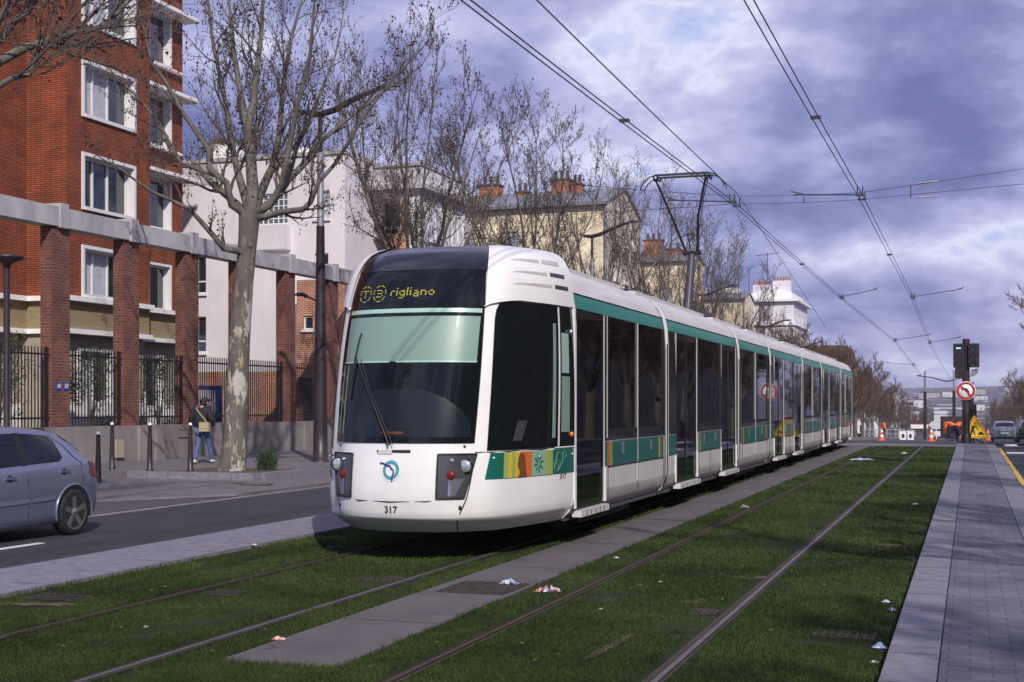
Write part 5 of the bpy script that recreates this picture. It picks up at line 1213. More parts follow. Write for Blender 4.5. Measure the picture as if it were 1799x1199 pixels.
def ocs_pole(x, y, h, label, lampside=0):
    t = empty('catenary_pole', (x, y, gz(y)), label, 'pole', 'catenary poles beyond the crossing'); z = gz(y)
    mb = MB(); mb.tube([(x, y, z), (x, y, z+h*.70)], .17, 10); mb.build('lower_post', MT['lampaint'], t)
    mb = MB(); mb.tube([(x, y, z+h*.70), (x, y, z+h)], .11, 10); mb.build('upper_post', MT['lampgalv'], t)
    if lampside:
        mb = MB(); mb.tube([(x, y, z+h*.86), (x-.8, y, z+h*.84), (x-2.4, y, z+h*.90), (x-3.6, y, z+h*.92)], [.08,.08,.07,.05], 6)
        mb.tube([(x, y, z+h*.86), (x+.9, y, z+h*.89), (x+1.6, y, z+h*.93)], .05, 6)
        mb.ball((x-3.7, y, z+h*.925), .26, n=6, sz=.35); mb.build('lamp_arm', MT['lampaint'], t)
ocs_pole(W(1625, 700, 150).x, W(1625, 700, 150).y, 7.7, 'brown pole with grey top standing between the tracks beyond the crossing'); ocs_pole(W(1676, 700, 148).x, W(1676, 700, 148).y, 7.7, 'brown pole with a double lamp arm, just left of the traffic light', 1)

# traffic signal
def disc(mb, c, r, n=28, m=0, y=0): mb.face([(c[0]+r*cos(2*pi*k/n), c[1]+y, c[2]+r*sin(2*pi*k/n)) for k in range(n)], m)
sig = W(1697, 700, 58); sx, sy = sig.x, sig.y
t = empty('traffic_light', (sx, sy, .07), 'traffic light on a thick brown post with two dark heads, on the platform end', 'traffic light')
mb = MB(); mb.lathe((sx, sy, 0), [(.22, 0.0), (.21, .35), (.165, .45), (.16, 2.2), (.15, 4.55)], 14); mb.build('post', MT['lampaint'], t)
px = 58/2336
for cx, lit in ((1684, 0), (1711, 1)):
    c = W(cx, 624, 57.8); z1 = W(0, 604, 57.8).z; z0 = W(0, 646, 57.8).z; hw = 9*px
    mb = MB(); mb.box(c.x-hw, sy-.28, z0, c.x+hw, sy-.02, z1); mb.box(min(c.x, sx), sy-.12, z1-.1, max(c.x, sx), sy-.06, z1-.04); mb.box(min(c.x, sx), sy-.12, z0+.3, max(c.x, sx), sy-.06, z0+.36); hd = mb.build('signal_head', MT['lampaint'], t); bevel(hd, .04)
    for i in range(3):
        zz = z1-.20-i*.33; mb = MB()
        P = [[(c.x+.12*cos(a), sy-.28-.15*s_, zz+.12*sin(a)) for a in [radians(-20+220*k/10) for k in range(11)]] for s_ in (0, 1)]; mb.grid(P, 0, True); mb.build('visor', MT['lampaint'], hd)
        mb = MB(); 
        if lit == 0 and i == 0: mb.box(c.x-.10, sy-.30, zz-.03, c.x+.10, sy-.285, zz+.03); mb.build('signal_lens', mat('signal_bar_lit', (.2,.8,.7), .3, emit=((.45,.95,.85), 1.1)), hd)
        else: disc(mb, (c.x, sy-.285, zz), .10, 18); mb.build('signal_lens', mat('signal_green_dim', (.01,.10,.04), .15) if (lit and i == 2) else MT['black'], hd)
    mb = MB(); xx = c.x+(hw+.02 if lit == 0 else -hw-.02); mb.box(xx-.018, sy-.10, z0+.3, xx+.018, sy-.05, z1-.1); mb.build('white_strip', MT['trim'], hd)
c = W(1687, 657, 57.8); mb = MB(); mb.box(c.x-.22, sy-.25, c.z-.20, c.x+.17, sy-.02, c.z+.28); mb.build('signal_box', MT['lampaint'], t)
c = W(1706, 655, 57.8); mb = MB(); P = [[(c.x+r_*cos(a), sy-.12, c.z+.12+r_*sin(a)) for a in [radians(-100+110*k/8) for k in range(9)]] for r_ in (.02, .30)]; mb.grid(P, 0, False); mb.build('backing_plate', MT['galv'], t)
# no left turn sign on the same post
c = W(1696.5, 687, 57.6); ns = empty('no_left_turn_sign', (c.x, sy-.22, c.z), 'round red and white no left turn sign on the traffic light post', 'sign'); cy = sy-.22
mb = MB(); mb.lathe((c.x, cy, c.z), [(1e-4, -.012), (.405, -.012), (.41, 0), (.405, .012), (1e-4, .012)], 32, 'y'); mb.build('sign_plate', MT['trim'], ns)
mb = MB(); n = 36
for k in range(n):
    a, b = 2*pi*k/n, 2*pi*(k+1)/n; mb.face([(c.x+r_*cos(q), cy-.016, c.z+r_*sin(q)) for r_, q in ((.285, a), (.385, a), (.385, b), (.285, b))])
mb.build('red_ring', mat('sign_red', (.42,.025,.03), .4), ns)
mb = MB(); sy_ = cy-.018
for p, q in (((.12,-.20),(.10,-.02)),((.10,-.02),(.03,.08)),((.03,.08),(-.09,.09))):
    a = Vector((c.x+p[0], sy_, c.z+p[1])); b = Vector((c.x+q[0], sy_, c.z+q[1])); d_ = (b-a).normalized(); nn = Vector((-d_.z, 0, d_.x))*.035; mb.face([a-nn-d_*.02, b-nn+d_*.02, b+nn+d_*.02, a+nn-d_*.02])
mb.face([(c.x-.22, sy_, c.z+.09), (c.x-.08, sy_, c.z+.0), (c.x-.08, sy_, c.z+.18)]); mb.build('arrow', MT['seam'], ns)
mb = MB(); a = Vector((c.x-.21, sy_-.003, c.z+.21)); b = Vector((c.x+.21, sy_-.003, c.z-.21)); nn = Vector((.7, 0, .7))*.035; mb.face([a-nn, b-nn, b+nn, a+nn]); mb.build('red_bar', bpy.data.materials['sign_red'], ns)
# second signal further on
q = W(1706, 700, 72); t = empty('traffic_light', (q.x, q.y, gz(q.y)), 'second dark traffic light seen behind the no left turn sign', 'traffic light')
mb = MB(); mb.tube([(q.x, q.y, gz(q.y)), (q.x, q.y, 2.9)], .14, 10); mb.build('post', MT['lampaint'], t); mb = MB(); mb.box(q.x-.1, q.y-.2, .6, q.x+.28, q.y+.05, 1.7); hd = mb.build('signal_head', MT['lampaint'], t)
for i in range(3):
    mb = MB(); mb.lathe((q.x+.1, q.y-.2, 1.5-i*.33), [(.12, -.16), (.12, 0)], 10, 'y'); mb.build('visor', MT['lampaint'], hd)
# roadworks triangle
c = W(1712, 755, 66); g = gz(c.y); t = empty('roadworks_sign', (c.x, c.y, g), 'yellow triangular roadworks sign with red border on the ground beside the traffic light', 'sign')
mb = MB(); R_ = [(-.74, -.42), (.74, -.42), (0, .72)]; mb.face([(c.x+a, c.y, c.z+b) for a, b in R_]); mb.face([(c.x+a, c.y+.02, c.z+b) for a, b in R_[::-1]])
for (a, b), (e_, f_) in zip(R_, R_[1:]+R_[:1]): mb.face([(c.x+a, c.y, c.z+b), (c.x+e_, c.y, c.z+f_), (c.x+e_, c.y+.02, c.z+f_), (c.x+a, c.y+.02, c.z+b)])
mb.build('sign_plate', mat('sign_yellow', (.80,.50,.02), .5), t)
mb = MB()
for s0, s1 in ((.90, .83),):
    for i in range(3):
        p, q_ = R_[i], R_[(i+1) % 3]; mb.face([(c.x+x*s, c.y-.006, c.z+y*s) for (x, y), s in ((p, s0), (q_, s0), (q_, s1), (p, s1))])
mb.build('red_border', bpy.data.materials['sign_red'], t)
mb = MB(); 
for poly in ([(-.20,-.26),(-.13,-.26),(-.06,-.05),(-.10,.05),(-.16,0)], [(-.02,-.26),(.04,-.26),(-.02,0),(-.08,-.02)], [(-.14,0),(-.04,-.02),(.02,.16),(-.06,.22),(-.14,.14)], [(-.02,.26),(.05,.26),(.05,.34),(-.02,.34)], [(0,.13),(.16,-.04),(.19,-.01),(.02,.18)], [(.16,-.26),(.46,-.26),(.36,-.13),(.28,-.10),(.2,-.15)]):
    mb.face([(c.x+a, c.y-.009, c.z+b) for a, b in poly])
mb.build('digging_symbol', MT['seam'], t)
mb = MB(); mb.tube([(c.x-.5, c.y+.06, g), (c.x-.3, c.y+.05, c.z-.35)], .02, 6); mb.tube([(c.x+.5, c.y+.06, g), (c.x+.3, c.y+.05, c.z-.35)], .02, 6); mb.tube([(c.x, c.y+.6, g), (c.x, c.y+.06, c.z)], .02, 6); mb.build('legs', MT['galv'], t)
# cones
mo = mat('cone_orange', (.80,.13,.03), .5)
def cone(u, d, label, proto=[None]):
    p = W(u, 740, d); p.z = gz(p.y)+.01
    if proto[0] is None:
        t = empty('traffic_cone', (0, 0, 0), label, 'cone', 'orange and white traffic cones')
        mb = MB(); mb.box(-.22, -.22, 0, .22, .22, .04); mb.lathe((0, 0, 0), [(.16, .0), (.035, .80), (1e-3, .80)], 16); mb.build('cone_body', mo, t, loc=(0,0,0))
        mb = MB(); mb.lathe((0, 0, 0), [(.131, .22), (.110, .36)], 16); mb.build('white_band', MT['trim'], t, loc=(0,0,0)); mb = MB(); mb.lathe((0,0,0), [(.084, .52), (.063, .66)], 16); mb.build('white_band', MT['trim'], t, loc=(0,0,0)); proto[0] = t; t.location = p; t.scale = (1.15,)*3; return
    copy_tree(proto[0], None, p, None, label)
cone(1549, 96, 'orange cone beside the worker at the left of the crossing'); cone(1636, 88, 'orange and white cone right of the grey topped pole'); cone(1736, 92, 'orange and white cone beside the parked hatchback on the right')
# direction signs
def dsign(u, v, d, w_, h_, label, m, pointed=1, post=True):
    c = W(u, v, d); t = empty('direction_sign', (c.x, c.y, gz(c.y)), label, 'sign', 'white direction signs down the street'); mb = MB()
    P = [(-w_/2, -h_/2), (w_/2-.3*pointed, -h_/2), (w_/2, 0), (w_/2-.3*pointed, h_/2), (-w_/2, h_/2)] if pointed >= 0 else [(-w_/2+.5, -h_/2), (w_/2, -h_/2), (w_/2, h_/2), (-w_/2+.5, h_/2), (-w_/2, 0)]
    mb.face([(c.x+a, c.y, c.z+b) for a, b in P]); mb.face([(c.x+a, c.y+.05, c.z+b) for a, b in P[::-1]])
    for (a, b), (e_, f_) in zip(P, P[1:]+P[:1]): mb.face([(c.x+a, c.y, c.z+b), (c.x+e_, c.y, c.z+f_), (c.x+e_, c.y+.05, c.z+f_), (c.x+a, c.y+.05, c.z+b)])
    mb.build('sign_board', m, t)
    if post: mb = MB(); mb.tube([(c.x, c.y+.1, gz(c.y)), (c.x, c.y+.1, c.z+h_/2)], .06, 6); mb.build('post', MT['trim'], t)
sw_ = mat('sign_pale', (.55,.58,.64), .5)
for i, (v, m_) in enumerate(((725, 'topmost'), (732, 'middle'), (738, 'lowest'))): dsign(1654, v, 170, 1.8, .42, '%s of three small white arrow signs on one post' % m_, sw_, 1, i == 0)
dsign(1645, 747, 160, 1.9, .95, 'large white arrow sign pointing left below the three small ones', sw_, -1)
t = empty('hoarding', W(1615, 750, 175), 'white and red banner board behind the grey topped pole', 'banner'); c = W(1615, 749, 175)
mb = MB(); mb.box(c.x-1.1, c.y, c.z-.32, c.x+1.1, c.y+.08, c.z+.32); mb.build('board', MT['trim'], t); mb = MB(); mb.box(c.x-1.1, c.y-.01, c.z+.2, c.x+1.1, c.y-.001, c.z+.32); mb.build('red_strip', bpy.data.materials['sign_red'], t)
mb = MB(); mb.tube([(c.x-1, c.y+.04, gz(c.y)), (c.x-1, c.y+.04, c.z)], .05, 6); mb.tube([(c.x+1, c.y+.04, gz(c.y)), (c.x+1, c.y+.04, c.z)], .05, 6); mb.build('posts', MT['galv'], t)
t = empty('notice_sign', W(1593, 765, 118), 'small white double panel between the worker and the pole', 'sign'); c = W(1593, 766, 118)
mb = MB(); mb.box(c.x-.60, c.y, c.z-.45, c.x-.05, c.y+.06, c.z+.42); mb.box(c.x+.05, c.y, c.z-.45, c.x+.60, c.y+.06, c.z+.42); mb.build('panel', MT['trim'], t)
mb = MB(); mb.box(c.x-.42, c.y-.01, c.z-.2, c.x-.2, c.y-.001, c.z+.15); mb.box(c.x+.2, c.y-.01, c.z-.2, c.x+.42, c.y-.001, c.z+.15); mb.build('symbol', MT['seam'], t); mb = MB(); mb.tube([(c.x-.3, c.y+.03, gz(c.y)), (c.x-.3, c.y+.03, c.z)], .03, 6); mb.tube([(c.x+.3, c.y+.03, gz(c.y)), (c.x+.3, c.y+.03, c.z)], .03, 6); mb.build('legs', MT['galv'], t)
# guard rails at the junction
t = empty('guard_rail', W(1565, 768, 130), 'low grey guard rail at the left of the crossing', 'railing'); a = W(1520, 765, 130); b = W(1590, 765, 130); g = gz(a.y)
mb = MB()
for z in (g+.5, g+.95): mb.tube([(a.x, a.y, z), (b.x, b.y, z)], .04, 5)
for i in range(9): p = a.lerp(b, i/8); mb.tube([(p.x, p.y, g-.1), (p.x, p.y, g+.95)], .035, 5)
mb.build('rail_frame', MT['galv'], t)

# ------------------------------------------------------------------ cars
def car(name, label, loc, rz, paint, hatch=True, L_=4.2, detail=True, cat='car'):
    """built facing +Y in its own space: rear bumper at y=-L/2, left flank at -X"""
    t = empty(name, loc, label, cat, rz=rz); hw = .87
    # stations: y, sill z, shoulder z, roof z, half width low, half width roof
    ST_ = [(-L_/2, .42, .80, .84, .60, .52), (-L_/2+.06, .30, .86, .95, .74, .58), (-L_/2+.22, .24, .96, 1.10, .83, .62), (-L_/2+.55, .22, .98, 1.34, hw, .62), (-L_/2+.85, .20, .97, 1.44, hw+.005, .635), (-L_/2+1.4, .18, .945, 1.50, hw+.01, .65),
           (-L_/2+2.0, .18, .92, 1.51, hw+.01, .65), (-L_/2+2.6, .18, .90, 1.45, hw+.01, .63), (-L_/2+3.1, .19, .885, 1.20, hw+.005, .62), (-L_/2+3.45, .20, .87, .97, hw, .62), (-L_/2+3.9, .22, .80, .86, .82, .6), (-L_/2+4.1, .26, .70, .74, .72, .55), (-L_/2+4.2, .36, .58, .60, .52, .4)]
    def sec(y, q):     # q 0..1 from sill to roof centre
        s = cr(ST_, y); sill, sh, rf, wl, wr = s
        rf = max(rf, sh+.02)
        kn = [(0, wl-.07, sill), (.10, wl-.015, sill+.08), (.30, wl, sill+(sh-sill)*.45), (.42, wl-.005, sill+(sh-sill)*.72), (.52, wl-.035, sh), (.56, wl-.06, sh+.02*(rf-sh)/.5), (.80, wr+.0, rf-.10*min(1, (rf-sh)/.4)), (.87, wr-.10, rf-.035*min(1, (rf-sh)/.4)), (1, 0, rf)]
        return cr(kn, q)
    def SP(y, q, sg, o=0):
        x, z = sec(y, q)
        if o:
            x2, z2 = sec(y, min(1, q+.01)); x1, z1 = sec(y, max(0, q-.01)); n = Vector((z2-z1, -(x2-x1))); 
            if n.length > 1e-6: n.normalize(); x += n.x*o; z += n.y*o
        return Vector((sg*x, y, z))
    ys = sorted({round(-L_/2+L_*i/48, 4) for i in range(49)}); qs = [i/26 for i in range(27)]
    mb = MB(); P = [[SP(y, q, -1) for q in qs] + [SP(y, q, 1) for q in qs[::-1][1:]] for y in ys]; mb.grid(P, 0, True)
    mb.face(P[0]); mb.face(P[-1]); mb.face([p[0] for p in P] + [p[-1] for p in P[::-1]])
    body = mb.build('body', paint, t, loc=(0, 0, 0)); z0 = (0, 0, 0)
    def pt(nm, y0, y1, q0, q1, o, m, sides=(-1, 1), par=body, ny=12, nq=6):
        Y0 = y0 if callable(y0) else (lambda q: y0); Y1 = y1 if callable(y1) else (lambda q: y1)
        for sg in sides:
            m_ = MB(); m_.grid([[SP(-L_/2+Y0(q)+(Y1(q)-Y0(q))*i/ny, q, sg, o) for i in range(ny+1)] for q in [q0+(q1-q0)*j/nq for j in range(nq+1)]], 0, True); m_.build(nm, m, par, loc=z0)
    g = MT['carglass']
    rr = lambda q: .52+1.15*(q-.55)+ .22*max(0, (q-.74)/.06)**2*.6
    pt('rear_side_window', lambda q: .84+.12*max(0, (.62-q)/.045)**2+.55*(q-.575)+14*max(0, q-.755)**1.5, 1.62, .575, .79, .004, g); pt('front_side_window', 1.72, lambda q: 2.98-3.2*(q-.575), .575, .79, .004, g)
    pt('window_trim', 1.62, 1.72, .57, .795, .006, MT['seam'], ny=2)
    pt('windscreen', lambda q: 3.30-.0*q, lambda q: 3.36, .60, 1.0, .004, g, ny=2)
    for sg in (-1, 1):
        m_ = MB(); m_.grid([[SP(-L_/2+3.02+.36*(i/8)-.18*abs(q-1)*0, q, sg, .005) for i in range(9)] for q in [.80+.2*j/6 for j in range(7)]], 0, True); m_.build('windscreen_glass', g, body, loc=z0)
        m_ = MB(); m_.grid([[SP(-L_/2+.26+.44*(i/8), q, sg, .005) for i in range(9)] for q in [.82+.18*j/6 for j in range(7)]], 0, True); m_.build('rear_window', g, body, loc=z0)
    pt('tail_lamp', lambda q: .10+.3*max(0, q-.44), lambda q: .34+.9*(q-.44)*0, .43, .57, .008, MT['red'])
    pt('headlamp', 3.72, 4.02, .36, .50, .008, MT['clear'])
    pt('side_moulding', 1.14, 1.60, .285, .325, .014, MT['carmould']); pt('side_moulding', 1.66, 2.72, .285, .325, .014, MT['carmould']); pt('door_sill', .75, 3.2, .0, .10, .02, paint, ny=16, nq=4)
    # shut lines
    for sg in (-1, 1):
        for pts in (([(.70,.80),(.62,.70),(.60,.60),(.68,.52),(.74,.44),(.72,.32),(.62,.2),(.50,.14)] if False else [(1.0,.80),(.74,.72),(.60,.60),(.535,.52),(.52,.42),(.60,.28),(.78,.16),(.95,.12)]), [(1.68,.57),(1.66,.45),(1.66,.28),(1.67,.12)], [(2.98,.57),(2.98,.4),(2.94,.12)]):
            m_ = MB(); m_.tube([SP(-L_/2+a, q, sg, .001) for a, q in pts], .0055, 5, 0, False); m_.build('shut_line', MT['seam'], body, loc=z0)
        for a in (.92, 2.0):
            c = SP(-L_/2+a, .475, sg, .012); m_ = MB(); m_.obox(c, (.014, 0, 0), (0, .10, 0), (0, 0, .017)); o_ = m_.build('door_handle', paint, body, loc=z0); bevel(o_, .01)
            c = SP(-L_/2+a, .472, sg, .003); m_ = MB(); m_.lathe(c, [(1e-4, sg*.004), (.045, sg*.003), (.05, 0)], 12, 'x'); m_.build('handle_recess', MT['seam'], o_, loc=z0)
    m_ = MB(); m_.box(-.70, -L_/2+.005, .42, .70, -L_/2+.15, .56); m_.box(-.26, -L_/2-.012, .60, .26, -L_/2+.01, .71, 1); m_.build('bumper_and_plate', [paint, MT['trim']], body, loc=z0)
    for yy in (-L_/2+.74, -L_/2+3.36):
        for sg in (-1, 1):
            xo = sg*(sec(yy, .2)[0])
            m_ = MB(); n = 22; rad = .375
            m_.grid([[(xo+sg*.010, yy+r_*cos(pi*(k/n*1.16-.08)), .315+r_*sin(pi*(k/n*1.16-.08))) for k in range(n+1)] for r_ in (.01, rad)], 0, False); m_.build('wheel_arch', MT['seam'], body, loc=z0)
            m_ = MB(); m_.tube([(xo+sg*.008, yy+rad*cos(pi*(k/n*1.16-.08)), .315+rad*sin(pi*(k/n*1.16-.08))) for k in range(n+1)], .016, 6); m_.build('arch_lip', paint, body, loc=z0)
            m_ = MB(); m_.lathe((xo-sg*.06, yy, .315), [(.20, sg*.075), (.235, sg*.092), (.29, sg*.090), (.312, sg*.06), (.317, 0), (.30, -sg*.09)], 30, 'x'); wh = m_.build('wheel', MT['rubber'], t, loc=z0)
            m_ = MB(); m_.lathe((xo-sg*.06, yy, .315), [(1e-4, sg*.02), (.20, sg*.02)], 20, 'x'); m_.build('brake_disc', MT['iron'], wh, loc=z0)
            m_ = MB(); m_.lathe((xo-sg*.06, yy, .315), [(.205, sg*.05), (.222, sg*.088), (.236, sg*.09), (.232, sg*.04)], 30, 'x')
            for k in range(5):
                a = 2*pi*k/5+.3; d_ = Vector((0, cos(a), sin(a))); e_ = Vector((0, -sin(a), cos(a))); c0 = Vector((xo+sg*.016, yy, .315)); c1 = Vector((xo+sg*.024, yy, .315))
                m_.face([c0+d_*.03-e_*.030, c1+d_*.212-e_*.036, c1+d_*.212+e_*.036, c0+d_*.03+e_*.030]); m_.face([c0+d_*.03+e_*.030, c1+d_*.212+e_*.036, c1+d_*.21+e_*.045-Vector((sg*.03,0,0)), c0+d_*.03+e_*.045-Vector((sg*.03,0,0))]); m_.face([c0+d_*.03-e_*.030, c1+d_*.212-e_*.036, c1+d_*.21-e_*.045-Vector((sg*.03,0,0)), c0+d_*.03-e_*.045-Vector((sg*.03,0,0))])
            m_.lathe((xo-sg*.06, yy, .315), [(1e-4, sg*.095), (.04, sg*.09), (.055, sg*.07)], 14, 'x'); m_.build('rim', MT['alloy'], wh, loc=z0)
    return t
MT['carglass'] = mat('car_window_glass', (.006,.008,.012), .04, coat=.15, spec=.35); MT['alloy'] = mat('alloy_rim', (.48,.46,.45), .28, metal=.85); MT['carmould'] = mat('grey_moulding', (.14,.15,.20), .45)
silver = mat('silver_blue_paint', (.23,.255,.36), .32, metal=.6, coat=.8)
car('silver_car', 'silver blue five door hatchback driving in the left roadway, cut off by the photo edge', (-12.42, 13.83, -.10), pi, silver)
KC = W(1765, 765, 95)
car('grey_hatchback', 'grey hatchback seen from behind on the right roadway', (KC.x, KC.y+2, gz(KC.y)-.05), 0, mat('grey_paint', (.30,.32,.38), .35, metal=.5, coat=.6))
KC = W(1803, 765, 88); car('dark_car', 'dark green car cut off at the right edge of the photo', (KC.x+.35, KC.y+2, gz(KC.y)-.05), 0, mat('dark_green_paint', (.015,.03,.035), .3, coat=.8))
for u, v, d, lb, cl in ((1652, 763, 165, 'white car coming up the hill below the arrow signs', (.6,.6,.62)), (1664, 764, 185, 'pale car behind the white car below the arrow signs', (.45,.47,.5)), (1600, 744, 240, 'small blue grey car far down the street left of the pole', (.2,.24,.33)), (1590, 735, 290, 'small white car farthest down the street', (.6,.6,.6))):
    KC = W(u, v, d); car('distant_car', lb, (KC.x, KC.y, gz(KC.y)+.02), pi, mat('paint_far', cl, .4, coat=.5))
t = empty('skip_container', (W(1674, 755, 112).x, W(1674, 755, 112).y, gz(106)), 'dark brown works container behind the bending workers', 'container'); c = t.location
mb = MB(); mb.box(c.x-1.0, c.y, c.z-.1, c.x+1.2, c.y+2.2, c.z+1.75); bevel(mb.build('container_body', mat('container_brown', (.035,.02,.02), .7, var=.3, scale=2), t), .05)
mb = MB()
for i in range(4): mb.box(c.x-.9+i*.6, c.y-.06, c.z, c.x-.8+i*.6, c.y-.002, c.z+1.7)
mb.build('ribs', bpy.data.materials['container_brown'], t)

# ------------------------------------------------------------------ people
def skin_obj(name, verts, edges, radii, m, parent, root=0, sub=2):
    me = bpy.data.meshes.new(name); me.from_pydata(verts, edges, []); me.materials.append(m)
    o = bpy.data.objects.new(name, me); COL.objects.link(o); o.parent = parent
    md = o.modifiers.new('skin', 'SKIN'); md.use_smooth_shade = True
    if not me.skin_vertices: me.attributes  # layer is made with the modifier
    sv = me.skin_vertices[0].data
    for i, r_ in enumerate(radii): sv[i].radius = r_ if isinstance(r_, tuple) else (r_, r_); sv[i].use_root = (i == root)
    s = o.modifiers.new('smooth', 'SUBSURF'); s.levels = 1; s.render_levels = sub
    return o
msk = mat('skin', (.48,.26,.19), .6)
def person(label, loc, rz, J_, top, trous, shoe, cap, hair, vest=None, scale=1.0, cat='person'):
    """J_: joints, facing +Y"""
    t = empty('person', loc, label, cat, rz=rz); t.scale = (scale,)*3
    j = dict(pel=(0,0,.95), wai=(0,0,1.08), che=(0,.0,1.33), nec=(0,0,1.49), hed=(0,.02,1.60), crn=(0,.02,1.70),
             lsh=(-.19,0,1.41), rsh=(.19,0,1.41), lel=(-.25,-.04,1.15), rel=(.25,-.04,1.15), lwr=(-.24,.06,.92), rwr=(.24,.06,.92),
             lhi=(-.09,0,.90), rhi=(.09,0,.90), lkn=(-.10,.03,.50), rkn=(.10,.03,.50), lan=(-.10,-.02,.09), ran=(.10,-.02,.09), lto=(-.11,.14,.04), rto=(.11,.14,.04))
    j.update(J_); V = {k: Vector(v) for k, v in j.items()}
    def hand(s):
        w_, e_ = V[s+'wr'], V[s+'el']; d = (w_-e_).normalized(); side = Vector((1 if s == 'r' else -1, 0, 0)); fwd = Vector((0, 1, 0)); pts = []; base = w_+d*.09
        out = [(w_+d*.045, (.022, .036), None), (base, (.017, .040), 0)]
        for k, (o, ln) in enumerate(((-.030,.060),(-.010,.072),(.010,.068),(.030,.052))):
            out.append((base+fwd*o+d*ln*.55+side*-.004, .0085, 1)); out.append((base+fwd*o+d*ln+side*-.016, .0075, len(out)-1))
        out.append((w_+d*.05+fwd*.045, .011, 0)); out.append((w_+d*.085+fwd*.060, .009, len(out)-1)); return out
    names = ['pel','wai','che','nec','hed','crn','lsh','lel','lwr','rsh','rel','rwr','lhi','lkn','lan','lto','rhi','rkn','ran','rto']
    vs_ = [V[n] for n in names]; ix = {n: i for i, n in enumerate(names)}
    ed = [(ix[a], ix[b]) for a, b in (('pel','wai'),('wai','che'),('che','nec'),('nec','hed'),('hed','crn'),('che','lsh'),('lsh','lel'),('lel','lwr'),('che','rsh'),('rsh','rel'),('rel','rwr'),('pel','lhi'),('lhi','lkn'),('lkn','lan'),('lan','lto'),('pel','rhi'),('rhi','rkn'),('rkn','ran'),('ran','rto'))]
    rad = [(.13,.10),(.12,.09),(.15,.10),.055,(.075,.09),(.065,.08),.055,.042,.028,.055,.042,.028,.075,.052,.038,.03,.075,.052,.038,.03]
    for s in 'lr':
        b = len(vs_); hh = hand(s)
        for k, (p, r_, pa) in enumerate(hh):
            vs_.append(p); rad.append(r_); ed.append((ix[s+'wr'] if pa is None else b+pa, b+k))
    skin_obj('body', [tuple(v) for v in vs_], ed, rad, msk, t)
    hd = V['hed']; up = (V['crn']-V['nec']).normalized()
    # face details
    m_ = MB(); f = Vector((0, 1, 0)); m_.tube([hd+f*.085+up*.02, hd+f*.112-up*.012], [.008, .014], 6); m_.build('nose', msk, t, loc=(0,0,0))
    for sx_ in (-1, 1):
        m_ = MB(); m_.ball(hd+f*.088+Vector((sx_*.032, 0, 0))+up*.025, .011, n=6); m_.build('eye', MT['seam'], t, loc=(0,0,0))
        m_ = MB(); m_.ball(hd+Vector((sx_*.082, -.005, 0))+up*.01, .024, n=6, sz=1.4); m_.build('ear', msk, t, loc=(0,0,0))
    m_ = MB(); m_.tube([hd+f*.092-up*.04+Vector((-.022,0,0)), hd+f*.096-up*.042, hd+f*.092-up*.04+Vector((.022,0,0))], .005, 5); m_.build('mouth', MT['brown'], t, loc=(0,0,0))
    hr = MB(); n = 8
    c = hd+up*.045-f*.012
    for a0, mm, nm in ((0, cap or hair, 'cap' if cap else 'hair'),):
        P = []
        for i in range(n+1):
            th = pi*.5*1.12*i/n; r_ = .101*sin(th)+1e-4; P.append([c+Vector((r_*cos(2*pi*k/14), r_*1.12*sin(2*pi*k/14), 0))+up*(.112*cos(th)) for k in range(14)])
        hr.grid(P, 0, True, True); 
        if cap: hr.obox(c+f*.12+up*.0, (.06,0,0), (0,.05,0), (0,0,.006))
        hr.build(nm, mm, t, loc=(0,0,0))
    m_ = MB(); m_.ball(hd-f*.03-up*.02, .085, n=8); m_.build('back_hair', hair, t, loc=(0,0,0))
    # clothing grown on the same skeleton
    tn = ['pel','wai','che','nec','lsh','lel','lwr','rsh','rel','rwr']; ti = {n: i for i, n in enumerate(tn)}; P = {n: V[n].copy() for n in tn}; P['pel'] += Vector((0, 0, -.06)); P['nec'] -= up*.045
    for s in 'lr': P[s+'wr'] = V[s+'wr'].lerp(V[s+'el'], .06)
    jk = skin_obj('jacket', [tuple(P[n]) for n in tn], [(ti[a], ti[b]) for a, b in (('pel','wai'),('wai','che'),('che','nec'),('che','lsh'),('lsh','lel'),('lel','lwr'),('che','rsh'),('rsh','rel'),('rel','rwr'))], [(.21,.165),(.205,.16),(.225,.155),.075,.11,.088,.062,.11,.088,.062], top, t)
    tn = ['pel','lhi','lkn','lan','rhi','rkn','ran']; ti = {n: i for i, n in enumerate(tn)}; P = {n: V[n].copy() for n in tn}
    skin_obj('trousers', [tuple(P[n]) for n in tn], [(ti[a], ti[b]) for a, b in (('pel','lhi'),('lhi','lkn'),('lkn','lan'),('pel','rhi'),('rhi','rkn'),('rkn','ran'))], [(.165,.125),.10,.075,.068,.10,.075,.068], trous, t)
    for s in 'lr':
        a, b = V[s+'an'], V[s+'to']; d = (b-a).normalized()
        skin_obj('shoe', [tuple(a-d*.05+Vector((0,0,-.035))), tuple(a+d*.05+Vector((0,0,-.03))), tuple(b+d*.02)], [(0,1),(1,2)], [.042,.048,.034], shoe, t)
    if vest: 
        m_ = MB(); z0, z1 = V['wai'].z, V['che'].z
        for z in (V['wai'],): pass
    return t
bj = mat('black_jacket', (.012,.012,.016), .75, var=.3, scale=15); jn = mat('blue_jeans', (.055,.085,.19), .85, col2=(.10,.15,.30), scale=9, bump=.4, bscale=30); ws_ = mat('pale_shoes', (.55,.52,.50), .6); hb = mat('dark_hair', (.02,.014,.012), .7)
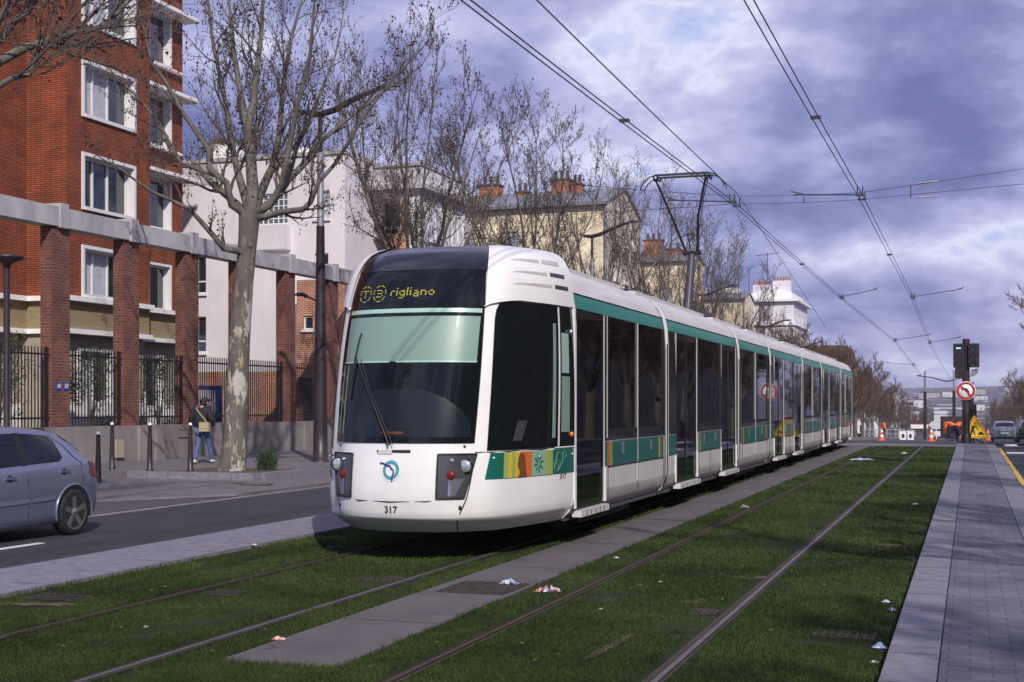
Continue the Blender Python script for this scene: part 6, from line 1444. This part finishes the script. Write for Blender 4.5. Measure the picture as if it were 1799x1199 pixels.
ped = person('man in black jacket, cap and jeans with a beige satchel, walking away on the footway', (-19.05, 30.35, .13), radians(6), dict(
    lhi=(-.09,0,.88), rhi=(.09,0,.88), lkn=(-.11,-.02,.48), lan=(-.13,-.16,.10), lto=(-.14,.0,.045), rkn=(.12,.17,.50), ran=(.16,.24,.10), rto=(.17,.40,.06), lel=(-.30,-.07,1.16), lwr=(-.24,.08,.97), rel=(.29,-.03,1.15), rwr=(.24,.13,.98), hed=(.03,.05,1.60), crn=(.03,.05,1.70)), bj, jn, ws_, bj, hb)
sm_ = mat('beige_canvas', (.40,.33,.20), .85, var=.2, scale=30, bump=.4)
R = Matrix.Rotation(radians(6), 3, 'Z'); bp_ = Vector((-19.05, 30.35, .13))
def PW(x, y, z): return bp_ + R @ Vector((x, y, z))
t = empty('satchel', PW(.14, -.17, 1.0), 'beige canvas satchel hanging on the back of the walking man', 'bag')
mb = MB(); ax, ay = R @ Vector((.125, .02, 0)), R @ Vector((0, .05, 0)); mb.obox(PW(.16, -.19, .97), ax, ay, (0, 0, .12)); bevel(mb.build('bag_body', sm_, t), .025, 3)
mb = MB(); mb.obox(PW(.16, -.245, 1.01), ax*.96, ay*.12, (0, 0, .075)); bevel(mb.build('flap', sm_, t), .01)
mb = MB(); pts = [PW(.22, -.16, 1.05), PW(.12, -.165, 1.2), PW(-.0, -.165, 1.33), PW(-.10, -.13, 1.44), PW(-.13, -.03, 1.50), PW(-.08, .10, 1.42), PW(.08, .16, 1.25), PW(.22, .1, 1.08), PW(.27, -.08, 1.02)]
for a, b in zip(pts, pts[1:]):
    d_ = (b-a).normalized(); s_ = d_.cross(R @ Vector((0, 1, 0))).normalized()*.019; mb.face([a-s_, b-s_, b+s_, a+s_])
o = mb.build('strap', mat('strap_beige', (.30,.27,.20), .8), t); sd_ = o.modifiers.new('thick', 'SOLIDIFY'); sd_.thickness = .006
og = mat('hi_vis_orange', (.85,.16,.03), .6, var=.1); dn = mat('navy_trousers', (.02,.025,.06), .8)
q = W(1552, 768, 120); person('road worker in orange jacket standing behind the cone at the left of the crossing', (q.x, q.y, gz(q.y)+.02), radians(-60), {}, og, dn, MT['seam'], None, hb)
bend = dict(pel=(0,-.15,.92), wai=(0,-.06,1.0), che=(0,.20,1.12), nec=(0,.36,1.12), hed=(0,.46,1.10), crn=(0,.56,1.09), lsh=(-.19,.26,1.12), rsh=(.19,.26,1.12), lel=(-.22,.32,.86), rel=(.22,.32,.86), lwr=(-.12,.42,.62), rwr=(.12,.42,.62), lhi=(-.09,-.15,.88), rhi=(.09,-.15,.88))
q = W(1672, 768, 90); person('bending road worker in orange, left of the pair by the traffic light', (q.x, q.y, gz(q.y)+.02), radians(60), bend, og, dn, MT['seam'], None, hb, scale=1.1)
q = W(1683, 768, 91); person('bending road worker in orange and blue, right of the pair by the traffic light', (q.x, q.y, gz(q.y)+.02), radians(-50), bend, og, dn, MT['seam'], None, hb, scale=1.1)
# ------------------------------------------------------------------ trees
def barkmat():
    m = bpy.data.materials.new('plane_bark'); m.use_nodes = True; t = m.node_tree; b = t.nodes['Principled BSDF']; b.inputs['Roughness'].default_value = .85
    tcn = t.nodes.new('ShaderNodeTexCoord'); mp = t.nodes.new('ShaderNodeMapping'); mp.inputs['Scale'].default_value = (1, 1, .42); t.links.new(tcn.outputs['Object'], mp.inputs[0])
    def nz(sc, d, r_=.6, off=0):
        n = t.nodes.new('ShaderNodeTexNoise'); n.inputs['Scale'].default_value = sc; n.inputs['Detail'].default_value = d; n.inputs['Roughness'].default_value = r_; t.links.new(mp.outputs[0], n.inputs[0]); return n.outputs[0]
    def ramp(x, a, b_, c0, c1, mode='LINEAR'):
        r = t.nodes.new('ShaderNodeValToRGB'); r.color_ramp.elements[0].position = a; r.color_ramp.elements[1].position = b_; r.color_ramp.elements[0].color = (*c0, 1); r.color_ramp.elements[1].color = (*c1, 1); t.links.new(x, r.inputs[0]); return r.outputs[0]
    base = ramp(nz(4, 8), .3, .7, (.075,.067,.058), (.15,.135,.118)); mask = ramp(nz(2.3, 6, .65), .535, .555, (0,)*3, (1,)*3); m2 = ramp(nz(7.5, 5, .6), .57, .60, (0,)*3, (1,)*3)
    def mix(f, a, c): x = t.nodes.new('ShaderNodeMixRGB'); t.links.new(f, x.inputs[0]); t.links.new(a, x.inputs[1]); x.inputs[2].default_value = (*c, 1); return x.outputs[0]
    # bark peels most low on the trunk
    sp_ = t.nodes.new('ShaderNodeSeparateXYZ'); t.links.new(tcn.outputs['Object'], sp_.inputs[0]); mr = t.nodes.new('ShaderNodeMapRange'); t.links.new(sp_.outputs[2], mr.inputs[0]); mr.inputs[1].default_value = 3.0; mr.inputs[2].default_value = 6.2; mr.inputs[3].default_value = 1; mr.inputs[4].default_value = .12
    mk = mth('MULTIPLY', mask, mr.outputs[0], tree=t)
    c = mix(mk, base, (.42,.39,.36)); mk2 = mth('MULTIPLY', m2, mr.outputs[0], tree=t); c = mix(mk2, c, (.30,.27,.17)); t.links.new(c, b.inputs['Base Color'])
    bp = t.nodes.new('ShaderNodeBump'); bp.inputs['Strength'].default_value = .5; bp.inputs['Distance'].default_value = .02; t.links.new(nz(14, 5), bp.inputs['Height']); t.links.new(bp.outputs[0], b.inputs['Normal'])
    return m
MT['bark'] = barkmat()
def rv(r): return Vector((r.uniform(-1, 1), r.uniform(-1, 1), r.uniform(-1, 1)))
class Tree:
    def __init__(s, seed, twigdens=1.0, leaves=1.0, sides=3):
        s.r = random.Random(seed); s.T = MB(); s.C = MB(); s.Lf = MB(); s.td = twigdens; s.lv = leaves; s.rmin = .0045; s.sides = sides
    def limb(s, pts, rad, n=9): s.T.tube(pts, rad, n, 0, False)
    def grow(s, p, d, L_, r0, lev, maxlev=3, up=.12, seg=None, mb=None):
        r = s.r; n = seg or (6 if lev < 2 else 4 if lev == 2 else 3); pts = [Vector(p)]; d = Vector(d).normalized(); rad = [r0]
        for i in range(n):
            d = (d + rv(r)*(.16 if lev < 2 else .26) + Vector((0, 0, up))).normalized(); pts.append(pts[-1]+d*L_/n); rad.append(max(s.rmin, r0*(1-.82*(i+1)/n)))
        (mb or (s.T if lev <= 1 else s.C)).tube(pts, rad, 7 if lev == 0 else 5 if lev == 1 else 3, 0, False)
        s.spawn(pts, rad, lev, maxlev, L_)
    def spawn(s, pts, rad, lev, maxlev, L_, start=.18, k=1.0):
        r = s.r
        if lev >= maxlev:
            if r.random() < .75*s.lv: s.leaf(pts[-1])
            if r.random() < .45*s.lv: s.leaf(pts[len(pts)//2])
            return
        n = int((5, 6, 5, 4)[min(lev, 3)]*s.td*k*max(.6, min(2.2, L_/(3.5, 2.2, 1.2, .6)[min(lev, 3)]))+r.random())
        for j in range(n):
            a = start+(1-start)*(j+r.random())/n; x = a*(len(pts)-1); i = min(int(x), len(pts)-2); p = pts[i].lerp(pts[i+1], x-i); rr = rad[i]+(rad[i+1]-rad[i])*(x-i)
            ax = (pts[i+1]-pts[i]).normalized(); q = rv(r); q = (q-ax*q.dot(ax)); q.normalize(); ang = r.uniform(.45, .95); d = ax*cos(ang)+q*sin(ang)+Vector((0, 0, .22))
            s.grow(p, d, L_*r.uniform(.34, .60), max(.005, rr*.55), lev+1, maxlev, .10)
        if rad[-1] > .01 and lev < maxlev: s.grow(pts[-1], pts[-1]-pts[-2], L_*.35, rad[-1]*.9, lev+1, maxlev)
    def leaf(s, p):
        r = s.r; kind = r.random()
        if kind < .62:
            c = p+Vector((r.uniform(-.03,.03), r.uniform(-.03,.03), -.05)); a = rv(r).normalized(); b = a.cross(rv(r)).normalized(); q = r.uniform(.022, .052)
            s.Lf.face([c-a*q, c+b*q*.6-a*.1*q, c+a*q, c-b*q*.6]); s.Lf.face([c-a*q*.8+b*q*.1, c+a*.3*q+Vector((0,0,-q*.9)), c+a*q*.7])
        else:
            for k in range(2 if kind > .9 else 1):
                c = p+Vector((0, 0, -.10-.07*k)); q = .021; s.Lf.v
                o = [c+Vector(v)*q for v in ((1,0,0),(0,1,0),(-1,0,0),(0,-1,0),(0,0,1),(0,0,-1))]
                for i in range(4): s.Lf.face([o[i], o[(i+1) % 4], o[4]]); s.Lf.face([o[(i+1) % 4], o[i], o[5]])
                s.Lf.face([c+Vector((0,0,.1)), c+Vector((.004,0,0)), c+Vector((-.004,0,0))])
    def emit(s, loc, label, local=False, group=None, far=False, cat='tree'):
        t = empty('plane_tree', loc, label, cat, group); kw = dict(loc=(0, 0, 0)) if local else {}
        s.T.build('trunk', MT['bark'] if not far else MT['farbark'], t, **kw)
        s.C.build('crown', MT['twig'] if not far else MT['farcrown'], t, **kw)
        if s.Lf.f: s.Lf.build('dry_leaves', MT['dead'], t, **kw)
        return t
MT['farbark'] = mat('far_bark', (.12,.10,.085), .9, var=.3, scale=2)
GP = 'plane trees along the left footway'
# hero tree, limbs surveyed at its own distance with real depth to each limb
T = Tree(11, 1.16, 1.35); T.rmin = .0035; D0 = 31.2
def LP(*a): return [W(u, v, D0+d) for u, v, d in a]
T.limb(LP((404,838,0),(409,815,0),(413,760,0),(416,700,0),(421,600,0),(428,500,0),(434,440,0),(437,400,0),(439,372,0)), [.40,.31,.285,.27,.245,.225,.215,.235,.26], 18)
for a in ((420,650,.05,.10),(424,520,-.2,.08),(439,432,-.1,.12),(431,575,-.22,.07)):
    T.T.ball(W(a[0], a[1], D0-.15), a[3]*.7, n=8)
limbs = [
 ([(436,440,0),(418,442,-.2),(393,437,-.5),(378,418,-.7),(352,388,-.9),(333,368,-1.1),(300,352,-1.3),(262,335,-1.6),(215,300,-2.0),(180,280,-2.3)], .085, .02),
 ([(448,384,0),(470,380,-.2),(493,373,-.4),(533,368,-.6),(545,357,-.7),(560,320,-.8),(590,287,-.9),(620,237,-1.1),(643,200,-1.2),(690,140,-1.5),(742,85,-1.8)], .085, .02),
 ([(436,385,0),(418,362,.3),(400,345,.5),(370,320,.8),(352,298,1.0),(317,287,1.2),(277,213,1.6),(240,170,2.0),(190,120,2.4)], .115, .02),
 ([(437,380,0),(407,360,-.3),(398,322,-.5),(368,296,-.6),(366,262,-.6),(320,197,-.8),(290,143,-.9),(266,110,-1.1),(250,40,-1.4),(232,-30,-1.8)], .10, .02),
 ([(441,378,0),(444,330,.1),(440,270,.2),(434,228,.2),(446,180,.3),(450,133,.3),(459,60,.4),(463,-20,.5),(466,-130,.6)], .165, .025),
 ([(434,225,.2),(420,150,.5),(410,83,.7),(402,0,.9),(392,-90,1.1)], .085, .02),
 ([(438,372,0),(420,310,.8),(410,270,1.1),(396,180,1.5),(375,80,2.0),(364,-10,2.4),(350,-90,2.8)], .105, .02),
 ([(444,372,0),(466,320,.6),(480,290,.8),(490,240,1.0),(498,150,1.2),(510,75,1.4),(530,0,1.6),(540,-90,1.9)], .12, .02),
 ([(448,375,0),(475,360,-.2),(495,325,-.4),(510,250,-.7),(522,190,-.9),(545,95,-1.3),(552,10,-1.6),(556,-80,-1.9)], .10, .02),
 ([(450,378,0),(480,352,.2),(505,318,.4),(548,275,.6),(562,250,.7),(600,218,.9),(640,187,1.1),(690,150,1.3),(735,120,1.5)], .105, .02),
 ([(505,318,.4),(520,262,1.0),(560,170,1.4),(590,95,1.9),(604,20,2.4)], .07, .015)]
for pts, r0, r1 in limbs:
    P = LP(*pts); n = len(P); rad = [.88*(r0*(1-(i/(n-1))**.9)+r1) for i in range(n)]; T.limb(P, rad, 9)
    L_ = sum((a-b).length for a, b in zip(P, P[1:])); T.spawn(P, rad, 1, 4, L_*.42, .16, 1.35)
T.emit(W(409, 828, D0), 'big mottled plane tree with peeling white bark in front of the brick piers', group=GP)
# the tree outside the frame on the left whose branches reach in
T = Tree(21, .9, .9); D0 = 17.5
base_ = W(-330, 712, D0); base_.z = 0
T.limb([base_, base_+Vector((0,0,2)), base_+Vector((.1,.1,4)), base_+Vector((.1,0,5.6))], [.30,.24,.2,.2], 14)
fk = base_+Vector((.1, 0, 5.2))
for pts, r0 in (([(-60,150,0),(0,108,0),(45,84,.1),(80,74,.1),(130,58,.2),(172,50,.3),(205,25,.4),(238,-12,.6)], .075), ([(-60,200,0),(0,150,0),(20,138,.0),(52,132,0),(56,118,.1),(70,88,.2)], .05), ([(-60,100,.4),(0,72,.5),(25,40,.6),(50,22,.7),(66,0,.8),(70,-40,.9)], .06), ([(-60,30,-.4),(10,-20,-.4),(80,-70,-.2)], .06), ([(-50,70,-.3),(-10,55,-.3),(20,-10,-.4)], .05)):
    P = [fk]+LP(*pts); n = len(P); rad = [r0*(1-.8*(i/(n-1)))+.006 for i in range(n)]; T.limb(P, rad, 8); T.spawn(P, rad, 2, 4, 3.0, .45, 1.5)
T.emit(base_, 'plane tree outside the left edge whose bare branches cross the top left corner', group=GP)
# free-grown trees
def plane(seed, H=13.5, td=1.0, lv=1.0, spread=1.0, far=False, maxlev=4, fork=4.6, nl=8):
    T = Tree(seed, td, lv); T.rmin = .013 if far else .0055; r = T.r; T.limb([(0,0,-.3),(0,0,.3),(.03,.02,1.5),(.0,.05,3),(.05,0,fork),(.04,.02,fork+.5)], [.34,.27,.24,.21,.22,.16], 12)
    for i in range(nl):
        a = 2*pi*i/nl+r.uniform(-.3, .3); out = r.uniform(.25, .9)*spread if i else .08; L_ = (H-fork)*r.uniform(.78, 1.0)
        d = Vector((cos(a)*out, sin(a)*out, 1)).normalized(); p = Vector((0, 0, fork+r.uniform(-.3, .4))); pts = [p]; rad = [r.uniform(.052, .082)]
        for k in range(7):
            d = (d+rv(r)*.13+Vector((0, 0, .10))).normalized(); pts.append(pts[-1]+d*L_/7); rad.append(rad[0]*(1-.85*(k+1)/7)+.006)
        T.limb(pts, rad, 7); T.spawn(pts, rad, 1, maxlev, L_*.40, .15)
    return T
plane(38, 12.9, 1.22, 1.6, 1.75, nl=9).emit((-16.3, 38.4, .13), 'second plane tree from the left with dangling seed balls, crown above the dark tram roof', local=True, group=GP)
plane(49, 12.9, 1.22, 1.6, 1.75, nl=9).emit((-16.3, 49.4, .13), 'third plane tree from the left, in front of the cream gabled building', local=True, group=GP)
pa = plane(53, 13.4, 1.05, 1.0, 1.0, nl=9, maxlev=4).emit((-16.3, 71.4, gz(71)+.13), 'bare plane tree just left of the pantograph arms', local=True, group=GP)
def farplane(seed, H, fork, td):
    return plane(seed, H, td, .25, 1.3, far=True, maxlev=4, fork=fork, nl=9)
fa_ = farplane(64, 9.8, 2.2, 1.3).emit((-16.3, 113, gz(113)+.1), 'bushy brown plane tree in front of the low third cream building', local=True, group=GP, far=True)
fb_ = farplane(75, 9.2, 2.0, 1.3).emit((-15.8, 120, gz(120)+.1), 'bushy brown plane tree left of the white cornice building', local=True, group=GP, far=True)
copy_tree(pa, None, (-16.6, 60.4, gz(60)+.1), 2.1, 'thin plane tree in front of the grey gable with balconies', .93)
copy_tree(pa, None, (-16.3, 92.5, gz(92)+.1), 1.1, 'bare plane tree just right of the pantograph mast', .98)
copy_tree(pa, None, (-16.3, 103, gz(103)+.1), 5.0, 'bare plane tree in front of the second cream building', .84)
copy_tree(pa, None, (-16.3, 82.4, gz(82)+.1), 4.0, 'bare plane tree directly behind the pantograph mast', 1.0)
r = random.Random(9); i = 0
nm_ = ['in front of the white cornice building', 'right of the white cornice building', 'below the brown mansard roof', 'at the foot of the mansard block', 'near the tail of the tram', 'behind the tail of the tram', 'above the last tram carriage', 'left of the orange worker', 'behind the orange worker', 'at the right end of the brown row']
for k, y in enumerate([127, 133, 139, 146, 152, 159, 166, 171, 179, 187, 196, 205, 215, 226, 238, 252, 268]):
    src = fa_ if k % 2 else fb_
    for row, x in ((0, -15.2), (1, -21.5)):
        if row and (k % 2 or y > 215): continue
        rk = ('front' if not row else 'back'); copy_tree(src, None, (x+r.uniform(-.5, .5), y, gz(y)), r.uniform(0, 6), 'brown bushy tree %s, number %d of %s line' % (nm_[min(9, k*10//17)], k+1, rk), r.uniform(.88, 1.1))
for k, y in enumerate((58, 66, 74, 82, 90)):
    c = copy_tree(fb_ if k % 2 else fa_, None, (9.6, y, gz(y)), 1.7*k, 'tree of the right footway outside the frame, number %d beyond the tram tail' % (k+1), 1.2); c['group'] = 'plane trees along the right footway'
for k, (x, y, s) in enumerate(((8.0, 101, 1.22), (9.0, 150, .9), (8.8, 172, .95), (8.4, 196, .95), (9, 225, 1.0), (9, 255, 1.0))):
    c = copy_tree(fa_ if k % 2 else fb_, None, (x, y, gz(y)), 1.3*k, ['nearest bare tree at the right edge, only its twigs in view', 'bare tree at the right edge beside the dark car', 'bare tree behind the grey hatchback on the right', 'further bare tree right of the roadworks sign', 'far bare tree on the right of the descending road', 'farthest bare tree on the right of the road'][k], s); c['group'] = 'plane trees along the right footway'
for k, (x, y) in enumerate(((9.8, 6), (10, 19), (9.8, 32), (10, 46), (10, -7), (10, -19), (-16.3, -6), (-16, -17))):
    c = copy_tree(fa_, None, (x, y, .07), 2.3*k, ['tree on the right footway opposite the camera', 'tree on the right footway opposite the tram front', 'tree on the right footway opposite the second carriage', 'tree on the right footway opposite the tram middle', 'tree on the right footway just behind the camera', 'tree on the right footway farther behind the camera', 'tree on the left footway just behind the camera', 'tree on the left footway farther behind the camera'][k], 1.25); c['group'] = 'plane trees along the right footway'
# garden shrubs behind the railings, broom tuft at the tree foot
def shrub(x, y, z, R_, H, n, label, m, seed, stems=5):
    r = random.Random(seed); t = empty('garden_shrub', (x, y, z), label, 'shrub'); mb = MB()
    for k in range(stems):
        a = r.uniform(0, 6.28); mb.tube([(x, y, z), (x+cos(a)*R_*.3, y+sin(a)*R_*.3, z+H*.5), (x+cos(a)*R_*.7, y+sin(a)*R_*.7, z+H*.9)], [.03, .02, .008], 5)
    mb.build('stems', MT['twig'], t); mb = MB(); cl = [Vector((x+r.gauss(0, .4)*R_, y+r.gauss(0, .4)*R_, z+H*r.uniform(.25, .95))) for _ in range(26)]
    for _ in range(n):
        c = r.choice(cl)+rv(r)*R_*.28; a = rv(r).normalized(); b = a.cross(rv(r)).normalized(); q = r.uniform(.02, .05); mb.face([c-a*q, c+b*q*.5, c+a*q, c-b*q*.5])
    mb.build('foliage', m, t)
shrub(-24.0, 28.4, .9, 1.0, 2.6, 2600, 'green shrub behind the railings left of the numbered pier', MT['leafg'], 1)
shrub(-24.0, 32.3, .9, .9, 2.4, 2400, 'green shrub behind the railings right of the numbered pier', MT['leafg'], 2)
shrub(-23.9, 35.6, .9, .7, 2.3, 1500, 'thin green shrub behind the railings next to the pier behind the walker', MT['leafg'], 3)
shrub(-24.3, 25.2, .9, 1.0, 2.6, 2400, 'green shrub at the far left edge behind the railings', MT['leafg'], 4)
for (x, y, h, lb, s) in ((-22.4, 31.5, .28, 'low green edging on the wall top under the railings, left part', 5), (-22.4, 34.6, .25, 'low green edging on the wall top behind the bollards', 6)):
    r = random.Random(s); mb = MB()
    for _ in range(1500):
        c = Vector((x+r.uniform(-.2, .2), y+r.uniform(-1.1, 1.1), 1.1+h*r.random()**1.5)); a = rv(r).normalized(); b = a.cross(rv(r)).normalized(); q = r.uniform(.015, .035); mb.face([c-a*q, c+b*q*.5, c+a*q, c-b*q*.5])
    o = mb.build('hedge_plants', MT['leafg']); tag(o, lb, 'plants', kind='stuff')
r = random.Random(8); mb = MB(); c0 = Vector((-15.75, 27.9, .13))
for _ in range(900):
    a = r.uniform(0, 6.28); lean = r.uniform(0, .9)*r.random()**.5; h = r.uniform(.18, .55); p = c0+Vector((r.gauss(0, .09), r.gauss(0, .09), 0)); d = Vector((cos(a)*lean, sin(a)*lean, 1)).normalized(); q = p+d*h; s_ = Vector((-sin(a), cos(a), 0))*.006
    mb.face([p-s_, p+s_, q+s_*.3, q-s_*.3])
    if r.random() < .6: e_ = rv(r).normalized()*.04; m_ = p.lerp(q, r.uniform(.4, 1)); mb.face([m_-e_, m_+s_*2, m_+e_, m_-s_*2])
tag(mb.build('broom_tuft', MT['leafd']), 'dark green bushy tuft growing at the foot of the big mottled tree', 'plant')
# ------------------------------------------------------------------ the town across the valley
r = random.Random(4)
cw = [mat('town_white', (.62,.61,.62), .9), mat('town_cream', (.42,.38,.34), .9), mat('town_grey', (.20,.21,.25), .9)]; tr_ = mat('town_roof', (.11,.10,.13), .9)
def townbox(mb, x, y, z, wx, wy, h, m, rows=True):
    mb.box(x-wx/2, y-wy/2, z-6, x+wx/2, y+wy/2, z+h, m); mb.box(x-wx/2-.3, y-wy/2-.3, z+h, x+wx/2+.3, y+wy/2+.3, z+h+1.2, 3)
    if rows:
        for k in range(max(1, int(h/3.2))):
            zz = z+1.4+k*3.2; nwin = max(2, int(wx/4)); 
            for q in range(nwin): xx = x-wx/2+wx*(q+.5)/nwin; mb.box(xx-.7, y-wy/2-.06, zz, xx+.7, y-wy/2-.01, zz+1.5, 2)
for k in range(46):
    d = r.uniform(720, 1700); u = r.uniform(1560, 1830); p = W(u, 700, d); z = hillz(p.x, p.y); h = r.uniform(7, 16); wx = r.uniform(8, 24)
    mb = MB(); townbox(mb, p.x, p.y, z, wx, 12, h, r.choice((0, 0, 1))); o = mb.build('town_block', cw+[tr_]); dx = 'left' if u < 1620 else 'middle' if u < 1700 else 'right'
    tag(o, 'pale town block, %s of the valley, %d metres wide, %d off' % (dx, wx, d), 'building', 'pale blocks of the town in the valley')
mb = MB()
for k in range(2300):
    d = 760+1900*r.random()**.8; u = r.uniform(1540, 1850); p = W(u, 700, d); z = hillz(p.x, p.y); townbox(mb, p.x, p.y, z, r.uniform(7, 20), 9, r.uniform(4, 10), r.choice((0, 1, 1, 2)), False)
tag(mb.build('distant_houses', cw+[tr_]), 'mass of distant houses covering the far hillside', 'houses', kind='stuff')
mb = MB()
for k in range(5200):
    d = 640+2100*r.random()**.8; u = r.uniform(1540, 1850); p = W(u, 700, d)
    if abs(p.x+5) < 14 and d < 700: continue
    z = hillz(p.x, p.y); R_ = r.uniform(2.5, 6.5)
    n = 6; P = [[(p.x+R_*sin(pi*i/n)*cos(2*pi*j/6+i)*r.uniform(.75, 1.2), p.y+R_*sin(pi*i/n)*sin(2*pi*j/6+i)*r.uniform(.75, 1.2), z+R_*.7-R_*.8*cos(pi*i/n)) for j in range(6)] for i in range(n+1)]; mb.grid(P, 0, False, True)
tag(mb.build('distant_woods', mat('distant_woods', (.075,.055,.050), .95, col2=(.05,.055,.04), scale=.05)), 'bare brown woods filling the valley between the houses', 'woods', kind='stuff')
for k in range(26):                             # the trees that line the street as it falls to the valley
    y = 300+k*14; x = (-17 if k % 2 else 10)+r.uniform(-3, 3); c = copy_tree(fa_ if k % 3 else fb_, None, (x, y, gz(y)-.3), r.uniform(0, 6), 'far bare street tree %s of the descending road, number %d from the crossing' % ('left' if k % 2 else 'right', k//2+1), r.uniform(.9, 1.2)); c['group'] = 'far street trees down the hill'
# ------------------------------------------------------------------ the air over the valley
mb = MB(); mb.box(-3200, -90, -40, 3200, 4600, 75)
hm = bpy.data.materials.new('haze'); hm.use_nodes = True; t_ = hm.node_tree; t_.nodes.clear(); o_ = t_.nodes.new('ShaderNodeOutputMaterial'); pv = t_.nodes.new('ShaderNodeVolumePrincipled')
pv.inputs['Color'].default_value = (.72, .76, .95, 1); pv.inputs['Density'].default_value = .00022; t_.links.new(pv.outputs[0], o_.inputs['Volume'])
tag(mb.build('haze', hm), 'thin bluish haze over the far valley', 'haze', kind='stuff')
